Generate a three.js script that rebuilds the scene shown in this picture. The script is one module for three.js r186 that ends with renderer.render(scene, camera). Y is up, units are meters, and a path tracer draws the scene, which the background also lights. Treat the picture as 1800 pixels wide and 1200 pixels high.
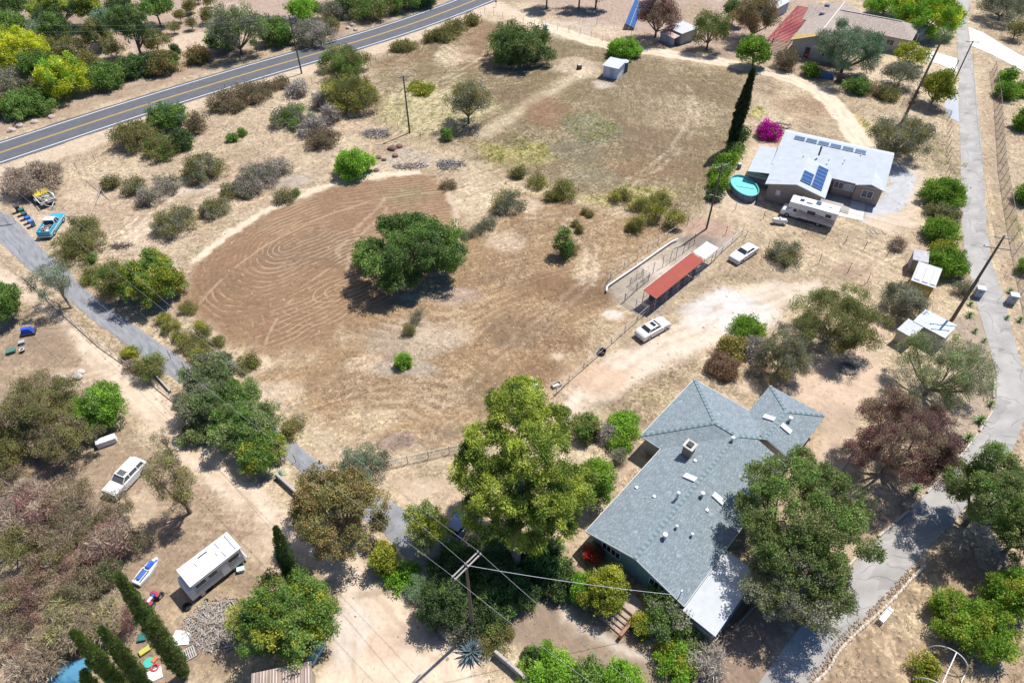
import * as THREE from 'three';
import { Sky } from 'three/addons/objects/Sky.js';
import { mergeGeometries } from 'three/addons/utils/BufferGeometryUtils.js';
import { RoundedBoxGeometry } from 'three/addons/geometries/RoundedBoxGeometry.js';

// ---------- camera, sky, sun, exposure ----------
const CAM_H = 60, FOCAL = 1200;
const scene = new THREE.Scene();
const camera = new THREE.PerspectiveCamera(53.13, 1800 / 1200, 1, 3000);
camera.position.set(0, CAM_H, 0);
camera.rotation.x = -Math.PI / 4;
const SUN = new THREE.Vector3(0.37, 0.86, -0.35).normalize();
const sky = new Sky();
sky.name = 'sky'; sky.userData.kind = 'structure';
sky.scale.setScalar(2500);
sky.material.uniforms.sunPosition.value.copy(SUN);
sky.material.uniforms.turbidity.value = 2.5;
sky.material.uniforms.rayleigh.value = .9;
sky.material.uniforms.mieCoefficient.value = 0.004;
scene.add(sky);
scene.environmentIntensity = 0.135;
const sun = new THREE.DirectionalLight(new THREE.Color(1, 0.96, 0.9), 4.9);
sun.name = 'sun';
sun.position.copy(SUN).multiplyScalar(300).add(new THREE.Vector3(0, 0, -90));
sun.target.position.set(0, 0, -90);
sun.castShadow = true;
sun.shadow.mapSize.set(4096, 4096);
Object.assign(sun.shadow.camera, { left: -150, right: 150, top: 150, bottom: -150, near: 1, far: 700 });
scene.add(sun, sun.target);
const renderer = new THREE.WebGLRenderer({ antialias: true });
renderer.toneMapping = THREE.LinearToneMapping;
renderer.toneMappingExposure = 1.28;
renderer.shadowMap.enabled = true;

// ---------- helpers ----------
let seed = 12345;
function rnd() { seed = (seed + 0x6D2B79F5) | 0; let t = Math.imul(seed ^ (seed >>> 15), 1 | seed); t = (t + Math.imul(t ^ (t >>> 7), 61 | t)) ^ t; return ((t ^ (t >>> 14)) >>> 0) / 4294967296; }
const rr = (a, b) => a + (b - a) * rnd();
const clamp = (x, a = 0, b = 1) => x < a ? a : x > b ? b : x;
const lerp = (a, b, t) => a + (b - a) * t;
const sstep = (a, b, x) => { const t = clamp((x - a) / (b - a)); return t * t * (3 - 2 * t); };
// a photo pixel gives a direction; the height of what it shows gives the distance
function P(px, py, h = 0) {
  const xc = (px - 900) / FOCAL, yc = (600 - py) / FOCAL;
  const dy = Math.SQRT1_2 * (yc - 1), dz = -Math.SQRT1_2 * (yc + 1), t = (h - CAM_H) / dy;
  return new THREE.Vector3(xc * t, h, dz * t);
}
const G = (px, py) => { const p = P(px, py); return [p.x, p.z]; };
function metresPerPixel(px, py, h = 0) { const yc = (600 - py) / FOCAL; return (CAM_H - h) / (Math.SQRT1_2 * (1 - yc)) / FOCAL; }
function yawOf(a, b) { return Math.atan2(-(b.z - a.z), b.x - a.x); }
const names = {};
function numbered(n) { const k = names[n] = (names[n] ?? -1) + 1; return k ? n + '_' + String(k).padStart(3, '0') : n; }
const lin = (r, g, b) => new THREE.Color().setRGB(r, g, b);
function mat(r, g, b, rough = 0.8, metal = 0, extra) { return new THREE.MeshStandardMaterial({ color: lin(r, g, b), roughness: rough, metalness: metal, side: THREE.DoubleSide, ...extra }); }
function shadowed(o) { o.castShadow = o.receiveShadow = true; return o; }
function mesh(name, geo, m, parent) { const o = shadowed(new THREE.Mesh(Array.isArray(geo) ? merge(geo) : geo, m)); o.name = name; parent.add(o); return o; }
function merge(list) {
  const l = list.map(g => { g = g.index ? g.toNonIndexed() : g; for (const k of Object.keys(g.attributes)) if (!['position', 'normal', 'uv'].includes(k)) g.deleteAttribute(k); return g; });
  if (l.some(g => !g.attributes.uv)) for (const g of l) g.deleteAttribute('uv');
  return l.length > 1 ? mergeGeometries(l) : l[0];
}
function thing(name, label, category, pos = [0, 0, 0], yaw = 0, group) {
  const o = new THREE.Group(); o.name = numbered(name); o.position.set(...(pos.isVector3 ? pos.toArray() : pos)); o.rotation.y = yaw;
  o.userData = { label, category }; if (group) o.userData.group = group;
  scene.add(o); return o;
}
function tag(o, label, category, group) { o.name = numbered(o.name); o.userData.label = label; o.userData.category = category; if (group) o.userData.group = group; return o; }
function struct(name, geo, m, parent = scene) { const o = mesh(parent === scene ? numbered(name) : name, geo, m, parent); if (parent === scene) o.userData.kind = 'structure'; return o; }
const box = (w, h, d, x = 0, y = 0, z = 0) => new THREE.BoxGeometry(w, h, d).translate(x, y, z);
const rbox = (w, h, d, r, x = 0, y = 0, z = 0) => new RoundedBoxGeometry(w, h, d, 2, r).translate(x, y, z);
const cyl = (r0, r1, h, x = 0, y = 0, z = 0, n = 10) => new THREE.CylinderGeometry(r1, r0, h, n).translate(x, y + h / 2, z);
function bar(a, b, r0, r1 = r0, n = 6) { // a tapered rod between two points
  const d = new THREE.Vector3().subVectors(b, a), g = new THREE.CylinderGeometry(r1, r0, d.length(), n);
  g.translate(0, d.length() / 2, 0).applyQuaternion(new THREE.Quaternion().setFromUnitVectors(new THREE.Vector3(0, 1, 0), d.normalize()));
  return g.translate(a.x, a.y, a.z);
}
const V3 = (x, y, z) => new THREE.Vector3(x, y, z);
function poly(pts3, uvf) { // planar polygon from 3D corners, uv in metres
  const n = V3(0, 0, 0);
  for (let i = 0; i < pts3.length; i++) { const a = pts3[i], b = pts3[(i + 1) % pts3.length]; n.x += (a.y - b.y) * (a.z + b.z); n.y += (a.z - b.z) * (a.x + b.x); n.z += (a.x - b.x) * (a.y + b.y); }
  n.normalize();
  const u = V3(n.z, 0, -n.x); if (u.length() < 1e-4) u.set(1, 0, 0); u.normalize(); const v = new THREE.Vector3().crossVectors(n, u);
  const uv = pts3.map(p => new THREE.Vector2(p.dot(u), p.dot(v)));
  const tris = THREE.ShapeUtils.triangulateShape(uv, []);
  const pos = [], nor = [], tex = [];
  for (const t of tris) for (const i of t) { pos.push(pts3[i].x, pts3[i].y, pts3[i].z); nor.push(n.x, n.y, n.z); tex.push(uv[i].x, uv[i].y); }
  const g = new THREE.BufferGeometry();
  g.setAttribute('position', new THREE.Float32BufferAttribute(pos, 3)); g.setAttribute('normal', new THREE.Float32BufferAttribute(nor, 3)); g.setAttribute('uv', new THREE.Float32BufferAttribute(tex, 2));
  return g;
}
function slab(pts3, t) { // a polygon with thickness t downwards
  const low = pts3.map(p => V3(p.x, p.y - t, p.z)), gs = [poly(pts3), poly([...low].reverse())];
  for (let i = 0; i < pts3.length; i++) { const j = (i + 1) % pts3.length; gs.push(poly([pts3[j], pts3[i], low[i], low[j]])); }
  return merge(gs);
}
function tube(pts, r, n = 5, seg) { return new THREE.TubeGeometry(new THREE.CatmullRomCurve3(pts), seg ?? pts.length * 3, r, n); }
// noise
const NT = 256, noiseTable = new Float32Array(NT * NT); for (let i = 0; i < NT * NT; i++) noiseTable[i] = rnd();
function vn(x, y) {
  const xi = Math.floor(x), yi = Math.floor(y); let fx = x - xi, fy = y - yi; fx = fx * fx * (3 - 2 * fx); fy = fy * fy * (3 - 2 * fy);
  const x0 = xi & 255, x1 = (xi + 1) & 255, y0 = (yi & 255) * NT, y1 = ((yi + 1) & 255) * NT;
  const a = noiseTable[y0 + x0], b = noiseTable[y0 + x1], c = noiseTable[y1 + x0], d = noiseTable[y1 + x1];
  return a + (b - a) * fx + (c - a + (a - b - c + d) * fx) * fy;
}
const fbm = (x, y) => vn(x, y) * .5 + vn(x * 2.1 + 7.3, y * 2.1 + 1.7) * .28 + vn(x * 4.3 + 3.1, y * 4.3 + 9.2) * .15 + vn(x * 8.7, y * 8.7) * .07;
const lb = c => { const v = c <= 0.0031308 ? c * 12.92 : 1.055 * Math.pow(c, 1 / 2.4) - 0.055; return v < 0 ? 0 : v > 1 ? 255 : v * 255; };
const LUT = new Uint8Array(4097); for (let i = 0; i < 4097; i++) LUT[i] = lb(i / 4096);
function colorTex(w, h, f, repeat) { // f(x, y) -> [r,g,b] linear
  const d = new Uint8Array(w * h * 4); let k = 0;
  for (let y = 0; y < h; y++) for (let x = 0; x < w; x++) { const c = f(x, y); for (let i = 0; i < 3; i++) d[k++] = LUT[(clamp(c[i]) * 4096) | 0]; d[k++] = 255; }
  return fin(new THREE.DataTexture(d, w, h), true, repeat);
}
function grayTex(w, h, f, repeat) {
  const d = new Uint8Array(w * h * 4); let k = 0;
  for (let y = 0; y < h; y++) for (let x = 0; x < w; x++) { const c = clamp(f(x, y)) * 255; d[k++] = c; d[k++] = c; d[k++] = c; d[k++] = 255; }
  return fin(new THREE.DataTexture(d, w, h), false, repeat);
}
function fin(t, srgb, repeat) { if (srgb) t.colorSpace = THREE.SRGBColorSpace; t.wrapS = t.wrapT = THREE.RepeatWrapping; t.magFilter = THREE.LinearFilter; t.minFilter = THREE.LinearMipmapLinearFilter; t.generateMipmaps = true; t.anisotropy = 8; if (repeat) t.repeat.set(repeat[0], repeat[1]); t.needsUpdate = true; return t; }
// ---------- ground: what the soil, straw and weeds are coloured, painted on a world grid ----------
const C = { pale: [.60, .48, .36], straw: [.52, .42, .285], tan: [.43, .32, .21], brown: [.27, .18, .105], rust: [.33, .195, .105], olive: [.27, .23, .115], green: [.19, .195, .11], lime: [.42, .38, .12], pink: [.47, .345, .28], grey: [.42, .38, .34], gravel: [.36, .38, .42], white: [.66, .58, .50], litter: [.30, .22, .165], mauve: [.33, .24, .21] };
const tone = c => { const k = lerp(.6, .84, sstep(.22, .45, c[1])); return c.map((v, i) => v * k * [1.0, .97, .92][i]); };
for (const k in C) C[k] = tone(C[k]);
const GX0 = -145, GZ0 = -232, CELL = 0.35, GW = 830, GH = 650;
const gr = new Float32Array(GW * GH * 5), fieldD = new Float32Array(GW * GH).fill(-9);
for (let j = 0; j < GH; j++) for (let i = 0; i < GW; i++) {
  const x = GX0 + i * CELL, z = GZ0 + j * CELL, n = fbm(x * .045 + 3, z * .045), m = fbm(x * .16, z * .16 + 40), k = (j * GW + i) * 5, t = clamp((n * .5 + m * .5 - .32) * 2.8);
  for (let c = 0; c < 3; c++) gr[k + c] = lerp(C.tan[c], C.straw[c], t);
  gr[k + 3] = .55; gr[k + 4] = 0;
}
const palette = new Set(Object.values(C));
function paint(x0, x1, z0, z1, f, col, w, dens, green) { // f(x,z) -> coverage
  if (!palette.has(col)) col = tone(col);
  const i0 = Math.max(0, Math.floor((x0 - GX0) / CELL)), i1 = Math.min(GW - 1, Math.ceil((x1 - GX0) / CELL)), j0 = Math.max(0, Math.floor((z0 - GZ0) / CELL)), j1 = Math.min(GH - 1, Math.ceil((z1 - GZ0) / CELL));
  for (let j = j0; j <= j1; j++) for (let i = i0; i <= i1; i++) {
    const a = f(GX0 + i * CELL, GZ0 + j * CELL) * w; if (a <= 0) continue; const k = (j * GW + i) * 5;
    for (let c = 0; c < 3; c++) gr[k + c] = lerp(gr[k + c], col[c], a);
    if (dens !== undefined) gr[k + 3] = lerp(gr[k + 3], dens, a);
    gr[k + 4] = lerp(gr[k + 4], green ?? 0, a);
  }
}
function inPoly(x, z, p) { let c = false; for (let i = 0, j = p.length - 1; i < p.length; j = i++) if ((p[i][1] > z) !== (p[j][1] > z) && x < (p[j][0] - p[i][0]) * (z - p[i][1]) / (p[j][1] - p[i][1]) + p[i][0]) c = !c; return c; }
function segD(x, z, a, b) { const dx = b[0] - a[0], dz = b[1] - a[1], t = clamp(((x - a[0]) * dx + (z - a[1]) * dz) / (dx * dx + dz * dz + 1e-9)); return Math.hypot(x - a[0] - dx * t, z - a[1] - dz * t); }
function polyD(x, z, p) { let d = 1e9; for (let i = 0; i < p.length; i++) d = Math.min(d, segD(x, z, p[i], p[(i + 1) % p.length])); return inPoly(x, z, p) ? d : -d; }
function area(px, col, w = .9, dens, green, soft = 1.5) { // polygon in photo pixels, on the ground
  const p = px.map(q => G(...q)), xs = p.map(q => q[0]), zs = p.map(q => q[1]);
  paint(Math.min(...xs) - soft, Math.max(...xs) + soft, Math.min(...zs) - soft, Math.max(...zs) + soft, (x, z) => sstep(-soft, soft, polyD(x, z, p) + (vn(x * .5, z * .5) - .5) * soft), col, w, dens, green);
}
function patch(px, py, rx, ry, col, w = .7, dens, green) {
  const c = G(px, py), Rx = rx * metresPerPixel(px, py), Rz = (G(px, py + ry)[1] - G(px, py - ry)[1]) / 2;
  paint(c[0] - Rx * 1.5, c[0] + Rx * 1.5, c[1] - Rz * 1.5, c[1] + Rz * 1.5, (x, z) => { const q = Math.hypot((x - c[0]) / Rx, (z - c[1]) / Rz) + (fbm(x * .22 + px, z * .22) - .5) * 1.1; return 1 - sstep(.55, 1.15, q); }, col, w, dens, green);
}
function track(px, width, col, w = .9, dens = .05, soft = .6) {
  const p = new THREE.CatmullRomCurve3(px.map(q => P(...q))).getSpacedPoints(px.length * 4).map(q => [q.x, q.z]), xs = p.map(q => q[0]), zs = p.map(q => q[1]), h = width / 2;
  paint(Math.min(...xs) - h - 1, Math.max(...xs) + h + 1, Math.min(...zs) - h - 1, Math.max(...zs) + h + 1, (x, z) => { let d = 1e9; for (let i = 0; i < p.length - 1; i++) d = Math.min(d, segD(x, z, p[i], p[i + 1])); return 1 - sstep(h - soft, h + soft, d + (vn(x * .8, z * .8) - .5) * .5); }, col, w, dens);
}
// orchard beyond the highway, shoulders
area([[-80, -60], [900, -60], [700, 30], [450, 96], [230, 165], [0, 235], [-120, 270]], C.pink, .85, .15, 0, 3);
patch(120, 30, 120, 40, C.litter, .5); patch(390, 20, 60, 14, C.pale, .7); patch(330, 70, 60, 20, C.pale, .8); patch(560, 60, 60, 25, C.mauve, .6); patch(180, 90, 60, 18, C.pale, .6);
track([[-80, 265], [0, 230], [120, 192], [230, 158], [340, 122], [450, 88], [560, 62], [680, 25], [760, 0]], 4, C.tan, .7, .2);
track([[-80, 330], [0, 303], [120, 262], [230, 222], [337, 184], [450, 152], [562, 116], [675, 82], [780, 45], [870, 8]], 5, C.pale, .85, .12);
// slope between highway and ploughed ground
area([[-20, 320], [200, 260], [480, 170], [640, 190], [640, 300], [500, 350], [340, 460], [330, 560], [120, 440], [0, 370]], [.46, .35, .245], .8, .6, 0, 3);
patch(420, 270, 70, 30, C.tan, .6, .6); patch(545, 190, 60, 18, C.pale, .6); patch(260, 420, 70, 30, C.pale, .7, .4); patch(330, 440, 40, 20, C.olive, .25, .8); patch(620, 250, 60, 18, C.straw, .7); patch(180, 300, 90, 20, C.straw, .6, .8);
patch(590, 325, 60, 14, C.olive, .55, .9); patch(380, 395, 60, 14, C.olive, .35, .9); patch(20, 340, 60, 22, C.pale, .8, .2); patch(60, 400, 60, 40, C.pale, .6, .25); patch(720, 280, 60, 18, C.grey, .5);
patch(320, 330, 60, 20, C.white, .5, .2); patch(510, 320, 40, 14, C.grey, .6, .2); patch(150, 345, 50, 14, C.pale, .6, .3);
// upper meadow
area([[650, 200], [660, 105], [850, 40], [960, 60], [1100, 92], [1320, 130], [1300, 250], [1245, 370], [1190, 395], [1040, 350], [800, 262]], [.255, .19, .095], .92, .55, 0, 2.5);
patch(760, 185, 110, 50, [.43, .37, .21], .85, .95, .12); patch(720, 105, 60, 18, C.rust, .6, .4); patch(800, 100, 50, 22, C.straw, .8, .9); patch(845, 75, 42, 45, C.rust, .8, .3); patch(800, 130, 30, 12, C.olive, .5, .7, .2); patch(745, 110, 30, 10, C.olive, .5);
patch(880, 165, 50, 14, C.brown, .6, .5); track([[850, 235], [900, 205], [960, 165], [1000, 140], [1040, 122]], 3.2, C.straw, .8, .5, 1.4); patch(1010, 118, 60, 16, C.pale, .6, .6);
patch(960, 200, 45, 32, C.rust, .9, .25); patch(1040, 225, 52, 28, C.green, .85, .45, .3); patch(1010, 265, 60, 26, [.22, .20, .125], .7, .45); patch(930, 250, 40, 20, C.olive, .8, .7, .3);
patch(910, 275, 60, 24, C.lime, .4, .9, .8); patch(870, 262, 40, 16, C.lime, .35, .9, .7); patch(1160, 150, 120, 30, [.30, .23, .135], .6, .55); patch(1180, 190, 90, 26, [.36, .265, .165], .65, .75); patch(1240, 160, 60, 20, C.brown, .5, .6);
patch(1150, 250, 120, 30, C.brown, .75, .4); patch(1190, 215, 80, 14, C.tan, .5, .7); patch(1120, 300, 90, 22, C.rust, .5, .5); patch(1040, 310, 60, 20, [.28, .25, .16], .6, .7); patch(1200, 300, 60, 24, C.brown, .5, .4); patch(1140, 340, 60, 18, C.lime, .4, .9, .8); patch(1060, 350, 40, 12, C.lime, .5, .9, .4);
patch(1060, 150, 22, 10, C.white, .6, .3); track([[1065, 165], [1072, 190], [1090, 212], [1105, 230], [1140, 245]], .9, C.brown, .8, .1, .3); track([[1130, 148], [1170, 155], [1200, 165]], .8, C.brown, .6, .1, .3);
patch(1330, 195, 22, 12, C.lime, .8, .9, .8); patch(1340, 150, 30, 18, C.brown, .6); patch(1430, 200, 70, 30, C.rust, .55, .5); patch(1450, 240, 50, 25, C.brown, .5, .5); patch(1500, 180, 40, 20, C.brown, .5, .6); patch(1510, 215, 14, 16, C.lime, .6, .8, .6); patch(1640, 260, 40, 60, C.olive, .5, .8, .2);
// plots along the dirt drive, top
area([[870, -40], [960, 20], [1180, 80], [1330, 110], [1420, 130], [1480, 40], [1380, -40]], C.pink, .8, .2, 0, 3); patch(1230, 20, 45, 22, C.tan, .8, .4); patch(1400, 30, 20, 40, C.tan, .7, .6); patch(1000, 50, 70, 20, C.white, .4, .1); patch(1080, 55, 40, 16, C.pale, .5); patch(1240, 95, 60, 12, C.litter, .6);
patch(1540, 135, 50, 25, C.pale, .7, .1); patch(1470, 115, 50, 8, C.litter, .8, .1); patch(1620, 140, 40, 25, C.pale, .6, .1);
track([[835, 5], [865, 12], [905, 26], [960, 46], [1070, 80], [1200, 97], [1325, 121], [1400, 141], [1455, 172], [1490, 215], [1515, 255], [1550, 285], [1590, 300]], 4.0, [.74, .60, .46], 1, 0, .35);
track([[835, 2], [865, 10], [905, 26]], 6, C.pale, .9, 0, 1);
// land beyond the lane on the right
area([[1735, 90], [1900, 140], [1900, 620], [1800, 600], [1760, 490], [1735, 300], [1722, 130]], [.46, .35, .24], .7, .55, 0, 1.5); patch(1790, 250, 40, 60, C.tan, .5, .8); patch(1760, 60, 60, 20, C.tan, .7, .5); patch(1790, 400, 30, 60, C.lime, .3, .8, .3);
// ploughed ground
const fieldPx = [[340, 462], [400, 415], [470, 372], [560, 334], [650, 314], [735, 305], [780, 324], [800, 366], [796, 420], [740, 500], [640, 560], [560, 602], [470, 618], [390, 585], [335, 535]];
const field = fieldPx.map(q => G(...q));
area(fieldPx, [.35, .205, .112], .95, .12, 0, 1.4); patch(560, 440, 100, 40, [.26, .175, .11], .5); patch(720, 345, 50, 22, C.olive, .55, .3); patch(380, 500, 50, 40, C.brown, .4); patch(500, 585, 60, 20, C.rust, .6);
for (const [x, y, a, b] of [[335, 515, 26, 30], [470, 618, 40, 14], [560, 606, 40, 16], [640, 565, 50, 22], [700, 545, 60, 24], [805, 400, 20, 30], [740, 312, 40, 8], [420, 600, 30, 14]]) patch(x, y, a, b, [.38, .235, .13], .75, .25);
{ const w = new THREE.CatmullRomCurve3(fieldPx.slice(0, 7).map(q => P(q[0], q[1] - 3))).getSpacedPoints(40); track(fieldPx.slice(0, 6).map(q => [q[0], q[1] - 3]), 1.4, [.70, .58, .44], 1, .1, .35); track(fieldPx.slice(6, 9), 1, C.pale, .8, .1, .4); }
for (let j = 0; j < GH; j++) for (let i = 0; i < GW; i++) { const x = GX0 + i * CELL, z = GZ0 + j * CELL; if (x > -62 && x < 0 && z > -105 && z < -50) fieldD[j * GW + i] = polyD(x, z, field); }
// centre meadow
area([[800, 430], [900, 330], [1060, 365], [1200, 400], [1080, 480], [1100, 560], [980, 680], [790, 780], [690, 790], [560, 760], [440, 650], [560, 612], [660, 560], [760, 500]], [.39, .25, .13], .92, .5, 0, 2.5);
patch(850, 360, 50, 40, C.straw, .5, .6); patch(990, 400, 90, 40, [.36, .25, .145], .6, .7); patch(880, 420, 50, 20, C.pale, .6, .5); patch(900, 480, 70, 30, [.37, .24, .14], .65, .6); patch(800, 520, 60, 20, C.pink, .8, .4); patch(720, 590, 80, 40, C.grey, .4, .4); patch(790, 590, 60, 24, C.pale, .4, .5);
patch(1010, 510, 80, 32, [.27, .16, .085], .85, .3); patch(920, 580, 80, 32, C.brown, .65, .5); patch(1000, 600, 50, 22, C.rust, .6, .5); patch(960, 650, 50, 24, C.rust, .55, .4); patch(860, 690, 70, 40, [.29, .195, .105], .75, .4); patch(720, 690, 120, 40, [.36, .25, .15], .65, .6); patch(590, 680, 60, 30, [.38, .26, .16], .6, .6); patch(650, 735, 70, 26, C.straw, .6, .8); patch(700, 775, 45, 16, C.mauve, .75, .5); patch(800, 760, 50, 18, [.34, .26, .18], .6, .5);
patch(480, 690, 50, 30, C.pale, .65, .3); patch(540, 770, 40, 26, C.straw, .6, .5); patch(640, 640, 40, 16, C.pale, .5, .7); patch(710, 645, 60, 20, C.grey, .6, .4); patch(1030, 470, 30, 30, C.straw, .5, .7); patch(980, 625, 18, 9, C.pale, .9, .1); patch(1080, 555, 22, 10, C.white, .9, .05); patch(1045, 570, 24, 12, C.olive, .4, .8);
patch(460, 640, 30, 20, C.pale, .6, .3); patch(345, 600, 40, 20, C.pale, .6, .3); patch(930, 330, 60, 16, C.straw, .6, .9, .2); patch(920, 360, 40, 14, C.pale, .7, .4);
// corral, parking ground, drive
area([[1062, 505], [1120, 470], [1215, 405], [1300, 415], [1240, 470], [1150, 560], [1105, 545]], [.42, .37, .31], .85, .1, 0, 1); patch(1240, 400, 45, 18, [.50, .33, .25], .85, .05); patch(1150, 470, 30, 18, C.white, .6, .05); patch(1230, 425, 40, 14, [.20, .17, .14], .6, .05);
area([[1300, 420], [1440, 460], [1520, 490], [1440, 500], [1330, 505], [1190, 560], [1130, 590], [1110, 600], [1160, 545], [1250, 465]], C.tan, .7, .45, 0, 1.5); patch(1390, 470, 60, 18, C.straw, .6, .7); patch(1500, 470, 50, 18, [.40, .26, .2], .5, .3); patch(1300, 490, 50, 12, C.olive, .35, .8);
area([[975, 735], [1010, 680], [1090, 620], [1150, 590], [1200, 555], [1330, 498], [1440, 494], [1440, 515], [1370, 545], [1290, 590], [1190, 640], [1090, 690], [1010, 735]], [.68, .57, .46], .97, .02, 0, .8); patch(1290, 545, 100, 36, [.64, .61, .58], .95, 0); patch(1060, 665, 60, 26, [.60, .42, .29], .8, .02);
area([[1040, 720], [1180, 640], [1290, 600], [1330, 660], [1300, 690], [1225, 660], [1130, 750], [1100, 735]], [.35, .26, .155], .8, .75, 0, 1.5); patch(1250, 640, 30, 20, C.straw, .6, .8); patch(1310, 680, 24, 14, C.pale, .7, .2); patch(1160, 700, 40, 14, C.olive, .5, .9);
area([[1420, 640], [1540, 560], [1570, 570], [1540, 620], [1560, 670], [1500, 750], [1490, 830], [1420, 810], [1450, 730], [1360, 670]], [.59, .45, .34], .92, .03, 0, 1); patch(1470, 740, 40, 40, C.litter, .35, .02); patch(1480, 800, 25, 22, C.litter, .6, .02);
patch(1490, 648, 17, 12, [.22, .19, .16], .9, 0); patch(1500, 600, 70, 20, C.pale, .6, .05); patch(1470, 600, 30, 10, C.litter, .6);
// solar house ground
area([[1330, 250], [1360, 230], [1340, 400], [1245, 370], [1270, 310]], C.pale, .7, .05, 0, 1.2); area([[1518, 392], [1575, 378], [1608, 345], [1612, 308], [1580, 286], [1558, 284], [1566, 325], [1545, 350], [1524, 358]], [.50, .52, .56], .95, 0, 0, .6); track([[1570, 280], [1612, 300], [1622, 330], [1600, 370], [1560, 395]], 2.2, C.pale, .85, .02); patch(1580, 395, 45, 22, [.62, .50, .39], .9, .02); patch(1500, 410, 60, 14, C.tan, .6, .3); patch(1420, 412, 60, 7, C.brown, .5, .5); patch(1620, 430, 40, 40, C.tan, .6, .4);
// lane verges and yards on the right
track([[1742, 130], [1752, 200], [1757, 300], [1768, 420], [1780, 500]], 2.4, [.44, .33, .23], .7, .35); area([[1670, 560], [1735, 540], [1760, 660], [1750, 720], [1690, 790], [1600, 890], [1560, 900], [1600, 830], [1660, 760], [1700, 700], [1690, 620]], [.42, .33, .26], .8, .15, 0, 1.2); patch(1660, 800, 40, 40, [.34, .28, .26], .7, .05); patch(1700, 650, 30, 40, C.straw, .6, .7);
area([[1427, 1200], [1520, 1090], [1600, 1010], [1700, 960], [1850, 960], [1850, 1300], [1380, 1300]], [.44, .315, .205], .85, .65, 0, 1.2); patch(1600, 1100, 60, 40, C.straw, .5, .7); patch(1560, 1150, 50, 30, C.tan, .6, .7); patch(1750, 1170, 40, 30, C.pale, .5, .4); patch(1700, 1000, 70, 30, [.34, .23, .17], .6, .2); patch(1640, 1060, 50, 20, C.olive, .3, .8);
// house surroundings
area([[1010, 950], [1030, 900], [1130, 790], [1105, 780], [1090, 800], [1060, 850], [1020, 880]], [.50, .37, .28], .85, .02, 0, .8); area([[1200, 1130], [1310, 1040], [1420, 960], [1460, 1000], [1400, 1100], [1340, 1210], [1230, 1260], [1180, 1220]], [.32, .22, .165], .85, .1, 0, 1.2); patch(1300, 1150, 50, 30, [.42, .30, .22], .5, .1);
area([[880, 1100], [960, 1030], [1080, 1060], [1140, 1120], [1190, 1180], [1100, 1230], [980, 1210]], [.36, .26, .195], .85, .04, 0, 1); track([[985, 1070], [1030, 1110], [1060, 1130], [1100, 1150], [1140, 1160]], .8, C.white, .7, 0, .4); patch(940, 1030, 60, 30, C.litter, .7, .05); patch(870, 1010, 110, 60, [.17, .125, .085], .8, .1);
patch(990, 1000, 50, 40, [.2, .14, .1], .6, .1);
// left track, yard and brush
area([[-60, 430], [0, 440], [60, 495], [130, 562], [210, 620], [290, 690], [360, 760], [430, 840], [510, 910], [560, 930], [640, 980], [700, 1040], [800, 1130], [880, 1220], [860, 1330], [500, 1330], [560, 1180], [600, 1120], [590, 1020], [520, 980], [440, 920], [330, 830], [270, 770], [200, 690], [120, 600], [60, 530], [-60, 480]], [.70, .565, .44], .97, .03, 0, .9);
patch(610, 1110, 40, 60, [.62, .55, .49], .7, 0); patch(680, 1130, 50, 50, [.56, .41, .31], .6, 0); patch(660, 1040, 40, 10, C.litter, .5, 0); patch(760, 1100, 60, 40, C.litter, .4, 0); patch(300, 740, 60, 40, C.pale, .4, 0);
track([[-40, 425], [55, 490], [125, 556], [210, 612], [300, 680], [360, 730]], .9, C.straw, .5, .4, .5); track([[120, 540], [160, 590], [200, 615]], .8, C.brown, .6, .5, .3);
area([[-80, 500], [60, 540], [190, 680], [270, 780], [380, 880], [470, 930], [480, 1010], [420, 1080], [420, 1200], [-80, 1260]], [.40, .29, .195], .9, .35, 0, 1.5); patch(60, 1030, 140, 130, [.36, .265, .20], .7, .5); patch(100, 900, 120, 70, [.33, .25, .2], .7, .5); patch(60, 720, 100, 70, C.litter, .6, .4); patch(60, 600, 60, 40, [.38, .27, .19], .6, .2); patch(230, 900, 50, 40, C.pale, .4, .2); patch(360, 1060, 70, 50, [.48, .36, .24], .6, .3); patch(30, 650, 40, 20, C.tan, .6, .4); patch(120, 660, 60, 20, C.pale, .5, .3); patch(480, 960, 60, 50, C.pale, .5, .1); track([[-40, 424], [40, 486], [120, 552], [200, 612], [290, 678], [350, 725]], 1.6, [.34, .24, .14], .7, .7, .5); patch(260, 830, 60, 40, [.44, .33, .23], .6, .3); patch(330, 900, 60, 40, [.44, .33, .22], .5, .3); patch(300, 1150, 60, 50, C.litter, .5, .2);
area([[470, 810], [560, 800], [700, 800], [790, 800], [820, 870], [790, 900], [730, 890], [650, 850], [560, 815]], [.53, .41, .29], .8, .25, 0, 1); patch(740, 830, 60, 14, C.olive, .4, .8); patch(740, 865, 50, 16, C.pale, .7, .05);

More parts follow.
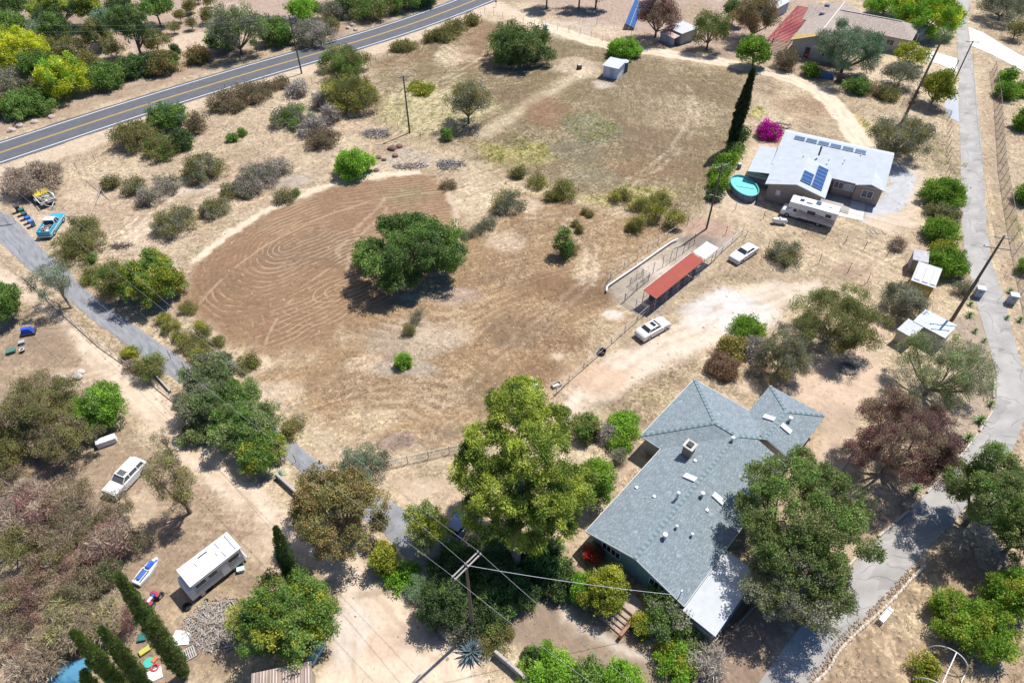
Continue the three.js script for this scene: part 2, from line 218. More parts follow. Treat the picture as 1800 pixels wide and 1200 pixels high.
// wheel ruts: two worn lines on the soil
function rut(px, col, w = .5, gauge = .8, wid = .45) { const c = new THREE.CatmullRomCurve3(px.map(q => P(...q))).getSpacedPoints(px.length * 6); for (const s of [-1, 1]) { const p = c.map((q, i) => { const a = c[Math.max(0, i - 1)], b = c[Math.min(c.length - 1, i + 1)], L = Math.hypot(b.x - a.x, b.z - a.z) || 1; return [q.x - (b.z - a.z) / L * gauge * s, q.z + (b.x - a.x) / L * gauge * s]; }), xs = p.map(q => q[0]), zs = p.map(q => q[1]); paint(Math.min(...xs) - 1, Math.max(...xs) + 1, Math.min(...zs) - 1, Math.max(...zs) + 1, (x, z) => { let d = 9; for (let i = 0; i < p.length - 1; i++) d = Math.min(d, segD(x, z, p[i], p[i + 1])); return (1 - sstep(wid * .4, wid, d)) * sstep(.25, .5, vn(x * .7 + 5, z * .7)); }, col, w, undefined); } }
const dust = [.50, .38, .27], dustP = [.72, .60, .47];
rut([[0, 462], [70, 520], [150, 595], [240, 680], [330, 770], [420, 850], [500, 905], [590, 975], [690, 1060], [780, 1150]], dust, .55); rut([[440, 880], [520, 960], [600, 1040], [640, 1140], [640, 1230]], dust, .5);
rut([[985, 725], [1040, 680], [1110, 630], [1200, 585], [1290, 540], [1400, 505]], dust, .5); rut([[1130, 600], [1220, 560], [1330, 540], [1430, 500]], dust, .35);
rut([[905, 26], [960, 46], [1070, 80], [1200, 97], [1325, 121], [1400, 141], [1455, 172], [1490, 215], [1515, 255], [1550, 285]], dust, .45, .75);
rut([[640, 780], [760, 720], [860, 640], [960, 560], [1050, 480], [1110, 430]], dustP, .14); rut([[820, 330], [900, 370], [1000, 390], [1040, 440], [1030, 500]], dustP, .4); rut([[700, 330], [660, 380], [610, 430], [600, 480]], dustP, .26, .8, .35); rut([[1110, 320], [1180, 270], [1220, 200], [1200, 150]], dustP, .3); rut([[680, 180], [760, 150], [840, 110], [880, 60]], dustP, .35); rut([[330, 320], [250, 380], [200, 420], [110, 400]], dustP, .5); rut([[420, 320], [330, 365], [240, 410], [190, 470]], dustP, .4);
rut([[1440, 640], [1500, 600], [1555, 560]], dust, .4); rut([[300, 900], [380, 930], [470, 930]], dust, .4); rut([[1520, 470], [1600, 420], [1640, 330]], dustP, .3);
const bil = (arr, stride, off, fx, fz) => {
  const i = clamp(fx, 0, GW - 2) | 0, j = clamp(fz, 0, GH - 2) | 0, tx = clamp(fx - i), tz = clamp(fz - j), k = (j * GW + i) * stride + off, r = GW * stride;
  return (arr[k] * (1 - tx) + arr[k + stride] * tx) * (1 - tz) + (arr[k + r] * (1 - tx) + arr[k + r + stride] * tx) * tz;
};
const out = [0, 0, 0];
let bumpOut = .5;
const rowDir = [Math.cos(.35), Math.sin(.35)], rowArea = [[455, 640], [640, 550], [790, 500], [900, 500], [1010, 570], [950, 670], [830, 750], [680, 770], [560, 740]].map(q => G(...q));
function soil(x, z) {
  const w1 = vn(x * .42, z * .42) - .5, w2 = vn(x * .42 + 50, z * .42 + 20) - .5, w3 = vn(x * 1.6, z * 1.6) - .5, w4 = vn(x * 1.6 + 90, z * 1.6 + 33) - .5;
  const fx = (x + w1 * .7 + w3 * .45 - GX0) / CELL, fz = (z + w2 * .7 + w4 * .45 - GZ0) / CELL;
  let r = bil(gr, 5, 0, fx, fz), g = bil(gr, 5, 1, fx, fz), b = bil(gr, 5, 2, fx, fz); const d = bil(gr, 5, 3, fx, fz), gg = bil(gr, 5, 4, fx, fz);
  const a = vn(x * 6.5, z * 6.5), e = vn(x * 3.1 + 11, z * 3.1), f = vn(x * 1.1 + 5, z * 1.1 + 8), h = vn(x * 13.3 + 31, z * 13.3);
  const ang = vn(x * .018 + 60, z * .018 + 60) * 4.2, ca = Math.cos(ang), sa = Math.sin(ang), su = x * ca + z * sa, sv = z * ca - x * sa, streak = vn(su * .28 + 15, sv * 1.9) * .6 + vn(su * .5, sv * 4.1 + 9) * .4, nz = .42 + .75 * d;
  let v = 1 + ((a - .5) * .22 + (e - .5) * .24 + (f - .5) * .26 + (h - .5) * .26 + (streak - .5) * .42) * nz; bumpOut = .35 + (a * .22 + e * .25 + h * .12 + streak * .15) * nz;
  // straw lying on the soil
  const clump = fbm(x * .7 + 20, z * .7), s = sstep(.585, .70, a * .35 + e * .25 + h * .25 + clump * .22 + streak * .14 - .09 + (d - .5) * .16) * clamp(d * 1.5);
  r *= v; g *= v; b *= v; r = lerp(r, r * 1.34 + .022, s); g = lerp(g, g * 1.34 + .02, s); b = lerp(b, b * 1.34 + .014 - gg * .02, s);
  // short cut straw: crisp pale flecks gathered in drifts
  const drift = (fbm(x * .13 + 71, z * .13 + 13) - .5) * 1.5 + (streak - .5) * .7 + (clump - .5) * .8, fl = sstep(.47, .56, vn(x * 6.8 + 51, z * 6.8 + 3) * .42 + vn(x * 3.5 + 17, z * 3.5 + 61) * .3 + drift * .34 + (d - .5) * .22) * clamp(d * 1.7) * .78;
  r = lerp(r, r * .4 + .30, fl); g = lerp(g, g * .4 + .245 + gg * .03, fl); b = lerp(b, b * .4 + .16 - gg * .1, fl);
  // bare dark clods and litter
  const k = sstep(.62, .8, vn(x * 4.7 + 77, z * 4.7 + 13) * .6 + vn(x * 2.2 + 3, z * 2.2) * .4) * .5 * (.15 + d); r *= 1 - k; g *= 1 - k; b *= 1 - k;
  // plough rows: straw left in rows along the turn of the field
  if (x > -62 && x < 10 && z > -106 && z < -42) {
    const fd = bil(fieldD, 1, 0, (x - GX0) / CELL, (z - GZ0) / CELL);
    let q = 0;
    if (fd > .1) {
      const wob = (fbm(x * .07 + 30, z * .07) - .5) * 3.4, dx = x + 25.5, dz = z + 79, U = dx * .87 - dz * .49, Vv = dx * .49 + dz * .87, line = u => Math.abs(u - Math.floor(u) - .5) * 2;
      const bend = Vv + 5 - .011 * (U - 4) * (U - 4), e1 = (U > -6 ? Math.abs(bend) : Math.hypot((U + 6) * .9, bend)) + wob * .6, e2 = Math.hypot((U + 3) / 1.5, Vv - 9) + wob * .8, f1 = line(e1 / .8 + (vn(x * .5, z * .5) - .5) * .5), f2 = line(e2 / .95 + .3), brk = vn(x * 1.1 + 12, z * 1.1) * .4 + vn(x * .15, z * .15 + 4) * .5 + vn(x * 3, z * 3) * .28;
      q = sstep(.6, 1, f1) * sstep(.44, .82, brk) * .75; q = Math.max(q, sstep(.72, 1, f2) * sstep(.5, .8, vn(x * .2 + 33, z * .2 + 5) * .7 + vn(x * 1.7, z * 1.7 + 40) * .35) * .7);
      const tr = line(Math.hypot(x + 8, z + 60) / 11.3); q = Math.max(q, .7 * sstep(.955, .985, tr) * (1 - sstep(.99, 1, tr)) * sstep(.3, .5, vn(x * .8, z * .8 + 17)));
      q *= sstep(.1, 1.6, fd + (a - .5)); bumpOut = .3 + (1 - f1) * .35 + a * .25;
    }
    else { const rd = polyD(x, z, rowArea); if (rd > 0) { const sw = Math.hypot(x + 14, (z + 96) * .8) / 1.05 + (vn(x * .16, z * .16) - .5) * 2.6, fr = Math.abs(sw - Math.floor(sw) - .5) * 2; q = sstep(.35, .85, fr) * sstep(.3, .55, vn(x * .8, z * .8) * .6 + a * .4) * sstep(0, 5, rd) * sstep(.38, .62, vn(x * .09 + 8, z * .09 + 3)) * .8; } }
    if (q > 0) { q *= .9; r = lerp(r, .45, q); g = lerp(g, .335, q); b = lerp(b, .21, q); }
  }
  out[0] = r; out[1] = g; out[2] = b; return out;
}
function groundTile(x0, x1, z0, z1, w, h) { // z0 is the far edge
  const d = new Uint8Array(w * h * 4), bm = new Uint8Array(w * h * 4); let k = 0;
  for (let y = 0; y < h; y++) for (let x = 0; x < w; x++) {
    const c = soil(lerp(x0, x1, (x + .5) / w), lerp(z1, z0, (y + .5) / h)), b = clamp(bumpOut) * 255;
    bm[k] = bm[k + 1] = bm[k + 2] = b; bm[k + 3] = 255;
    for (let i = 0; i < 3; i++) d[k++] = LUT[(clamp(c[i]) * 4096) | 0]; d[k++] = 255;
  }
  const t = fin(new THREE.DataTexture(d, w, h), true), u = fin(new THREE.DataTexture(bm, w, h), false);
  for (const q of [t, u]) q.wrapS = q.wrapT = THREE.ClampToEdgeWrapping;
  return new THREE.MeshStandardMaterial({ map: t, bumpMap: u, bumpScale: .09, roughness: .95, side: THREE.DoubleSide });
}
const TN = [-82, 82, -85, -3], TF = [-142, 142, -227, -85];
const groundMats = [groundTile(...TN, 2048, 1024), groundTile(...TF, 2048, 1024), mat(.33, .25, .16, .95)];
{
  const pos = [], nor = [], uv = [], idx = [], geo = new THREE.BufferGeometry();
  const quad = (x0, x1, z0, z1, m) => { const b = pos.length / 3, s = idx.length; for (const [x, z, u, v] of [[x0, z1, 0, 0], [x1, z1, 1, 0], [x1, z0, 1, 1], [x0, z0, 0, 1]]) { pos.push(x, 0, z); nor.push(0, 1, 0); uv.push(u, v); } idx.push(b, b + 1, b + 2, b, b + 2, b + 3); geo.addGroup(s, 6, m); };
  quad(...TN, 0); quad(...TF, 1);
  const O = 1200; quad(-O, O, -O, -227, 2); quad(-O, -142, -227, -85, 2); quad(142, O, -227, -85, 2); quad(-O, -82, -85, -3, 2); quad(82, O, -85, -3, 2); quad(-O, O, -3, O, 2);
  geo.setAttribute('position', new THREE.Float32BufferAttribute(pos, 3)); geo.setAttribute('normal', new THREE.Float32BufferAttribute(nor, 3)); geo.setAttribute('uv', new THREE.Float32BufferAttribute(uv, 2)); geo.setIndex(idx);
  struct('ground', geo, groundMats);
}
console.log('ground done');

// ---------- roads ----------
const asphaltDark = new THREE.MeshStandardMaterial({ roughness: .9, side: THREE.DoubleSide, map: colorTex(512, 512, (x, y) => { const v = .105 + (vn(x * .9, y * .9) - .5) * .03 + (fbm(x * .03, y * .03) - .5) * .035; return [v * .98, v * 1.0, v * 1.1]; }, [.08, .08]) });
const asphaltPale = new THREE.MeshStandardMaterial({ roughness: .9, side: THREE.DoubleSide, map: colorTex(512, 512, (x, y) => { const v = .245 + (vn(x * .9, y * .9) - .5) * .05 + (fbm(x * .025 + 9, y * .025) - .5) * .12 + (vn(x * .008 + 3, y * .05) - .5) * .05 - .05 * sstep(.68, .72, fbm(x * .014 + 3, y * .014 + 7)); return [v * .97, v * .97, v * 1.0]; }, [.07, .07]) });
const crackTex = (() => {
  const n = 1024, lines = [];
  for (let k = 0; k < 26; k++) { let x = rnd() * n, y = rnd() * n, a = rnd() * 6.28; const L = 20 + rnd() * 60; for (let i = 0; i < L; i++) { const nx = x + Math.cos(a) * 8, ny = y + Math.sin(a) * 8; lines.push([x, y, nx, ny]); x = nx; y = ny; a += (rnd() - .5) * .9; } }
  const m = new Float32Array(n * n);
  for (const [x0, y0, x1, y1] of lines) for (let t = 0; t <= 1; t += .1) for (let dy = -1; dy <= 1; dy++) for (let dx = -1; dx <= 1; dx++) { const X = (Math.round(lerp(x0, x1, t)) + dx) & (n - 1), Y = (Math.round(lerp(y0, y1, t)) + dy) & (n - 1); m[Y * n + X] = Math.max(m[Y * n + X], dx || dy ? .5 : 1); }
  return colorTex(n, n, (x, y) => { const v = .37 + (vn(x * .6, y * .6) - .5) * .07 + (fbm(x * .012, y * .012) - .5) * .2 - .07 * sstep(.6, .64, fbm(x * .008 + 13, y * .008 + 5)), c = 1 - m[y * n + x] * .62; return [v * c * .93, v * .87 * c, v * .80 * c]; }, [.045, .045]);
})();
const concreteOld = new THREE.MeshStandardMaterial({ roughness: .9, side: THREE.DoubleSide, map: crackTex });
const concreteNew = mat(.66, .64, .60, .85);
const linePaint = mat(.74, .74, .72, .7), yellowPaint = mat(.62, .40, .05, .7);
function ribbon(L, R, y, m, name, parent) { // two edges in world coordinates
  const pos = [], uv = [], nor = [], idx = [];
  let s = 0;
  for (let i = 0; i < L.length; i++) { if (i) s += Math.hypot(L[i].x - L[i - 1].x, L[i].z - L[i - 1].z); const w = L[i].distanceTo(R[i]); pos.push(L[i].x, y, L[i].z, R[i].x, y, R[i].z); uv.push(s, 0, s, w); nor.push(0, 1, 0, 0, 1, 0); if (i) { const b = i * 2; idx.push(b - 2, b, b - 1, b, b + 1, b - 1); } }
  { const p = k => V3(pos[idx[k] * 3], 0, pos[idx[k] * 3 + 2]), n = V3().subVectors(p(1), p(0)).cross(V3().subVectors(p(2), p(0))); if (n.y < 0) for (let k = 0; k < idx.length; k += 3) [idx[k + 1], idx[k + 2]] = [idx[k + 2], idx[k + 1]]; }
  const g = new THREE.BufferGeometry(); g.setAttribute('position', new THREE.Float32BufferAttribute(pos, 3)); g.setAttribute('normal', new THREE.Float32BufferAttribute(nor, 3)); g.setAttribute('uv', new THREE.Float32BufferAttribute(uv, 2)); g.setIndex(idx);
  return struct(name, g, m, parent);
}
const spline = (px, n) => new THREE.CatmullRomCurve3(px.map(q => P(...q))).getSpacedPoints(n);
function offsets(c, d) { return c.map((p, i) => { const a = c[Math.max(0, i - 1)], b = c[Math.min(c.length - 1, i + 1)], t = V3(b.x - a.x, 0, b.z - a.z).normalize(); return V3(p.x - t.z * d, 0, p.z + t.x * d); }); }
function marking(name, c, d, w, m, road, y) { return ribbon(offsets(c, d - w / 2), offsets(c, d + w / 2), y, m, name, road); }
const hw = spline([[-160, 322], [-60, 288], [0, 268], [112, 231], [225, 194], [337, 159], [450, 124.5], [562, 92], [675, 58], [760, 29], [840, -2], [920, -38], [1000, -80]], 120);
const jit = (c, amp) => c.map((p, i) => V3(p.x + (vn(i * .7, 3.3) - .5) * amp, 0, p.z + (vn(i * .7, 8.8) - .5) * amp));
const highway = ribbon(jit(offsets(hw, -4.35), .3), jit(offsets(hw, 4.35), .35), .03, asphaltDark, 'highway');
marking('edge_line', hw, -3.55, .2, linePaint, highway, .036); marking('edge_line', hw, 3.55, .2, linePaint, highway, .036); marking('centre_line', hw, -.14, .13, yellowPaint, highway, .036); marking('centre_line', hw, .14, .13, yellowPaint, highway, .036);
const lL = spline([[-90, 318], [-60, 332], [0, 370], [32, 392], [85, 448], [122, 477], [150, 507], [205, 550], [277, 600], [350, 652], [420, 705], [497, 764], [557, 810], [620, 846], [677, 875], [717, 905], [770, 948], [830, 1000], [880, 1040]], 120), lR = spline([[-90, 375], [-60, 388], [0, 427], [20, 445], [55, 475], [95, 505], [130, 533], [170, 568], [215, 601], [300, 662], [380, 716], [470, 782], [532, 834], [590, 880], [640, 912], [682, 945], [720, 985], [780, 1035], [830, 1078]], 120);
ribbon(jit(lL, .35), jit(lR, .35), .03, asphaltPale, 'lane_road');
const rL = spline([[1700, -60], [1690, -20], [1681, 45], [1684, 78], [1687, 200], [1690, 300], [1696, 450], [1706, 487], [1717, 530], [1737, 600], [1751, 655], [1750, 708], [1727, 758], [1695, 792], [1660, 838], [1605, 893], [1547, 947], [1490, 1004], [1440, 1060], [1400, 1110], [1360, 1165], [1320, 1215], [1270, 1280]], 140), rR = spline([[1722, -60], [1710, -20], [1701, 45], [1706, 78], [1721, 200], [1730, 300], [1741, 450], [1752, 487], [1767, 530], [1785, 600], [1800, 655], [1805, 712], [1786, 780], [1752, 832], [1708, 880], [1650, 945], [1598, 1003], [1560, 1048], [1512, 1092], [1470, 1140], [1428, 1198], [1392, 1248], [1360, 1300]], 140);
ribbon(jit(rL, .2), jit(rR, .2), .03, concreteOld, 'concrete_lane');
const flat = (px, y, m, name) => struct(name, poly(px.map(q => P(q[0], q[1])).map(p => V3(p.x, y, p.z)).reverse()), m);
flat([[1703, 47], [1730, 58], [1765, 80], [1810, 106], [1810, 130], [1775, 112], [1745, 96], [1717, 84], [1707, 80]], .034, concreteNew, 'driveway');
flat([[1592, 82], [1640, 90], [1683, 103], [1683, 126], [1650, 112], [1600, 100]], .034, concreteNew, 'driveway');
flat([[1455, 352], [1462, 340], [1522, 357], [1517, 388], [1467, 378]], .034, mat(.58, .54, .49, .9), 'driveway');
flat([[1660, 185], [1684, 150], [1687, 215], [1668, 205]], .02, mat(.40, .42, .45, .95), 'gravel_path');
for (const o of scene.children) if (o.isMesh && o !== sky) { const g = o.geometry, a = g.attributes.normal; if (g && a && o.userData.kind === 'structure' && o.name !== 'ground') for (let i = 0; i < a.count; i++) a.setXYZ(i, 0, 1, 0); }
// ---------- plants ----------
function leafGeo(n, rad, len, wid, droop, up = 0) { // a spray of n leaves: bent diamonds
  const pos = [];
  const a = V3(), b = V3(), c = V3(), d = V3(), dir = V3(), side = V3();
  for (let i = 0; i < n; i++) {
    const o = V3(rr(-1, 1), rr(-1, 1), rr(-1, 1)); if (o.length() > 1) { i--; continue; } o.multiplyScalar(rad);
    dir.set(rr(-1, 1), rr(-.6, 1) + up, rr(-1, 1)).normalize().addScaledVector(o, .9 / rad).normalize(); side.set(rr(-1, 1), rr(-1, 1), rr(-1, 1)).cross(dir).normalize();
    const l = len * rr(.7, 1.3), w = wid * rr(.7, 1.3);
    a.copy(o); c.copy(o).addScaledVector(dir, l); c.y -= droop * l; b.copy(o).addScaledVector(dir, l * .45).addScaledVector(side, w / 2); d.copy(o).addScaledVector(dir, l * .45).addScaledVector(side, -w / 2); b.y += l * .05; d.y += l * .05;
    pos.push(...a.toArray(), ...b.toArray(), ...c.toArray(), ...a.toArray(), ...c.toArray(), ...d.toArray());
  }
  const g = new THREE.BufferGeometry(); g.setAttribute('position', new THREE.Float32BufferAttribute(pos, 3)); g.computeVertexNormals(); return g;
}
const V0 = V3(0, 0, 0);
const SPRAY = { broad: leafGeo(60, .46, .19, .125, .15), big: leafGeo(18, .42, .40, .21, .3), fine: leafGeo(64, .46, .17, .085, .1), needle: leafGeo(60, .36, .26, .075, .05, .3), twig: leafGeo(40, .5, .55, .042, .05), cypress: leafGeo(26, .26, .26, .10, -.1, 1.4), weep: leafGeo(60, .44, .24, .08, .7) };
const leafMat = new THREE.MeshPhysicalMaterial({ color: 0xffffff, roughness: .75, side: THREE.DoubleSide, transmission: .4, thickness: 0, specularIntensity: .25 });
const twigMat = mat(1, 1, 1, .9);
const barkMat = mat(.17, .13, .10, .95), barkGrey = mat(.30, .26, .22, .95);
// kind: spray, two leaf colours, density, lobe size
const K = {
  oak: ['broad', [.075, .125, .035], [.115, .175, .05], 1.15, .40], oakgrey: ['broad', [.095, .13, .04], [.17, .20, .07], .95, .36], pine: ['needle', [.07, .115, .02], [.29, .345, .055], 1.35, .33], lime: ['broad', [.27, .32, .018], [.40, .42, .04], 1.1, .34],
  olive: ['fine', [.115, .125, .04], [.19, .185, .065], 1.05, .36], sage: ['fine', [.125, .14, .085], [.20, .205, .14], .95, .36], grey: ['twig', [.19, .175, .145], [.27, .25, .21], 1.3, .42], green: ['broad', [.085, .155, .03], [.14, .22, .05], 1.15, .36], bright: ['broad', [.12, .24, .02], [.20, .33, .045], 1.2, .36],
  dry: ['twig', [.18, .145, .10], [.265, .22, .16], 1.35, .4], brownred: ['fine', [.115, .068, .06], [.20, .112, .09], 1.1, .36], blue: ['fine', [.10, .165, .09], [.165, .235, .14], 1, .38], citrus: ['broad', [.085, .17, .018], [.17, .27, .03], 1.3, .34], citrusy: ['broad', [.145, .18, .02], [.25, .265, .035], 1.2, .34], bougain: ['broad', [.30, .008, .21], [.40, .02, .29], 1.3, .4],
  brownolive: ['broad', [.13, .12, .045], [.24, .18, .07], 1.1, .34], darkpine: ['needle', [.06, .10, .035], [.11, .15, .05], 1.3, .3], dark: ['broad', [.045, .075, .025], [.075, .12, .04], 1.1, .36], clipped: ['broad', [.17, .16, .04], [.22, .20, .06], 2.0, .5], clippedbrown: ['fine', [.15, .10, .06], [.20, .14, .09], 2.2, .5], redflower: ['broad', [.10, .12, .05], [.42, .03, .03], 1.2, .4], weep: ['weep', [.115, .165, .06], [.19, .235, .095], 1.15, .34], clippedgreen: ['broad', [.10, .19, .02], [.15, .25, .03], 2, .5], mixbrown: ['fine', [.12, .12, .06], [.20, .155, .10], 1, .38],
};
const M4 = new THREE.Matrix4(), Q4 = new THREE.Quaternion(), E4 = new THREE.Euler(), S4 = V3(), tc = new THREE.Color();
function sprays(list, kind, parent, name = 'crown', twig) {
  const im = shadowed(new THREE.InstancedMesh(SPRAY[K[kind][0]], K[kind][0] === 'twig' ? twigMat : leafMat, list.length)); im.name = name; im.userData.kind = 'stuff';
  list.forEach((s, i) => { Q4.setFromEuler(E4.set(s.tilt ? rr(-.3, .3) : rr(0, 6.28), rr(0, 6.28), s.tilt ? rr(-.3, .3) : rr(0, 6.28))); M4.compose(s.p, Q4, S4.set(s.s, s.s * (s.tilt ? 1.3 : 1), s.s)); im.setMatrixAt(i, M4); im.setColorAt(i, s.c); });
  parent.add(im); return im;
}
function leafTone(kind, lobeMix) { const [, a, b] = K[kind], t = clamp(lobeMix + rr(-.35, .35)), v = rr(.78, 1.3) * 1.68; return lin(lerp(a[0], b[0], t) * v * 1.06, lerp(a[1], b[1], t) * v, lerp(a[2], b[2], t) * v); }
// crown seen at (cx, cy) with pixel radii (rx, ry); t metres of clear stem under it
function plant(name, kind, cx, cy, rx, ry, t, label, category, group, o = {}) {
  let hc = t + 1.5, R, V, c, s;
  for (let i = 0; i < 4; i++) {
    c = P(cx, cy, hc); s = metresPerPixel(cx, cy, hc); R = rx * s; const dep = Math.atan2(CAM_H - hc, Math.hypot(c.x, c.z));
    const q = (ry * s) ** 2 - (R * Math.sin(dep)) ** 2; V = Math.sqrt(Math.max(q, 0)) / Math.cos(dep); V = clamp(V, R * (o.vmin ?? .5), R * (o.vmax ?? 1.25)); hc = t + V * (t > .5 ? .92 : .62);
  }
  const root = thing(name, label, category, [c.x, 0, c.z], 0, group);
  const [sp, , , dens, lobeF] = K[kind], size = clamp((o.leaf ?? 1) * Math.max(.8, s / .075), .55, 1.9) * (R < 1.2 ? .72 : 1);
  const lr = clamp(.5 + .13 * R, .3, 2) / R * (lobeF / .36), nl = Math.round(clamp(1.7 / (lr * lr), 7, 64)), lobes = [{ p: V3(0, -.1, 0), r: .55, m: .3 }];
  for (let i = 0; i < nl; i++) { const y = 1 - (i + .5) / nl * (t > .5 ? 1.62 : 1.35), a = i * 2.39996 + rr(-.4, .4), q = Math.sqrt(Math.max(0, 1 - y * y)), k = rr(.5, .9) * (.86 + .4 * vn(50 + Math.cos(a) * 1.3 + c.x, 50 + Math.sin(a) * 1.3 + y + c.z)); if (rnd() < .07 && i > 2) { lobes.push({ ...lobes[lobes.length - 1], r: .01 }); continue; } lobes.push({ p: V3(Math.cos(a) * q * k, y * k * rr(.8, 1.1), Math.sin(a) * q * k), r: lr * rr(.6, 1.35), m: clamp(rr(-.1, 1.1)) }); }
  const list = []; const N = Math.round(clamp(15 * (R * R + R * V * 1.4) * dens * (o.dens ?? 1) / (size * size) , 40, 9000));
  let tries = 0;
  while (list.length < N && tries++ < N * 6) {
    const L = lobes[rnd() < .08 ? 0 : 1 + Math.floor(rnd() * nl)], y = rr(-.75, 1), a = rr(0, 6.2832), q = Math.sqrt(1 - y * y), k = L.r * (rnd() < .75 ? rr(.82, 1.06) : rr(.3, .9)) * (rnd() < .06 ? 1.18 : 1);
    const p = V3(L.p.x + Math.cos(a) * q * k, L.p.y + y * k, L.p.z + Math.sin(a) * q * k);
    if (p.length() > 1.15 || L.r < .02) continue;
    let deep = false; for (const M of lobes) if (M !== L && p.distanceTo(M.p) < M.r * .7) { deep = true; break; } if (deep && rnd() < .8) continue;
    const w = V3(p.x * R, hc + p.y * V, p.z * R); if (w.y < .08) continue;
    list.push({ p: w, s: size * rr(.55, 1.4), c: leafTone(o.mix && rnd() < (L.m > 1 - o.mixw ? .72 : .14) ? o.mix : kind, L.m) });
  }
  const bark = o.bark ?? barkMat, woods = [], r0 = clamp((t + V) * .035 + R * .02, .04, .55) * (o.trunk ?? 1);
  const lean = o.lean ?? [0, 0], foot = V3(lean[0], 0, lean[1]), fork = V3(foot.x * .3, Math.max(t, V * .25) * .8 + .1, foot.z * .3);
  woods.push(bar(foot, fork, r0, r0 * .75, 8));
  const limbs = clamp(Math.round(3 + R), 3, 9);
  for (let i = 0; i < limbs; i++) { const L = lobes[1 + Math.floor(i * nl / limbs)], e = V3(L.p.x * R * .9, hc + L.p.y * V * .8, L.p.z * R * .9), m = V3(lerp(fork.x, e.x, .5) + rr(-.1, .1) * R, lerp(fork.y, e.y, .4), lerp(fork.z, e.z, .5) + rr(-.1, .1) * R); woods.push(bar(fork, m, r0 * .6, r0 * .4, 6), bar(m, e, r0 * .4, r0 * .1, 5)); if (R > 2.5) { const f = V3(e.x + rr(-.3, .3) * R, e.y + rr(-.1, .25) * V, e.z + rr(-.3, .3) * R); woods.push(bar(m, f, r0 * .3, r0 * .08, 4)); } }
  mesh(t > .5 ? 'trunk' : 'stem', woods, bark, root);
  sprays(list, kind, root);
  return root;
}
function cypress(base, top, rpx, label, group, kind = 'cypressG', col = [[.075, .115, .03], [.135, .175, .045]]) {
  const b = P(...base), yc = (600 - top[1]) / FOCAL, hgt = CAM_H + b.z * ((yc - 1) / (-(yc + 1))), R = rpx * metresPerPixel(base[0], base[1], hgt / 2);
  const root = thing('cypress_tree', label, 'cypress tree', [b.x, 0, b.z], 0, group);
  const lx = P(top[0], top[1], hgt).x - b.x;
  mesh('trunk', [bar(V3(0, 0, 0), V3(lx * .8, hgt * .85, 0), .16, .04, 6)], barkMat, root);
  const n = Math.round(hgt * R * 150), list = [];
  for (let i = 0; i < n; i++) { const t = Math.pow(rnd(), 1.15), prof = Math.min(1, (1 - t) * 2.2 + .12) * Math.min(1, .55 + t * 3) * (.62 + .75 * vn(t * hgt * 1.1 + base[0], Math.floor(rnd() * 5) * 2.3)), a = rr(0, 6.28), k = R * prof * (rnd() < .8 ? rr(.78, 1.05) : rr(.2, .8)); const tt = rnd(); list.push({ p: V3(Math.cos(a) * k + lx * t, .25 + t * (hgt - .35), Math.sin(a) * k), s: rr(.6, 1.0) * (R < .7 ? .75 : 1), tilt: 1, c: lin(...col[0].map((v, j) => lerp(v, col[1][j], tt) * rr(.8, 1.2) * 1.35)) }); }
  K.cyp = ['cypress', ...col, 1, .3]; sprays(list, 'cyp', root); return root;
}
function rosette(px, py, rad, n, col, label, category, group, h = .5) { // agave-like plant: every leaf its own piece
  const p = P(px, py), root = thing('agave', label, category, [p.x, 0, p.z], rr(0, 6), group), m = mat(...col, .6), L = rad;
  const g = (() => { const pos = [], w = L * .075, q = [[0, .0, w * .6], [.35, .1, w], [.75, .05, w * .7], [1, -.02, .004]]; for (let i = 0; i < 3; i++) { const [a, ha, wa] = q[i], [b, hb, wb] = q[i + 1], A = [a * L, ha * L + wa * .5, wa], B = [b * L, hb * L + wb * .5, wb], C0 = [a * L, ha * L, 0], D = [b * L, hb * L, 0], A2 = [a * L, ha * L + wa * .5, -wa], B2 = [b * L, hb * L + wb * .5, -wb]; pos.push(...A, ...B, ...C0, ...B, ...D, ...C0, ...C0, ...D, ...A2, ...D, ...B2, ...A2); } const G_ = new THREE.BufferGeometry(); G_.setAttribute('position', new THREE.Float32BufferAttribute(pos, 3)); G_.computeVertexNormals(); return G_; })();
  for (let i = 0; i < n; i++) { const l = mesh('leaf', g, m, root), e = Math.pow(i / n, .8) * 1.15 + .12 + rr(-.06, .06); l.rotation.set(0, i * 2.4, e, 'YXZ'); l.scale.setScalar(lerp(1.05, .7, i / n) * rr(.9, 1.1)); l.position.y = .06 + h * .1 * i / n; }
  mesh('core', new THREE.SphereGeometry(L * .12, 8, 6).translate(0, L * .06, 0), m, root);
  return root;
}
const T = (...a) => plant(...a);
// --- orchard and thickets beyond the highway
const OR = 'orchard across the highway';
T('pine_tree', 'darkpine', 12, 8, 34, 24, 1.5, 'dark pine at the edge of the orchard shade, beside the bare pale ground', 'tree', null, { mix: 'green', mixw: .4 });
T('pine_tree', 'darkpine', 100, 12, 48, 26, 2, 'broad pine with layered dark and yellow green boughs across the highway', 'tree', null, { mix: 'pine', mixw: .35 });
T('pine_tree', 'pine', 152, 8, 22, 22, 2, 'yellow green pine under the power lines, beside a broad layered pine', 'tree');
T('shade_tree', 'blue', 68, 55, 22, 18, 1, 'pale blue green tree behind the lime green thicket', 'tree');
T('pine_tree', 'darkpine', 95, 52, 24, 26, 1.5, 'upright green pine between the blue green tree and the power lines', 'tree', null, { mix: 'green', mixw: .5 });
T('pine_tree', 'olive', 117, 82, 32, 17, .8, 'low spreading olive green pine beneath the power lines', 'tree');
T('shade_tree', 'blue', 182, 36, 25, 20, 2.2, 'small blue green tree with a bare stem and round shade under it', 'tree');
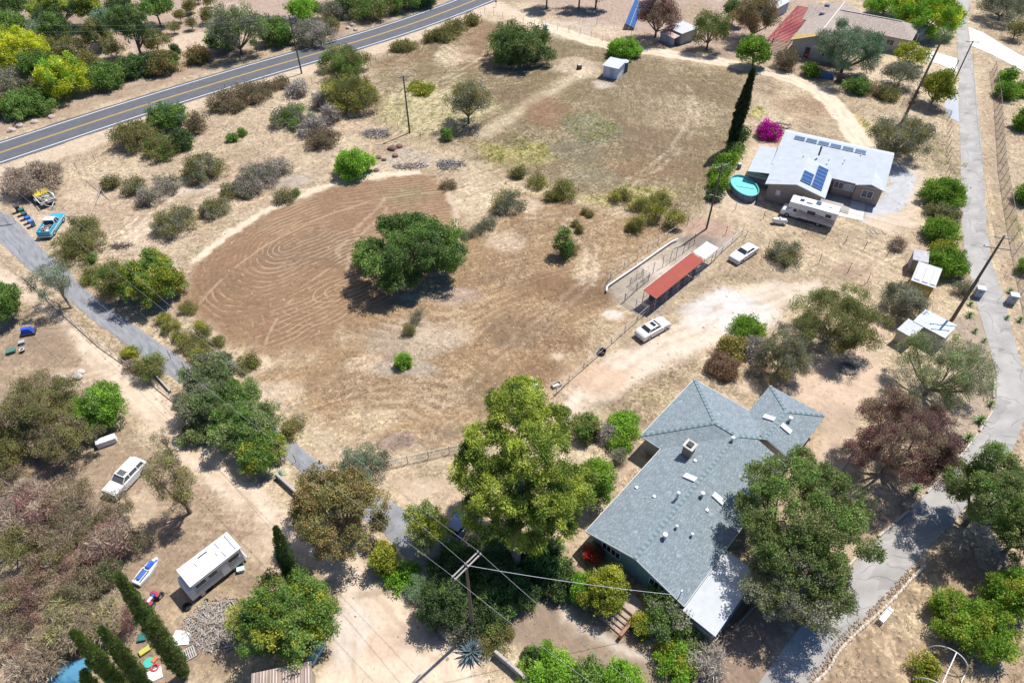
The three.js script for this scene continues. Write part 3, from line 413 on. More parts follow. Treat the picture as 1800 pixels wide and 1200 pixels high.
T('pine_tree', 'darkpine', 228, 45, 34, 40, 2.5, 'tall open dark pine with a visible trunk behind the roadside bushes', 'tree', null, { lobes: 16, dens: .75, mix: 'green', mixw: .25 });
T('pine_tree', 'olive', 272, 72, 24, 16, 1, 'olive pine bough clump beside the tall open dark pine', 'tree');
T('pine_tree', 'olive', 200, 85, 16, 12, .6, 'small olive pine at the foot of the tall open dark pine', 'tree');
T('shade_tree', 'green', 270, 10, 32, 16, 2.4, 'round green tree with a clean trunk casting shade on bare orchard soil', 'tree');
for (const [x, y, r] of [[332, 10, 9], [314, 26, 8], [303, 46, 9], [335, 40, 7], [360, 27, 10], [367, 0, 8], [345, -6, 7]]) T('young_fruit_tree', 'olive', x, y, r, r * .8, .9, 'young fruit tree standing alone in bare orchard soil across the highway', 'fruit tree', OR, { dens: 1.3 });
T('topiary_tree', 'dark', 306, 89, 7, 8, .8, 'little round dark tree on the pale path beside the roadside bushes', 'tree');
T('thicket', 'lime', 38, 92, 52, 42, 0, 'bright lime green thicket spreading down towards the highway', 'shrub');
T('thicket', 'lime', 108, 140, 46, 42, 0, 'lime green thicket with darker green base right by the highway', 'shrub', null, { mix: 'bright', mixw: .35 });
T('shrub', 'sage', 22, 145, 26, 22, 0, 'grey green shrub below the lime green thicket', 'shrub');
T('shrub', 'green', 45, 182, 44, 24, 0, 'deep green shrub on the highway bank below the lime thicket', 'shrub');
T('shrub', 'brownolive', -4, 188, 20, 22, 0, 'orange tinged shrub on the highway bank', 'shrub');
T('shrub', 'olive', 84, 165, 22, 24, 0, 'brownish olive shrub wedged beside the lime thicket on the highway bank', 'shrub');
T('roadside_bush', 'green', 182, 138, 30, 24, 0, 'rounded green bush next to the lime thicket by the highway', 'bush');
T('roadside_bush', 'green', 222, 122, 25, 20, 0, 'rounded green bush in the middle of the roadside row', 'bush', null, { mix: 'dark', mixw: .4 });
T('roadside_bush', 'brownolive', 286, 112, 28, 22, 0, 'olive yellow rounded bush closing the roadside row', 'bush', null, { mix: 'green', mixw: .4 });
T('roadside_bush', 'dark', 254, 116, 24, 20, 0, 'dark rounded bush between green and olive ones in the roadside row', 'bush');
T('shade_tree', 'sage', 412, 50, 46, 40, 1, 'large grey green tree overhanging the highway shoulder', 'tree', null, { mix: 'green', mixw: .5 });
T('shrub', 'brownolive', 348, 98, 20, 16, 0, 'olive bush at the foot of the large grey green highway tree', 'bush');
T('shade_tree', 'green', 390, 72, 26, 20, .5, 'green tree tucked under the large grey green highway tree', 'tree', null, { mix: 'dark', mixw: .3 });
T('shrub', 'green', 488, 58, 28, 26, 0, 'fresh green bush behind the highway power pole', 'bush');
T('shrub', 'bright', 534, 18, 24, 20, .4, 'bright green bush upslope of the grey scrub across the highway', 'bush');
T('shrub', 'sage', 588, 22, 26, 18, 0, 'dusty sage bush with pale leaves upslope across the highway', 'bush');
T('shrub', 'sage', 548, 62, 34, 24, 0, 'grey leafless looking scrub beside the highway asphalt', 'bush', null, { mix: 'grey', mixw: .5 });
T('shrub', 'olive', 582, 45, 12, 18, 0, 'narrow olive bush beside the grey scrub across the highway', 'bush');
T('shrub', 'olive', 655, 14, 38, 24, 0, 'wide dark olive bush leaning over the highway edge', 'bush', null, { mix: 'green', mixw: .5 });
T('shrub', 'green', 708, 4, 26, 20, 0, 'green bush beside the wide dark olive bush at the highway edge', 'bush');
T('shrub', 'dark', 742, -2, 24, 18, 0, 'dark bush at the end of the row leaning over the highway edge', 'bush');
T('shrub', 'sage', 468, 40, 18, 12, 0, 'small sage bush beside the large grey green highway tree', 'bush');
T('shade_tree', 'green', 66, 118, 30, 24, .6, 'mid green tree growing between the two lime green thickets', 'tree');
T('pine_tree', 'darkpine', 165, 58, 24, 22, 1.2, 'dark pine between the small blue green tree and the power lines', 'tree', null, { mix: 'olive', mixw: .4 });
T('shrub', 'olive', 148, 105, 22, 13, 0, 'low olive shrub on bare orchard soil above the roadside row', 'shrub');
T('shade_tree', 'green', 15, 45, 30, 22, .6, 'green tree behind the lime green thicket at the orchard edge', 'tree');
T('shade_tree', 'dark', 205, 8, 24, 16, 1.6, 'dark shade tree upslope of the small blue green tree', 'tree');
T('shade_tree', 'oak', 620, 0, 30, 16, 1, 'dark green tree upslope of the dusty sage bush', 'tree');
// --- strip between highway and field
T('chaparral_shrub', 'green', 293, 208, 30, 25, 0, 'tallest green shrub of the clump beside the highway, with blue green top', 'shrub', null, { mix: 'blue', mixw: .5 });
T('chaparral_shrub', 'olive', 236, 238, 34, 28, 0, 'olive shrub of the clump beside the highway, reaching to its white line', 'shrub');
T('chaparral_shrub', 'olive', 285, 258, 34, 18, 0, 'low olive shrub at the foot of the clump beside the highway', 'shrub', null, { mix: 'green', mixw: .4 });
T('chaparral_shrub', 'mixbrown', 344, 219, 20, 17, 0, 'dull brown green shrub ending the clump beside the highway', 'shrub');
T('chaparral_shrub', 'dark', 316, 248, 18, 18, 0, 'dark shrub tucked against the tallest of the highway clump', 'shrub');
const FS = 'scrub along the highway fence';
for (const [x, y, a, b] of [[392, 176, 28, 18], [432, 162, 24, 14], [465, 158, 22, 13], [492, 147, 16, 10], [415, 188, 14, 8], [450, 172, 18, 8]]) T('fence_scrub', 'mixbrown', x, y, a, b, 0, 'dusty brown green scrub growing along the wire fence beside the highway', 'shrub', FS);
T('chaparral_shrub', 'sage', 512, 205, 34, 20, 0, 'grey green shrub standing clear on pale ground near the boulders', 'shrub', null, { mix: 'green', mixw: .4 });
T('chaparral_shrub', 'mixbrown', 568, 245, 30, 16, 0, 'brown green shrub growing over the pale boulders', 'shrub');
T('chaparral_shrub', 'grey', 552, 225, 22, 14, 0, 'leafless grey shrub among the pale boulders', 'shrub');
for (const [x, y, a, b] of [[522, 160, 18, 12], [568, 178, 16, 14], [580, 205, 14, 14], [546, 214, 10, 9], [600, 190, 10, 8]]) T('dry_scrub', 'grey', x, y, a, b, 0, 'small grey dry scrub among the boulders beside the big olive bush', 'scrub', 'dry scrub among the boulders');
T('roadside_bush', 'olive', 608, 112, 46, 17, 0, 'long olive bush hugging the highway shoulder opposite the pole', 'bush', null, { mix: 'green', mixw: .3 });
T('roadside_bush', 'olive', 618, 168, 50, 34, 0, 'big domed olive green bush at the corner of the wire fence', 'bush', null, { mix: 'citrusy', mixw: .25 });
for (const [x, y, a, b] of [[778, 60, 20, 10], [758, 66, 14, 9], [716, 80, 16, 9], [800, 48, 18, 8], [830, 36, 16, 7], [700, 84, 10, 6]]) T('fence_scrub', 'olive', x, y, a, b, 0, 'low olive scrub on the bank between the highway and upper meadow', 'scrub', 'scrub on the highway bank');
T('oak_tree', 'sage', 822, 176, 37, 32, 1.6, 'grey green tree with dark trunk and shade in the upper meadow', 'tree', null, { mix: 'olive', mixw: .3 });
T('shrub', 'green', 786, 236, 10, 11, 0, 'small green bush on the fence beside the grey green meadow tree', 'bush');
T('oak_tree', 'oak', 915, 84, 54, 40, 0, 'dense dark green oak rounded to the ground in the upper meadow', 'tree', null, { mix: 'oakgrey', mixw: .4 });
T('shrub', 'bright', 1097, 88, 26, 17, 0, 'tight bright green bush behind the little white shed', 'bush', null, { dens: 1.5 });
T('shrub', 'bright', 622, 290, 33, 27, 0, 'vivid green bush standing alone above the ploughed ground', 'bush', null, { dens: 1.2 });
const CH = 'chaparral on the pale slope';
for (const [x, y, a, b] of [[360, 295, 34, 25], [195, 322, 15, 13], [236, 328, 20, 15], [375, 367, 26, 17], [500, 347, 18, 11], [410, 335, 20, 12], [432, 340, 14, 9]]) T('chaparral_shrub', 'olive', x, y, a, b, 0, 'rounded dull green chaparral shrub on the pale slope above the plough line', 'shrub', CH, { mix: 'sage', mixw: .5 });
for (const [x, y, a, b] of [[292, 326, 24, 14], [262, 346, 20, 16], [452, 312, 34, 13], [480, 298, 28, 9], [438, 330, 24, 9], [335, 318, 12, 8]]) T('grey_scrub', 'sage', x, y, a, b, 0, 'silver grey scrub among chaparral on the pale slope above the plough line', 'scrub', 'grey scrub on the pale slope', { mix: 'grey', mixw: .65 });
T('chaparral_shrub', 'sage', 308, 390, 38, 25, 0, 'largest grey and olive chaparral shrub near the ploughed corner', 'shrub', null, { mix: 'olive', mixw: .45 });
T('hedge_shrub', 'dry', 60, 317, 44, 13, 0, 'brown dry hedge behind the loaded trailer', 'hedge');
T('hedge_shrub', 'brownred', 24, 325, 15, 12, 0, 'reddish shrub at the end of the dry hedge', 'shrub');
T('chaparral_shrub', 'olive', 148, 402, 26, 20, 0, 'upper olive shrub beside the turquoise pickup truck', 'shrub', null, { mix: 'sage', mixw: .4 });
T('chaparral_shrub', 'olive', 136, 434, 40, 18, 0, 'lower spreading olive shrub beside the turquoise pickup truck', 'shrub');
T('roadside_tree', 'olive', 205, 495, 34, 42, 0, 'dark olive tree next to the yellow green one by the lane', 'tree', null, { mix: 'green', mixw: .4 });
T('roadside_tree', 'citrusy', 270, 495, 50, 54, 0, 'big yellow green tree at the ploughed corner by the lane', 'tree', null, { mix: 'green', mixw: .5 });
T('gum_tree', 'sage', 92, 492, 36, 32, 2.2, 'thin grey blue tree leaning over the lane, light showing through', 'tree', null, { dens: .55, lean: [.8, .6], bark: barkGrey, mix: 'blue', mixw: .3 });
T('shade_tree', 'green', 2, 530, 34, 34, .6, 'green tree beside the junk bins at the edge of the dirt yard', 'tree');
const LV = 'shrubs on the lane verge';
for (const [x, y, a, b] of [[330, 542, 14, 11], [352, 582, 14, 18], [366, 602, 12, 10], [384, 602, 10, 9], [435, 640, 20, 14], [300, 575, 16, 10], [285, 562, 14, 9], [330, 605, 20, 10], [355, 625, 20, 10], [375, 640, 16, 10], [168, 480, 20, 8], [155, 492, 14, 8], [318, 590, 14, 10]]) T('verge_shrub', 'olive', x, y, a, b, 0, 'small olive green shrub on the verge between lane and ploughed ground', 'shrub', LV, { mix: 'citrusy', mixw: .2 });
T('verge_shrub', 'olive', 265, 645, 26, 22, .4, 'dark olive shrub on the low fence between lane and dirt track', 'shrub', null, { mix: 'green', mixw: .4 });
T('verge_shrub', 'citrusy', 228, 622, 14, 11, 0, 'pale yellow green shrub beside the dirt track fence', 'shrub');
T('verge_shrub', 'dry', 232, 645, 12, 8, 0, 'dry brown tuft shrub at the dirt track fence', 'shrub');
T('pepper_tree', 'weep', 372, 658, 48, 30, 1, 'grey green pepper tree covering the lane beside the verge shrubs', 'tree', null, { mix: 'sage', mixw: .4 });
T('pepper_tree', 'weep', 360, 705, 48, 36, 1.2, 'grey green pepper tree with its shade on the dirt track', 'tree', null, { mix: 'sage', mixw: .4 });
T('pepper_tree', 'green', 415, 750, 48, 32, 1.2, 'greener pepper tree between lane and dirt track', 'tree', null, { mix: 'weep', mixw: .5 });
T('pepper_tree', 'green', 458, 795, 42, 34, .8, 'bright green pepper tree beside the low wall and small agave', 'tree', null, { mix: 'citrusy', mixw: .3 });
T('pepper_tree', 'weep', 460, 738, 32, 22, 1, 'dull green pepper tree touching the field fence', 'tree');
T('pepper_tree', 'weep', 345, 760, 26, 20, .3, 'low weeping shrub under the pepper trees at the dirt track edge', 'shrub', null, { dens: .7 });
T('pepper_tree', 'green', 410, 700, 40, 26, .8, 'fresh green pepper tree in the middle of the clump over the lane', 'tree', null, { mix: 'weep', mixw: .4 });
T('shrub', 'olive', 518, 752, 22, 19, 0, 'round olive bush at the field fence beside the lane', 'bush');
T('brown_tree', 'brownolive', 592, 892, 84, 80, .8, 'big olive and rust coloured tree between the lane and the yard', 'tree', null, { mix: 'olive', mixw: .35 });
T('juniper_tree', 'sage', 642, 812, 40, 28, .3, 'silvery juniper against the white rail fence', 'tree', null, { mix: 'blue', mixw: .35 });
T('yard_tree', 'green', 505, 1078, 88, 82, .6, 'big dense green tree over the ribbed metal roof', 'tree', null, { mix: 'citrusy', mixw: .3 });
cypress([516, 1028], [484, 928], 11, 'single dark cypress rising beside the big dense green tree');
cypress([325, 1187], [205, 1010], 14, 'tallest cypress, beside the white motor camper yard', null, '', [[.09, .135, .03], [.17, .215, .05]]);
cypress([262, 1215], [176, 1104], 11, 'middle cypress of the three above the blue tarp', null, '', [[.09, .135, .03], [.17, .215, .05]]);
cypress([228, 1225], [127, 1110], 12, 'cypress leaning over dry brush next to the blue tarp', null, '', [[.10, .15, .03], [.18, .23, .05]]);
cypress([172, 1240], [146, 1180], 11, 'low young cypress right at the blue tarp', null, '', [[.10, .15, .03], [.18, .23, .05]]);
// left yard brush
T('yard_tree', 'olive', 62, 720, 76, 60, 1, 'broad dusty olive tree over the brush of the dirt yard', 'tree', null, { mix: 'mixbrown', mixw: .4 });
T('yard_tree', 'bright', 170, 722, 46, 46, .4, 'bright green tree beside the white chest on the dirt yard', 'tree', null, { mix: 'green', mixw: .5 });
T('yard_tree', 'mixbrown', 112, 760, 58, 42, 1.4, 'brown olive tree with a bare leaning trunk by the dry brush', 'tree', null, { lean: [.6, 1.2], mix: 'olive', mixw: .4 });
T('yard_tree', 'olive', 10, 800, 36, 50, .2, 'olive bush under the broad dusty olive tree', 'bush');
T('dying_tree', 'mixbrown', 302, 850, 38, 60, 1.2, 'half dead brown green tree standing in the dirt yard near the wrecked car', 'tree', null, { dens: .55, vmax: 2.1, mix: 'olive', mixw: .4 });
T('dying_tree', 'mixbrown', 285, 770, 16, 22, 1.5, 'spindly half dead sapling with rust leaves beside the dirt track', 'tree', null, { dens: .35 });
const DB = 'leafless dry brush in the dirt yard';
{ let bi = 0; for (const [x, y, a, b] of [[50, 890, 50, 34], [120, 875, 44, 30], [105, 935, 46, 34], [20, 960, 44, 36], [185, 950, 40, 34], [55, 1040, 48, 36], [150, 1030, 42, 36], [115, 1105, 46, 36], [25, 1120, 44, 36], [200, 890, 34, 26], [80, 985, 40, 30], [180, 1085, 36, 30], [228, 1080, 24, 22], [15, 850, 34, 24], [65, 1165, 44, 32], [240, 945, 24, 20], [140, 985, 34, 26], [10, 1050, 34, 30]]) { const kd = ['dry', 'mixbrown', 'mixbrown', 'olive', 'dry', 'brownred', 'mixbrown'][bi++ % 7]; T('dry_brush', kd, x, y, a, b, .9, { dry: 'pale brown leafless brush tangled over the dirt yard below the wrecked car', mixbrown: 'dull brown green brush tangled over the dirt yard below the wrecked car', olive: 'olive leaved brush among the dry brush below the wrecked car', brownred: 'reddish brush among the dry brush below the wrecked car' }[kd], 'brush', 'brush in the dirt yard', { dens: kd === 'dry' || kd === 'grey' ? .5 : .42, bark: barkGrey, vmax: .75, mix: ['olive', 'brownred', 'mixbrown', 'mixbrown'][bi % 4], mixw: .4 }); } }
for (const [x, y, a, b] of [[160, 930, 26, 20], [110, 1060, 24, 24], [70, 960, 20, 16], [190, 1010, 24, 26]]) T('dark_brush', 'mixbrown', x, y, a, b, .2, 'dark brown green bush caught within the leafless dry brush', 'bush', 'dark bushes in the dry brush', { mix: 'dark', mixw: .3 });
// centre
T('oak_tree', 'oak', 722, 446, 94, 74, .4, 'great dark green oak standing alone at the ploughed ground', 'tree', null, { mix: 'green', mixw: .3, leaf: 1.05, lobes: 40 });
// the big pine: one tree, several crown masses
{
  const foot = P(905, 1010), root = thing('pine_tree', 'tall yellow green pine with several billowing crowns beside the grey roofed house', 'tree', [foot.x, 0, foot.z]);
  const masses = [[905, 720, 62, 50, 13], [965, 745, 48, 42, 11.5], [860, 790, 58, 48, 11], [940, 800, 66, 52, 13], [1005, 855, 52, 48, 9], [880, 860, 64, 44, 10], [960, 880, 64, 46, 9.5], [830, 830, 46, 50, 9], [985, 910, 44, 44, 6.5], [925, 930, 48, 40, 7], [850, 900, 48, 36, 7], [915, 690, 40, 26, 12.5]];
  const woods = [bar(V3(0, 0, 0), V3(.2, 6, -1.2), .5, .38, 9), bar(V3(.2, 6, -1.2), V3(.6, 13, -3), .38, .12, 8)], list = [];
  for (const [cx, cy, rx, ry, h] of masses) {
    const c = P(cx, cy, h), s = metresPerPixel(cx, cy, h), R = rx * s, V = R * .72, rel = V3(c.x - foot.x, h, c.z - foot.z);
    woods.push(bar(V3(.3, h * .62, -1.5), V3(rel.x * .7, h - V * .5, rel.z * .7), .16, .05, 5));
    const sub = []; for (let i = 0; i < 26; i++) { const y = 1 - (i + .5) / 26 * 1.5, a = i * 2.4 + rr(-.3, .3), q = Math.sqrt(1 - y * y), k = rr(.5, .8); sub.push({ p: V3(Math.cos(a) * q * k, y * k, Math.sin(a) * q * k), r: rr(.15, .25), m: rnd() }); }
    const n = Math.round(R * R * 24);
    for (let i = 0; i < n; i++) { const L = sub[Math.floor(rnd() * 26)], y = rr(-.4, 1), a = rr(0, 6.28), q = Math.sqrt(1 - y * y), k = L.r * rr(.75, 1.1), p = V3(L.p.x + Math.cos(a) * q * k, L.p.y + y * k, L.p.z + Math.sin(a) * q * k); list.push({ p: V3(rel.x + p.x * R, h + p.y * V, rel.z + p.z * R), s: rr(.8, 1.3), c: leafTone('pine', L.m) }); }
  }
  mesh('trunk', woods, barkMat, root); sprays(list, 'pine', root);
}
T('shade_tree', 'citrusy', 752, 925, 44, 52, 1, 'light airy yellow green tree over the lane beside the tall pine', 'tree', null, { dens: .6, mix: 'weep', mixw: .5 });
T('shade_tree', 'citrus', 1048, 845, 34, 48, 1, 'fresh green tree between the tall pine and the house wall', 'tree');
T('shrub', 'green', 1034, 752, 27, 25, 0, 'olive green bush at the end of the pale drive', 'bush', null, { mix: 'olive', mixw: .5 });
T('shrub', 'bright', 1098, 748, 26, 18, 0, 'clipped vivid green bush beside the pale drive', 'bush', null, { dens: 1.5 });
T('shrub', 'citrus', 1090, 776, 24, 17, 0, 'leafy green bush below the clipped vivid one near the porch', 'bush');
T('shrub', 'grey', 1066, 762, 18, 16, 0, 'grey twiggy shrub between two green bushes near the porch', 'shrub');
T('shrub', 'sage', 1087, 802, 14, 14, 0, 'sage grey shrub beside the porch slab', 'shrub');
const DK = 'dark trees in the shade below the pine';
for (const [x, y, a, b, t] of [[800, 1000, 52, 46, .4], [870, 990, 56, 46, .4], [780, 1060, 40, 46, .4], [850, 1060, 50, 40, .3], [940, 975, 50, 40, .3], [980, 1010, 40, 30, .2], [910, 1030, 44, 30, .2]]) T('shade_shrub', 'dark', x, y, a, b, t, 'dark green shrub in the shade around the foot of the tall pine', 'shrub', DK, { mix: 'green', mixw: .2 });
T('shrub', 'sage', 808, 1092, 44, 28, 0, 'grey green shrub above the blue agave', 'shrub');
T('shrub', 'olive', 868, 1112, 34, 30, 0, 'olive shrub beside the blue agave and the block wall', 'shrub');
T('shrub', 'citrusy', 672, 985, 26, 32, 0, 'yellow shrub with pale blossom between lane and yard', 'shrub');
T('shrub', 'bright', 706, 1010, 28, 22, 0, 'bright green shrub spilling onto the dirt beside the lane', 'shrub');
T('shrub', 'blue', 735, 1032, 20, 20, 0, 'blue green shrub beside the bright one at the dirt edge', 'shrub');
T('flowering_shrub', 'redflower', 1042, 972, 17, 17, 0, 'shrub with red flowers under the house gable', 'shrub', null, { mix: 'redflower', mixw: .5 });
T('garden_tree', 'citrusy', 1062, 1036, 40, 40, .4, 'round yellow green garden tree beside the brick steps', 'tree');
T('garden_tree', 'bright', 1022, 1034, 22, 26, 0, 'vivid green bush against the round yellow green garden tree', 'bush');
T('garden_tree', 'green', 1168, 1080, 42, 40, .5, 'round sage green garden tree under the house gable corner', 'tree', null, { mix: 'sage', mixw: .5 });
T('shrub', 'citrusy', 1126, 1100, 17, 26, 0, 'yellow green shrub leaning on the round sage green tree', 'shrub');
T('shrub', 'bright', 1185, 1165, 42, 36, 0, 'light green loose shrub beside the patio corner', 'shrub', null, { mix: 'citrusy', mixw: .4 });
T('shrub', 'weep', 1215, 1135, 26, 24, 0, 'dull green shrub at the patio corner post', 'shrub');
T('shrub', 'bright', 962, 1182, 46, 34, 0, 'feathery bright green bush at the block wall', 'bush');
T('shrub', 'green', 1030, 1192, 32, 28, 0, 'mid green bush between two bright ones at the yard edge', 'bush');
T('shrub', 'bright', 1098, 1196, 34, 28, 0, 'bright green bush at the yard edge beside a yellow shrub', 'bush');
T('shrub', 'dark', 935, 1155, 14, 18, 0, 'small dark conifer bush by the block wall', 'bush');
T('shrub', 'grey', 1240, 1160, 30, 20, 0, 'pale dry shrub beside the patio slab', 'shrub');
T('oak_tree', 'oakgrey', 1412, 905, 132, 84, 3.4, 'huge spreading grey green oak overhanging the house roof and lane', 'tree', null, { mix: 'green', mixw: .35, lobes: 44, lean: [-2.5, 4.5], vmax: .6, dens: 1.0 });
T('oak_tree', 'oakgrey', 1400, 1020, 96, 66, 2.6, 'lower grey green oak casting shade on the concrete lane', 'tree', null, { mix: 'sage', mixw: .4, lobes: 30, vmax: .7 });
T('lane_oak', 'oakgrey', 1745, 868, 78, 82, 1.4, 'large green oak over the bend of the concrete lane', 'tree', null, { mix: 'green', mixw: .3, lobes: 36 });
T('lane_oak', 'oakgrey', 1808, 930, 56, 60, 1.2, 'green oak partly behind the one over the lane bend', 'tree');
T('citrus_tree', 'citrus', 1712, 1102, 62, 54, .2, 'big glossy round citrus tree in the dry orchard plot', 'fruit tree', null, { mix: 'citrusy', mixw: .2 });
T('citrus_tree', 'citrus', 1775, 1046, 42, 48, .2, 'citrus tree just behind the big glossy round one', 'fruit tree', null, { mix: 'citrusy', mixw: .25 });
T('shrub', 'citrusy', 1628, 1180, 30, 24, 0, 'weedy green bush growing within the hoop frame', 'bush', null, { dens: .7 });
T('bronze_tree', 'brownred', 1590, 775, 96, 88, 1.2, 'big bronze leaved tree with dark crown beside the concrete lane', 'tree', null, { lobes: 36, mix: 'mixbrown', mixw: .4 });
T('shade_tree', 'sage', 1655, 650, 82, 68, 1, 'loose green tree drooping over the metal roofed shed and lane', 'tree', null, { dens: .7, mix: 'weep', mixw: .5 });
T('oak_tree', 'olive', 1475, 560, 78, 54, 1, 'wide olive oak on the pale yard between drive and sheds', 'tree', null, { mix: 'oakgrey', mixw: .5 });
T('oak_tree', 'sage', 1375, 632, 44, 46, .3, 'dark grey green oak by the clipped hedges', 'tree', null, { mix: 'olive', mixw: .4 });
T('oak_tree', 'sage', 1590, 530, 42, 38, .2, 'grey green tree beside the ochre walled shed', 'tree');
T('shrub', 'sage', 1384, 447, 28, 21, 0, 'single grey green bush on dry ground below the motorhome', 'bush', null, { mix: 'olive', mixw: .4 });
T('clipped_hedge', 'clippedgreen', 1315, 578, 26, 18, 0, 'clipped bright green hedge beside the pale drive', 'hedge', null, { vmax: .6 });
T('clipped_hedge', 'clipped', 1290, 612, 24, 17, 0, 'clipped olive yellow hedge mound near the lawn', 'hedge', null, { vmax: .6 });
T('clipped_hedge', 'clippedbrown', 1268, 645, 27, 12, 0, 'clipped brown hedge mound on the dry lawn', 'hedge', null, { vmax: .5 });
T('shrub', 'grey', 1328, 612, 24, 18, 0, 'grey lavender shrub between clipped hedge and dark oak', 'shrub');
const RW = 'citrus row along the concrete lane';
for (const [x, y, a, b] of [[1660, 340, 36, 26], [1655, 408, 27, 20], [1668, 464, 32, 26]]) T('citrus_tree', 'citrus', x, y, a, b, .2, 'dark glossy citrus tree in the row along the straight concrete lane', 'fruit tree', RW);
T('row_shrub', 'olive', 1658, 376, 28, 18, 0, 'dusty sage green shrub within the citrus row along the lane', 'shrub', null, { mix: 'sage', mixw: .5 });
T('row_shrub', 'citrusy', 1660, 434, 20, 14, 0, 'yellowing shrub within the citrus row along the lane', 'shrub');
T('row_shrub', 'sage', 1695, 508, 14, 14, 0, 'small grey shrub at the gate pillar beside the lane', 'shrub');
T('shade_tree', 'sage', 1586, 240, 54, 36, 1, 'grey olive tree with twin crowns beside the curve of the dirt drive', 'tree', null, { mix: 'olive', mixw: .5 });
T('bougainvillea', 'bougain', 1352, 232, 20, 14, 0, 'magenta bougainvillea bush beside the white roofed house', 'bush', null, { dens: 1.2, mix: 'green', mixw: .12 });
cypress([1284, 262], [1325, 121], 9, 'very tall dark narrow cypress above the hedge by the pool', null, '', [[.03, .045, .015], [.055, .075, .025]]);
const HG = 'hedge beside the oval pool';
for (const [x, y, a, b, k] of [[1300, 240, 14, 16, 'dark'], [1290, 265, 16, 12, 'green'], [1278, 283, 18, 14, 'citrus'], [1268, 302, 17, 14, 'citrus'], [1262, 325, 16, 14, 'citrus'], [1256, 345, 12, 10, 'dark']]) T('hedge_shrub', k, x, y, a, b, 0, 'dark green hedge shrub in the row running down to the utility pole by the pool', 'hedge', HG);
// --- top right
T('pepper_tree', 'blue', 1495, 82, 62, 42, 1.2, 'great grey green tree in front of the tan tiled house', 'tree', null, { mix: 'sage', mixw: .3, lobes: 36 });
T('garden_tree', 'citrus', 1330, 88, 27, 24, .8, 'bright green round tree at the corner of the dirt drive', 'tree');
T('garden_tree', 'mixbrown', 1380, 105, 24, 19, 0, 'dull olive bush at the end of the red pergola', 'bush');
T('garden_tree', 'olive', 1250, 48, 30, 28, 1.6, 'olive green tree with trunk beside the grey tin shed', 'tree', null, { mix: 'green', mixw: .4 });
T('garden_tree', 'mixbrown', 1330, 28, 40, 36, .8, 'big brown tinged tree beside the tin shed tree', 'tree', null, { mix: 'brownolive', mixw: .5 });
T('garden_tree', 'oak', 1292, 18, 20, 18, 1, 'dark tree behind the olive green tin shed tree', 'tree');
T('garden_tree', 'brownred', 1158, 24, 36, 32, 1.5, 'brown drooping tree beside the ground solar panels', 'tree', null, { mix: 'mixbrown', mixw: .4 });
for (const x of [962, 1020, 1050]) T('shade_tree', 'dark', x, -22, 24, 18, 2.6, 'tree at the drive entrance throwing round shade on pale soil', 'tree', 'trees at the drive entrance');
T('garden_tree', 'bright', 1640, 22, 58, 36, .6, 'brilliant green tree mass beside the tan tiled house', 'tree', null, { mix: 'lime', mixw: .3, lobes: 30 });
T('garden_tree', 'bright', 1560, 4, 36, 16, .6, 'brilliant green tree behind the tan tiled roof ridge', 'tree');
T('garden_tree', 'citrusy', 1652, 150, 28, 28, .9, 'yellow green garden tree beside the palm trunk', 'tree');
T('garden_tree', 'sage', 1588, 128, 30, 17, 1, 'grey green garden tree in front of the white driveway', 'tree');
T('garden_tree', 'citrusy', 1605, 97, 28, 14, .8, 'pale airy tree over the white driveway', 'tree', null, { dens: .5 });
T('garden_bush', 'green', 1508, 152, 20, 15, 0, 'green bush between stored junk and the dirt drive', 'bush');
T('garden_bush', 'mixbrown', 1540, 158, 16, 13, 0, 'brownish bush beside the green one at the dirt drive', 'bush');
T('garden_bush', 'olive', 1560, 166, 18, 12, 0, 'olive bush with dry base at the dirt drive fence', 'bush');
T('garden_bush', 'citrus', 1426, 125, 13, 12, 0, 'small round green bush beside stored junk', 'bush');
T('far_tree', 'sage', 1768, 8, 40, 24, .6, 'grey sage tree above the white concrete drive', 'tree');
T('far_tree', 'olive', 1790, 52, 16, 12, .8, 'small olive tree on the dry slope above the white drive', 'tree');
const RF = 'fenced orchard beyond the concrete lane';
for (const [x, y, a, b] of [[1774, 135, 12, 11], [1772, 162, 20, 15], [1798, 158, 12, 12], [1798, 214, 16, 20], [1802, 345, 14, 20], [1800, 470, 12, 22], [1798, 14, 10, 8]]) T('orchard_tree', 'citrus', x, y, a, b, 0, 'small glossy orchard tree inside the tall wire fence beyond the concrete lane', 'fruit tree', RF);
// --- meadow scrub
const MS = 'scrub along the meadow fence';
for (const [x, y, a, b] of [[990, 336, 24, 17], [970, 345, 14, 10], [945, 320, 18, 11], [912, 304, 16, 9], [1122, 395, 14, 17], [1152, 372, 18, 22], [1186, 388, 15, 20], [1128, 360, 20, 13], [1160, 350, 18, 12], [1090, 345, 18, 10], [1110, 398, 12, 9]]) T('meadow_scrub', 'olive', x, y, a, b, 0, 'loose olive scrub growing along the wire fence across the meadow', 'scrub', MS, { mix: 'citrusy', mixw: .3, dens: .8 });
T('meadow_shrub', 'green', 992, 432, 15, 30, 0, 'upright dark shrub standing alone below the meadow fence', 'shrub', null, { vmax: 2, mix: 'olive', mixw: .5 });
T('meadow_shrub', 'olive', 1008, 440, 10, 16, 0, 'small shrub touching the upright dark shrub in the meadow', 'shrub');
for (const [x, y, r] of [[1020, 404, 6], [1011, 394, 5], [1029, 372, 6], [1038, 377, 5]]) T('meadow_shrub', 'olive', x, y, r, r, 0, 'tiny dark shrub tuft near the upright meadow shrub', 'shrub', 'tiny tufts in the meadow');
T('meadow_shrub', 'sage', 890, 357, 30, 19, 0, 'grey shrub at the head of the pale bank beside the great oak', 'shrub', null, { mix: 'olive', mixw: .4 });
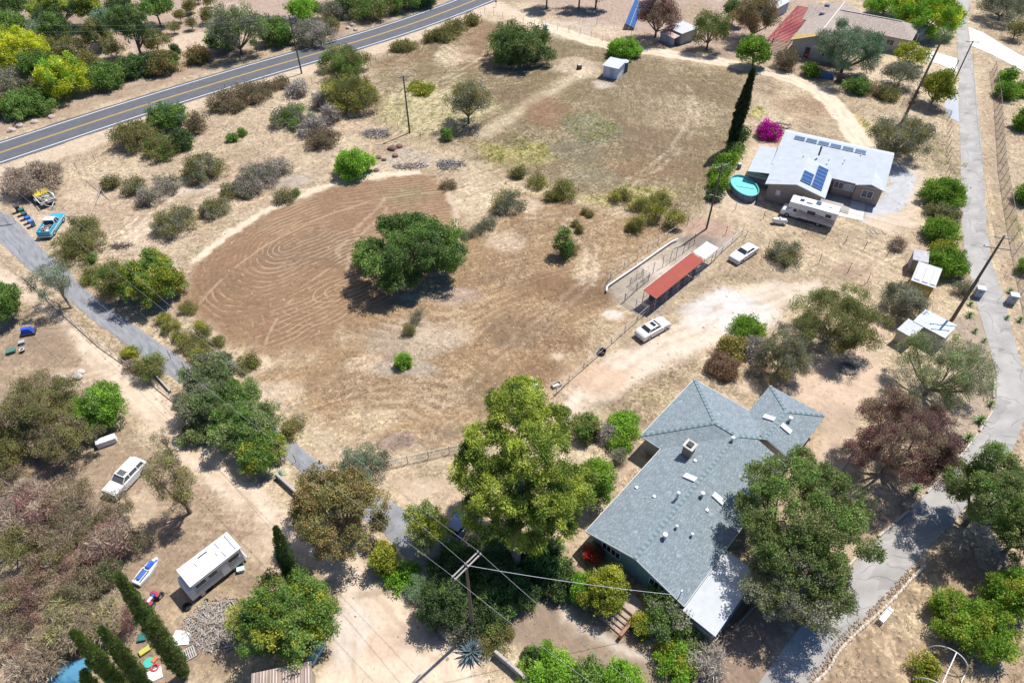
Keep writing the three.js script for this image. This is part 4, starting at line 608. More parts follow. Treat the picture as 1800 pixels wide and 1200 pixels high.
for (const [x, y, a, b] of [[858, 392, 16, 9], [838, 405, 14, 9], [820, 412, 10, 7]]) T('bank_scrub', 'sage', x, y, a, b, 0, 'low grey scrub on the pale bank leading to the great oak', 'scrub', 'scrub on the bank');
T('meadow_shrub', 'mixbrown', 788, 327, 13, 9, 0, 'small dark shrub on the end of the ploughed turn', 'shrub');
T('meadow_shrub', 'bright', 710, 636, 13, 13, 0, 'small vivid green shrub alone on straw covered ground', 'shrub', null, { dens: 1.4 });
T('meadow_shrub', 'sage', 734, 556, 13, 14, 0, 'pale twiggy shrub just below the oak shade', 'shrub', null, { dens: .5 });
T('meadow_shrub', 'olive', 716, 580, 10, 12, 0, 'little olive shrub beside the pale twiggy one below the oak', 'shrub');
T('meadow_shrub', 'citrusy', 742, 158, 22, 5, 0, 'low lime green weed mound beside the meadow power pole', 'weeds', null, { vmin: .15, vmax: .25 });
for (const [x, y, a] of [[407, 243, 8], [425, 235, 6], [160, 455, 10], [520, 340, 6], [1465, 520, 5]]) T('slope_tuft', 'green', x, y, a, a * .9, 0, 'tiny green shrub alone on bare pale ground', 'shrub', 'tiny shrubs on bare ground');
T('yucca', 'dry', 1575, 430, 12, 10, 0, 'spiky dry plant on bare ground above the twin sheds', 'plant', null, { dens: 1 });
// rosettes
rosette(830, 1147, 1.5, 44, [.12, .165, .17], 'large blue agave with long pointed leaves at the dirt yard edge', 'agave');
rosette(492, 836, .9, 26, [.30, .38, .26], 'pale green agave on the low wall beside the pepper tree', 'agave');
for (const [x, y, r] of [[1704, 556, .9], [1714, 583, .7], [1793, 564, .8], [1775, 514, .8], [1706, 536, .7], [1742, 680, .8], [1741, 712, .8], [1723, 741, 1.1], [1701, 772, 1.0], [1640, 833, .6], [1609, 862, .9], [1730, 600, .6], [1770, 560, .6]]) rosette(x, y, r, 22, [.13, .26, .06], 'green star shaped agave planted along the concrete lane edge', 'agave', 'agaves along the concrete lane', .4);
// palm
{
  const b = P(1587, 214), root = thing('palm_tree', 'tall slender fan palm with a shaggy skirt of dead fronds above its base', 'palm tree', [b.x, 0, b.z]), h = 15.5, dx = .7;
  mesh('trunk', [bar(V3(0, 0, 0), V3(dx * .5, h * .5, 0), .28, .2, 8), bar(V3(dx * .5, h * .5, 0), V3(dx, h, 0), .2, .15, 8)], barkMat, root);
  const frond = leafGeo(1, .001, 1, 1, 0); const fl = []; const fan = (len) => { const gs = []; for (let i = -4; i <= 4; i++) { const a = i * .24; gs.push(poly([V3(.4 * len, 0, 0), V3(len * .8 * Math.cos(a), Math.abs(i) * .02, len * .8 * Math.sin(a) - .04), V3(len * Math.cos(a), -.12, len * Math.sin(a)), V3(len * .8 * Math.cos(a), Math.abs(i) * .02, len * .8 * Math.sin(a) + .06)])); } gs.push(bar(V3(0, 0, 0), V3(.45 * len, 0, 0), .02, .015, 4)); return merge(gs); };
  const fg = fan(1.6), gm = mat(.13, .20, .05, .7), dm = mat(.15, .115, .085, .9);
  for (let i = 0; i < 34; i++) { const f = mesh('frond', fg, gm, root); f.position.set(dx, h, 0); f.rotation.set(rr(-.3, .3), i * 2.4, lerp(1.2, -.9, i / 34), 'YXZ'); }
  for (let i = 0; i < 70; i++) { const f = mesh('dead_frond', fg, dm, root), y = rr(3.4, 6.5); f.position.set(dx * y / h, y, 0); f.rotation.set(rr(-.4, .4), i * 2.4, rr(-1.45, -1.2), 'YXZ'); f.scale.setScalar(rr(.5, .8)); }
}
console.log('plants done');
// ---------- buildings ----------
const shingle = new THREE.MeshStandardMaterial({ roughness: .9, side: THREE.DoubleSide });
{
  const n = 1024, rows = 56, tabs = 28, tone = []; for (let i = 0; i < rows * tabs * 2; i++) { const t = rnd(); tone.push(t < .14 ? rr(1.15, 1.4) : t < .4 ? rr(.82, .93) : rr(.9, 1.12)); }
  const at = (x, y) => { const r = Math.floor(y / n * rows) % rows, o = (r * 7) % 5 * .37; const tf = x / n * tabs + o, k = Math.floor(tf) % tabs; return [tone[r * tabs + k], y / n * rows % 1, tf % 1]; };
  shingle.map = colorTex(n, n, (x, y) => { const [t, fy, fx] = at(x, y), w = 1 + (vn(x * .5, y * .5) - .5) * .3 + (fbm(x * .012, y * .012) - .5) * .3;  return [.195 * t * w, .232 * t * w, .246 * t * w]; }, [1 / 5.6, 1 / 5.6]);
  shingle.bumpMap = grayTex(n, n, (x, y) => { const [t, fy, fx] = at(x, y); return .25 + (1 - fy) * .5 + (fx < .08 ? -.25 : 0); }, [1 / 5.6, 1 / 5.6]); shingle.bumpScale = .02;
}
const capMat = mat(.13, .175, .185, .9), capMatB = mat(.21, .27, .28, .9), trim = mat(.62, .60, .56, .7), white = mat(.74, .74, .73, .6), glassDark = mat(.02, .025, .03, .15), glassBlue = mat(.04, .06, .09, .12), metalGrey = mat(.5, .52, .54, .45, .3), steel = mat(.34, .34, .34, .5, .4);
const stainMaps = {};
function stainMap(amp, sc, rep) { amp = amp < .15 ? .1 : .22; const k = [amp, sc, rep].join(); return stainMaps[k] ??= colorTex(256, 256, (x, y) => { const v = (1 + (fbm(x * sc, y * sc) - .5) * amp * 2 + (vn(x * .7, y * .7) - .5) * amp * .7) * .8; return [v, v, v]; }, [rep, rep]); }
function stain(r, g, b, amp = .25, sc = .03, rep = .25) { return new THREE.MeshStandardMaterial({ color: lin(r / .8, g / .8, b / .8), roughness: .85, side: THREE.DoubleSide, map: stainMap(amp, sc, rep) }); }
function skylight(parent, x, y, z, w, d, rx, rz) { const g = new THREE.Group(); g.name = 'skylight'; g.position.set(x, y, z); g.rotation.set(rx, 0, rz); parent.add(g); mesh('frame', rbox(w, .16, d, .03), white, g); mesh('pane', box(w - .2, .03, d - .2, 0, .09, 0), mat(.70, .72, .74, .25), g); return g; }
function windowPart(parent, w, h, x, y, z, ry, glass = glassBlue, frame = white) { // faces local +z turned by ry
  const g = new THREE.Group(); g.name = 'window'; g.position.set(x, y, z); g.rotation.y = ry; parent.add(g);
  mesh('pane', box(w, h, .04, 0, 0, .03), glass, g);
  mesh('frame', [box(w + .16, .08, .1, 0, h / 2 + .04, .05), box(w + .16, .08, .1, 0, -h / 2 - .04, .05), box(.08, h, .1, -w / 2 - .04, 0, .05), box(.08, h, .1, w / 2 + .04, 0, .05), box(.05, h, .07, 0, 0, .06)], frame, g); return g;
}
function doorPart(parent, w, h, x, z, ry, m) { const g = new THREE.Group(); g.name = 'door'; g.position.set(x, 0, z); g.rotation.y = ry; parent.add(g); mesh('panel', box(w, h, .06, 0, h / 2, .05), m, g); mesh('handle', box(.05, .12, .06, w * .38, 1, .11), steel, g); return g; }
const loc = (root, p) => { root.updateMatrixWorld(true); return root.worldToLocal(p.clone()); };
// --- the grey roofed house
{
  const A = P(1030, 933, 2.7), h = thing('house', 'long teal house with grey blue shingle roof, white skylights and brick chimney', 'house', [A.x, 0, A.z], 48 * Math.PI / 180);
  const E = 2.7, S = .302, q = (u, k, v) => V3(u, E + k * S, v);
  const parts = [[q(0, 0, 0), q(12.6, 0, 0), q(17.9, 5.3, 5.3), q(0, 5.3, 5.3)], [q(12.6, 0, -2.5), q(23.2, 0, -2.5), q(17.9, 5.3, 2.8)], [q(12.6, 0, -2.5), q(17.9, 5.3, 2.8), q(17.9, 5.3, 5.3), q(12.6, 0, 0)], [q(23.2, 0, -2.5), q(23.2, 0, 6.9), q(19.5, 3.7, 6.9), q(17.9, 5.3, 5.3), q(17.9, 5.3, 2.8)], [q(0, 5.3, 5.3), q(17.9, 5.3, 5.3), q(19.4, 3.8, 6.8), q(19.3, 0, 10.6), q(0, 0, 10.6)]];
  const gar = [[q(20.2, 0, 4.3), q(28, 0, 4.3), q(24.8, 3.2, 7.5), q(20.2, 3.2, 7.5)], [q(28, 0, 4.3), q(28, 0, 10.7), q(24.8, 3.2, 7.5)], [q(20.2, 3.2, 7.5), q(24.8, 3.2, 7.5), q(28, 0, 10.7), q(20.2, 0, 10.7)]];
  const lift = (l, d) => l.map(p => V3(p.x, p.y + d, p.z));
  const roof = new THREE.Group(); roof.name = 'roof'; h.add(roof);
  const up = p => { const g = slab(p, .12); return g; };
  mesh('shingles', parts.map(p => up(fixUp(p))), shingle, roof); mesh('garage_shingles', gar.map(p => up(fixUp(lift(p, .03)))), shingle, roof);
  function fixUp(p) { const n = new THREE.Vector3().crossVectors(V3().subVectors(p[1], p[0]), V3().subVectors(p[2], p[0])); return n.y < 0 ? [...p].reverse() : p; }
  const capG = box(.30, .035, .34);
  const caps = (a, b) => { const L = a.distanceTo(b), n = Math.floor(L / .3), yaw = Math.atan2(-(b.z - a.z), b.x - a.x), pitch = Math.asin((b.y - a.y) / L); for (let i = 0; i < n; i++) { const c = mesh('ridge_cap', capG, i % 2 ? capMat : capMatB, roof); c.position.lerpVectors(a, b, (i + .5) / n); c.position.y += .02; c.rotation.set(0, yaw, pitch + .06, 'YZX'); } };
  caps(q(0, 5.3, 5.3), q(17.9, 5.3, 5.3)); caps(q(17.9, 5.3, 5.3), q(17.9, 5.3, 2.8)); caps(q(12.6, 0, -2.5), q(17.9, 5.3, 2.8)); caps(q(23.2, 0, -2.5), q(17.9, 5.3, 2.8)); caps(q(20.2, 3, 7.6), q(17.9, 5.3, 5.3)); caps(q(20.2, 3.25, 7.5), q(24.8, 3.3, 7.5)); caps(q(28, .1, 4.3), q(24.8, 3.3, 7.5)); caps(q(28, .1, 10.7), q(24.8, 3.3, 7.5));
  const fascia = (a, b) => { const L = a.distanceTo(b), f = mesh('fascia', box(L, .2, .05), trim, roof); f.position.lerpVectors(a, b, .5); f.position.y -= .12; f.rotation.set(0, Math.atan2(-(b.z - a.z), b.x - a.x), Math.asin((b.y - a.y) / L), 'YZX'); };
  fascia(q(-.03, 0, 0), q(-.03, 5.3, 5.3)); fascia(q(-.03, 5.3, 5.3), q(-.03, 0, 10.6)); fascia(q(0, 0, -.03), q(12.6, 0, -.03)); fascia(q(12.57, 0, 0), q(12.57, 0, -2.5)); fascia(q(12.6, 0, -2.53), q(23.2, 0, -2.53)); fascia(q(0, 0, 10.63), q(19.3, 0, 10.63)); fascia(q(23.23, 0, -2.5), q(23.23, 0, 4.3)); fascia(q(28.03, 0, 4.3), q(28.03, 0, 10.7)); fascia(q(20.17, 0, 10.7), q(20.17, 3.2, 7.5));
  const teal = stain(.22, .36, .355, .12), cream = stain(.50, .46, .40, .12);
  const gableWall = new THREE.Shape([new THREE.Vector2(.6, 0), new THREE.Vector2(10, 0), new THREE.Vector2(10, E + .05), new THREE.Vector2(5.3, E + 5.3 * S - .14), new THREE.Vector2(.6, E + .05)]);
  mesh('gable_wall', new THREE.ExtrudeGeometry(gableWall, { depth: .2, bevelEnabled: false }).rotateY(-Math.PI / 2).translate(.7, 0, 0), teal, h);
  mesh('wall', [box(8.2, E, .2, 4.8, E / 2, .7), box(18.2, E, .2, 9.8, E / 2, 9.9), box(.2, E, 3.4, 18.9, E / 2, 8.3), box(.2, E, 2.5, 8.9, E / 2, 1.9), box(4.2, E, .2, 11, E / 2, 3.1), box(.2, E, 5, 13.2, E / 2, .6), box(9.5, E, .2, 17.9, E / 2, -1.9), box(.2, E, 6.3, 22.6, E / 2, 1.2)], cream, h);
  mesh('garage_wall', [box(4.8, E, .2, 25, E / 2, 4.9), box(.2, E, 5.3, 27.4, E / 2, 7.5), box(6.6, E, .2, 24.1, E / 2, 10.1), box(.2, E, 5.3, 20.8, E / 2, 7.5)], cream, h);
  for (const v of [2.2, 3.2, 7.4, 8.5]) windowPart(h, .9, 1.0, .49, 1.75, v, -Math.PI / 2, glassDark);
  windowPart(h, 1.6, 1.1, 16, 1.6, -2.02, Math.PI); windowPart(h, 1.6, 1.1, 20, 1.6, -2.02, Math.PI); doorPart(h, .95, 2.05, 10.4, 2.98, Math.PI, mat(.10, .08, .07, .5)); windowPart(h, 1.2, 1.1, 12, 1.5, 2.98, Math.PI, glassDark);
  mesh('porch_slab', box(4, .12, 3.1, 10.9, .06, 1.55), stain(.36, .31, .27, .15), h);
  mesh('porch_post', box(.14, E, .14, 9.2, E / 2, .2), trim, h); mesh('porch_post', box(.14, E, .14, 12.4, E / 2, .2), trim, h);
  const rh = (u, v) => E + S * Math.max(Math.min(v, 10.6 - v, 23.2 - u), Math.min(v + 2.5, u - 12.6, 23.2 - u), u > 19.9 ? Math.min(v - 4.3, 10.7 - v, 28 - u) + .1 : 0, 0);
  const onRoof = (px, py) => { let p = loc(h, P(px, py, 3.6)); for (let i = 0; i < 3; i++) p = loc(h, P(px, py, rh(p.x, p.z))); return p; };
  const slope = Math.atan(S);
  for (const [px, py, w, d] of [[1213, 840, .6, 1.25], [1263, 877, .6, 1.25], [1352, 735, .6, 1.2], [1382, 754, .6, 1.2]]) { const p = onRoof(px, py), east = py > 850 || px > 1370; skylight(roof, p.x, p.y + .1, p.z, w, d, east ? slope : -slope, 0); }
  const chim = new THREE.Group(); chim.name = 'chimney'; h.add(chim); { const p = onRoof(1209, 797); chim.position.set(p.x, 0, p.z); const brick = stain(.30, .21, .16, .3, .1, 1); mesh('stack', box(.95, 2.4, .95, 0, 3.6, 0), brick, chim); mesh('cap', [box(1.15, .12, 1.15, 0, 4.86, 0)], stain(.5, .46, .4, .2), chim); mesh('flue', box(.6, .18, .6, 0, 5.0, 0), mat(.05, .05, .05), chim); }
  for (const [px, py, r, t] of [[1287, 775, .13, .5], [1190, 876, .11, .9], [1234, 872, .13, .45], [1168, 945, .15, .5], [1189, 928, .09, .3], [1216, 942, .09, .3], [1388, 740, .14, .5]]) { const p = onRoof(px, py), g = new THREE.Group(); g.name = 'vent_pipe'; g.position.set(p.x, p.y - .1, p.z); h.add(g); mesh('pipe', cyl(r, r, t + .1), metalGrey, g); mesh('cowl', [cyl(r * 1.5, r * 1.5, .12, 0, t + .1, 0, 12), cyl(r * 1.5, .03, .08, 0, t + .22, 0, 12)], white, g); }
  for (const [px, py] of [[1119, 857], [1150, 873], [1222, 810], [1243, 897]]) { const p = onRoof(px, py); mesh('roof_vent', rbox(.3, .14, .3, .04, p.x, p.y + .06, p.z), metalGrey, h); }
  { const p = onRoof(1194, 1050), g = mesh('service_mast', [cyl(.04, .04, 1.2, p.x, p.y, p.z, 6), box(.2, .08, .08, p.x + .06, p.y + 1.2, p.z)], steel, h); }
  // patio cover
  const pc = new THREE.Group(); pc.name = 'patio_cover'; h.add(pc);
  mesh('roof_panel', slab([V3(-.3, 2.42, 10.68), V3(-.3, 2.25, 13.9), V3(7.2, 2.25, 13.9), V3(7.2, 2.42, 10.68)], .1), stain(.46, .47, .48, .08), pc);
  for (const u of [0, 3.4, 7]) mesh('post', box(.12, 2.2, .12, u, 1.1, 13.7), trim, pc);
  mesh('patio_slab', box(7.8, .1, 3.6, 3.4, .05, 12.2), stain(.42, .38, .33, .15), pc); mesh('half_wall', box(.12, 1.5, 3, -.1, .75, 12.1), cream, pc);
  // brick steps up from the yard
}
{
  const p = P(1081, 1088), st = thing('garden_steps', 'short flight of brown garden steps beside the round yellow green tree', 'steps', [p.x, 0, p.z], (48 - 90) * Math.PI / 180), m = stain(.36, .26, .2, .2);
  for (let i = 0; i < 4; i++) mesh('step', box(2.1, .14 * (i + 1), .42, 0, .07 * (i + 1), .65 - .44 * i), m, st);
  mesh('side_wall', rbox(.3, .75, 2.3, .04, 1.3, .37, 0), stain(.30, .16, .1, .2), st);
  mesh('landing', box(5, .56, 1.5, .4, .28, -1.9), stain(.38, .30, .24, .2), st);
}
// --- generic gable roof on local axes; ridge along 'x' or 'z'
function gable(parent, name, x0, x1, z0, z1, eave, rise, axis, m, t = .12) {
  const xm = (x0 + x1) / 2, zm = (z0 + z1) / 2, R = eave + rise, gs = axis === 'x'
    ? [slab([V3(x0, R, zm), V3(x0, eave, z1), V3(x1, eave, z1), V3(x1, R, zm)], t), slab([V3(x1, R, zm), V3(x1, eave, z0), V3(x0, eave, z0), V3(x0, R, zm)], t)]
    : [slab([V3(xm, R, z1), V3(x1, eave, z1), V3(x1, eave, z0), V3(xm, R, z0)], t), slab([V3(xm, R, z0), V3(x0, eave, z0), V3(x0, eave, z1), V3(xm, R, z1)], t)];
  gs.forEach(g => mesh(name, g, m, parent));
}
function gableEnd(parent, name, w, eave, rise, m, x, z, ry) { const s = new THREE.Shape([new THREE.Vector2(-w / 2, 0), new THREE.Vector2(w / 2, 0), new THREE.Vector2(w / 2, eave), new THREE.Vector2(0, eave + rise), new THREE.Vector2(-w / 2, eave)]), o = mesh(name, new THREE.ExtrudeGeometry(s, { depth: .15, bevelEnabled: false }), m, parent); o.position.set(x, 0, z); o.rotation.y = ry; return o; }
const panelBlue = mat(.035, .085, .22, .2, .1), panelDark = mat(.07, .12, .20, .25, .1), panelFrame = mat(.45, .47, .5, .4, .3);
function solarPanel(parent, w, d, x, y, z, rx, rz, m = panelBlue) { const g = new THREE.Group(); g.name = 'solar_panel'; g.position.set(x, y, z); g.rotation.set(rx, 0, rz); parent.add(g); mesh('frame', box(w, .04, d), panelFrame, g); mesh('cells', box(w - .08, .02, d - .08, 0, .025, 0), m, g); return g; }
// --- white roofed solar house
{
  const O = P(1382, 232, 3), h = thing('house', 'tan walled house with pale grey white roof and blue solar panels', 'house', [O.x, 0, O.z], -27 * Math.PI / 180), E = 3;
  const rf = stain(.42, .45, .47, .10, .02, .2), wall = stain(.37, .28, .22, .1), sl = .25;
  const roof = new THREE.Group(); roof.name = 'roof'; h.add(roof);
  mesh('roof_slope', slab([V3(0, E + 1.25, 2.4), V3(0, E, 11.6), V3(17, E, 11.6), V3(17, E + 1.25, 2.4)], .12), rf, roof); mesh('roof_slope', slab([V3(17, E + 1.25, 2.4), V3(17, E + .85, .8), V3(0, E + .85, .8), V3(0, E + 1.25, 2.4)], .12), rf, roof); gable(roof, 'wing_slope', .4, 9.3, 9, 18, E + .02, 4.45 * sl, 'z', rf); gable(roof, 'bay_slope', 12.8, 17.05, 6.5, 12, E + .015, 2.1 * .3, 'z', rf);
  mesh('lean_to_roof', slab([V3(-3, E - .5, 5.8), V3(-3, E - .5, 14.6), V3(.5, E - .02, 14.6), V3(.5, E - .02, 5.8)], .1), rf, roof);
  mesh('wall', [box(16, E, .15, 8.5, E / 2, 1.5), box(.15, E, 9.4, .6, E / 2, 6.2), box(.15, E, 9.4, 16.4, E / 2, 6.2), box(7.6, E, .15, 12.6, E / 2, 10.9)], wall, h); mesh('wing_wall', [box(.15, E, 6.8, 1, E / 2, 14.2), box(.15, E, 6.8, 8.7, E / 2, 14.2)], wall, h);
  mesh('lean_to_wall', [box(.12, 2.3, 7.8, -2.6, 1.15, 10.2), box(3, 2.3, .12, -1, 1.15, 14.1)], wall, h);
  gableEnd(h, 'wing_gable', 7.6, E, 3.9 * sl, wall, 4.85, 17.35, 0); gableEnd(h, 'bay_gable', 3.7, E, .5, wall, 14.9, 11.3, 0);
  windowPart(h, .5, .7, 2.6, 1.8, 17.5, 0, white); windowPart(h, 1.5, 1.1, 14.9, 1.7, 11.47, 0); windowPart(h, 1.3, 1, 10.6, 1.8, 11, 0); windowPart(h, 1.3, 1, 12.2, 1.8, 11, 0, mat(.5, .5, .48)); doorPart(h, .9, 2.1, 9.4, 11, 0, mat(.12, .08, .06, .5)); windowPart(h, .6, .6, 6.4, 1.9, 17.5, 0);
  const a = Math.atan(sl);
  for (let r = 0; r < 3; r++) for (let c = 0; c < 2; c++) solarPanel(roof, 1.7, 1.05, 5.9 + c * 1.75, E + .18 + (9.3 - 5.9 - c * 1.75) * sl, 13.9 + r * 1.1, 0, -a);
  for (let r = 0; r < 3; r++) solarPanel(roof, 1.7, 1.05, 7.65, E + .18 + (9.3 - 7.65) * sl, 10.6 + r * 1.1, 0, -a);
  for (let i = 0; i < 6; i++) solarPanel(roof, 1.75, 1.0, 2.6 + i * 1.9, E + 1.25 - .136 * 1.1 + .1, 3.5, .135, 0, panelDark);
  mesh('chimney_pipe', [cyl(.14, .14, 1.4, 6.3, E + 1, 7.4, 8), cyl(.22, .05, .2, 6.3, E + 2.4, 7.4, 8)], mat(.06, .07, .08, .5), h);
  for (const [x, z] of [[8, 8.2], [10.2, 7.2], [4.2, 9], [12.3, 4.4]]) mesh('roof_vent', cyl(.08, .08, .5, x, E + .8, z, 6), white, h);
  mesh('porch_slab', box(4.4, .1, 4.5, 11, .05, 13.4), stain(.34, .30, .27, .15), h);
}
// --- tan tiled house with red pergola
{
  const O = P(1434, 7, 3), h = thing('house', 'long low house with tan tiled roof behind the great grey green tree', 'house', [O.x, 0, O.z], -32 * Math.PI / 180), E = 3;
  const tile = new THREE.MeshStandardMaterial({ roughness: .9, side: THREE.DoubleSide, map: colorTex(256, 256, (x, y) => { const r = (y / 256 * 12) % 1, v = 1 + (vn(x * .2, Math.floor(y / 21.3) * 3.7) - .5) * .5; return [.35 * v, .285 * v, .235 * v]; }, [.2, .2]), bumpMap: grayTex(256, 256, (x, y) => 1 - (y / 256 * 12) % 1, [.2, .2]), bumpScale: .08 });
  const wall = stain(.55, .52, .47, .08), roof = new THREE.Group(); roof.name = 'roof'; h.add(roof);
  const up = p => slab(p, .14), q = (x, y, z) => V3(x, E + y, z);
  mesh('tile_slope', up([q(0, 1.8, 6.3), q(0, 0, 11.3), q(23, 0, 11.3), q(19.5, 1.8, 6.3)]), tile, roof); mesh('tile_slope', up([q(19.5, 1.8, 6.3), q(23, 0, 1.3), q(0, 0, 1.3), q(0, 1.8, 6.3)]), tile, roof); mesh('tile_slope', up([q(19.5, 1.8, 6.3), q(23, 0, 11.3), q(23, 0, 1.3)]), tile, roof);
  gable(roof, 'wing_tile_slope', 1, 11.5, .8, 24.4, E + .03, 1.85, 'z', tile, .14);
  mesh('ridge_line', [box(.25, .1, 23.4, 6.25, E + 1.9, 12.6)], mat(.55, .5, .45), roof); mesh('ridge_line', [box(13, .1, .25, 13, E + 1.84, 6.3)], mat(.5, .45, .4), roof);
  mesh('gable_cap', slab([q(1.2, .12, 21), q(1.2, .12, 24.5), q(6.2, 1.95, 24.5), q(6.2, 1.95, 22.4)], .05), stain(.42, .30, .10, .2), roof);
  mesh('wall', [box(20.5, E, .15, 12, E / 2, 10.7), box(.15, E, 9.2, 22.4, E / 2, 6.3), box(20.5, E, .15, 12, E / 2, 1.9)], wall, h); mesh('wing_wall', [box(.15, E, 22, 1.6, E / 2, 12.6), box(.15, E, 13, 10.9, E / 2, 17.2)], wall, h); gableEnd(h, 'wing_gable', 9.4, E, 1.6, wall, 6.25, 23.7, 0);
  windowPart(h, 1.4, 1.1, 19, 1.7, 10.8, 0); windowPart(h, 1.4, 1.1, 15, 1.7, 10.8, 0); windowPart(h, 1.3, 1.1, 8.6, 1.6, 23.86, 0, glassDark); doorPart(h, .95, 2.1, 5, 23.86, 0, mat(.12, .06, .05, .5)); mesh('dormer', [box(1, 1, 1, 3.2, E + 1.2, 4)], mat(.10, .13, .22, .5), h);
  mesh('skylight', rbox(1.1, .2, 2.2, .05, 3.4, E + 1.05, 8), glassBlue, h);
  const pg = thing('pergola', 'long red slatted pergola along the tan tiled house', 'pergola', [O.x, 0, O.z], -32 * Math.PI / 180), red = mat(.44, .07, .07, .7), slat = box(4.2, .12, .3);
  const dk = mat(.06, .04, .04, .8);
  for (let i = 0; i < 28; i++) { const s = mesh('slat', slat, red, pg); s.position.set(-1.4, 2.75, 2.6 + i * .82); }
  for (const x of [-3.2, .4]) mesh('beam', box(.14, .2, 23, x, 2.58, 13.8), red, pg); for (let i = 0; i < 6; i++) mesh('post', box(.14, 2.5, .14, -3.2, 1.25, 2.8 + i * 4.4), red, pg);
}
const shedWhite = stain(.60, .64, .68, .18, .03, .4), tin = stain(.48, .49, .50, .12, .03, .3), tinB = stain(.42, .48, .52, .12, .03, .3);
const ribBump = grayTex(256, 16, (x) => .5 + .5 * Math.sin(x / 256 * Math.PI * 2 * 16), [.25, .25]);
function corrug(r, g, b) { const m = stain(r, g, b, .25, .02, .2); m.roughness = .55; m.metalness = .2; m.bumpMap = ribBump; m.bumpScale = .03; return m; }
function shed(name, label, roofPx, rh, wallH, wallM, roofM, over = .25, extra) { // roof corners in pixels at height rh: back-left, back-right, front-right, front-left
  const q = roofPx.map(p => P(p[0], p[1], rh)), c = V3(0, 0, 0); q.forEach(p => c.addScaledVector(p, .25));
  const ux = V3().subVectors(q[1], q[0]).add(V3().subVectors(q[2], q[3])).multiplyScalar(.5), yaw = Math.atan2(-ux.z, ux.x), W = ux.length(), uz = V3().subVectors(q[3], q[0]).add(V3().subVectors(q[2], q[1])).multiplyScalar(.5), D = Math.abs(uz.dot(V3(Math.sin(yaw), 0, Math.cos(yaw))));
  const s = thing(name, label, 'shed', [c.x, 0, c.z], yaw);
  mesh('roof', slab([V3(-W / 2, rh + .12, -D / 2), V3(-W / 2, rh - .12, D / 2), V3(W / 2, rh - .12, D / 2), V3(W / 2, rh + .12, -D / 2)], .07), roofM, s);
  const w = W - over * 2, d = D - over * 2, t = .08, H2 = rh - .2;
  if (wallM) { for (const [bw, bd, x, z] of [[w, t, 0, d / 2], [w, t, 0, -d / 2], [t, d - t * 2, w / 2 - t / 2, 0], [t, d - t * 2, -w / 2 + t / 2, 0]]) mesh('wall', box(bw, H2, bd, x, H2 / 2, z), wallM, s); }
  s.userData.dims = undefined; delete s.userData.dims; return [s, W, D];
}
{ const [s, W, D] = shed('shed', 'little white shed with flat roof in the upper meadow', [[1072, 100], [1101, 107], [1089, 120], [1060, 114]], 2.5, 2.4, shedWhite, tin); doorPart(s, .8, 1.9, .3, D / 2 - .2, 0, mat(.40, .47, .55, .7)); }
{ const p = P(1096, 128), t = thing('water_tank', 'dark round tank with pale lid behind the little white shed', 'tank', [p.x, 0, p.z]); mesh('body', cyl(.95, .95, 2.1, 0, 0, -.8, 20), mat(.07, .09, .12, .6), t); mesh('lid', [cyl(1, .3, .22, 0, 2.1, -.8, 20)], tin, t); mesh('hatch', cyl(.25, .25, .1, 0, 2.3, -.8, 12), mat(.2, .25, .3), t); }
{ const [s, W, D] = shed('tin_shed', 'grey tin shed with white roof and rusty lower roof', [[1192, 34], [1220, 46], [1208, 62], [1180, 50]], 2.6, 2.4, stain(.42, .45, .48, .15), tin); mesh('lower_roof', slab([V3(-W / 2, 2.1, D / 2 - .1), V3(-W / 2, 1.8, D / 2 + 1.9), V3(W / 2 - .3, 1.8, D / 2 + 1.9), V3(W / 2 - .3, 2.1, D / 2 - .1)], .05), corrug(.42, .30, .27), s); mesh('lower_wall', [box(W - .6, 1.7, .08, -.2, .85, D / 2 + 1.6), box(.08, 1.7, 1.6, -W / 2 + .2, .85, D / 2 + .8)], stain(.36, .40, .44, .15), s); doorPart(s, .9, 1.6, 0, D / 2 + 1.62, 0, stain(.30, .32, .34, .2)); }
{ const [s] = shed('shed', 'pale blue tin shed at the end of the dry strip beside the tan tiled house', [[1352, -8], [1384, 0], [1374, 16], [1344, 6]], 2.5, 2.3, stain(.40, .47, .54, .1), tin); }
{ const [s, W, D] = shed('carport', 'small white roofed annex against the tan tiled house end', [[1600, 30], [1636, 42], [1634, 55], [1606, 46]], 2.8, 2.4, stain(.40, .36, .32, .1), tin); mesh('lower_roof', slab([V3(-W / 2 + 1, 2.4, D / 2), V3(-W / 2 + 1, 2.2, D / 2 + 1.6), V3(W / 2, 2.2, D / 2 + 1.6), V3(W / 2, 2.4, D / 2)], .06), tinB, s); for (const x of [-W / 2 + 1.1, W / 2 - .1]) mesh('post', box(.1, 2.2, .1, x, 1.1, D / 2 + 1.5), trim, s); }
{ const [s, W, D] = shed('shed', 'ochre walled shed with white tin roof by the lane', [[1612, 459], [1652, 472], [1650, 507], [1606, 492]], 2.5, 2.3, stain(.42, .30, .07, .15), tin, .12); for (let i = 0; i < 3; i++) mesh('roof_sheet', slab([V3(-W / 2 + .3 + i * W / 3.1, 2.68, -D * .35), V3(-W / 2 + .3 + i * W / 3.1, 2.5, D * .4), V3(-W / 2 + .15 + (i + .85) * W / 3.1, 2.5, D * .4), V3(-W / 2 + .15 + (i + .85) * W / 3.1, 2.68, -D * .35)], .02), stain(.55, .55, .53, .1), s); }
shed('shed', 'grey plank shed joined behind the ochre walled shed', [[1604, 436], [1631, 444], [1637, 461], [1609, 456]], 2.3, 2.1, stain(.26, .24, .22, .2), stain(.42, .40, .40, .2), .1);
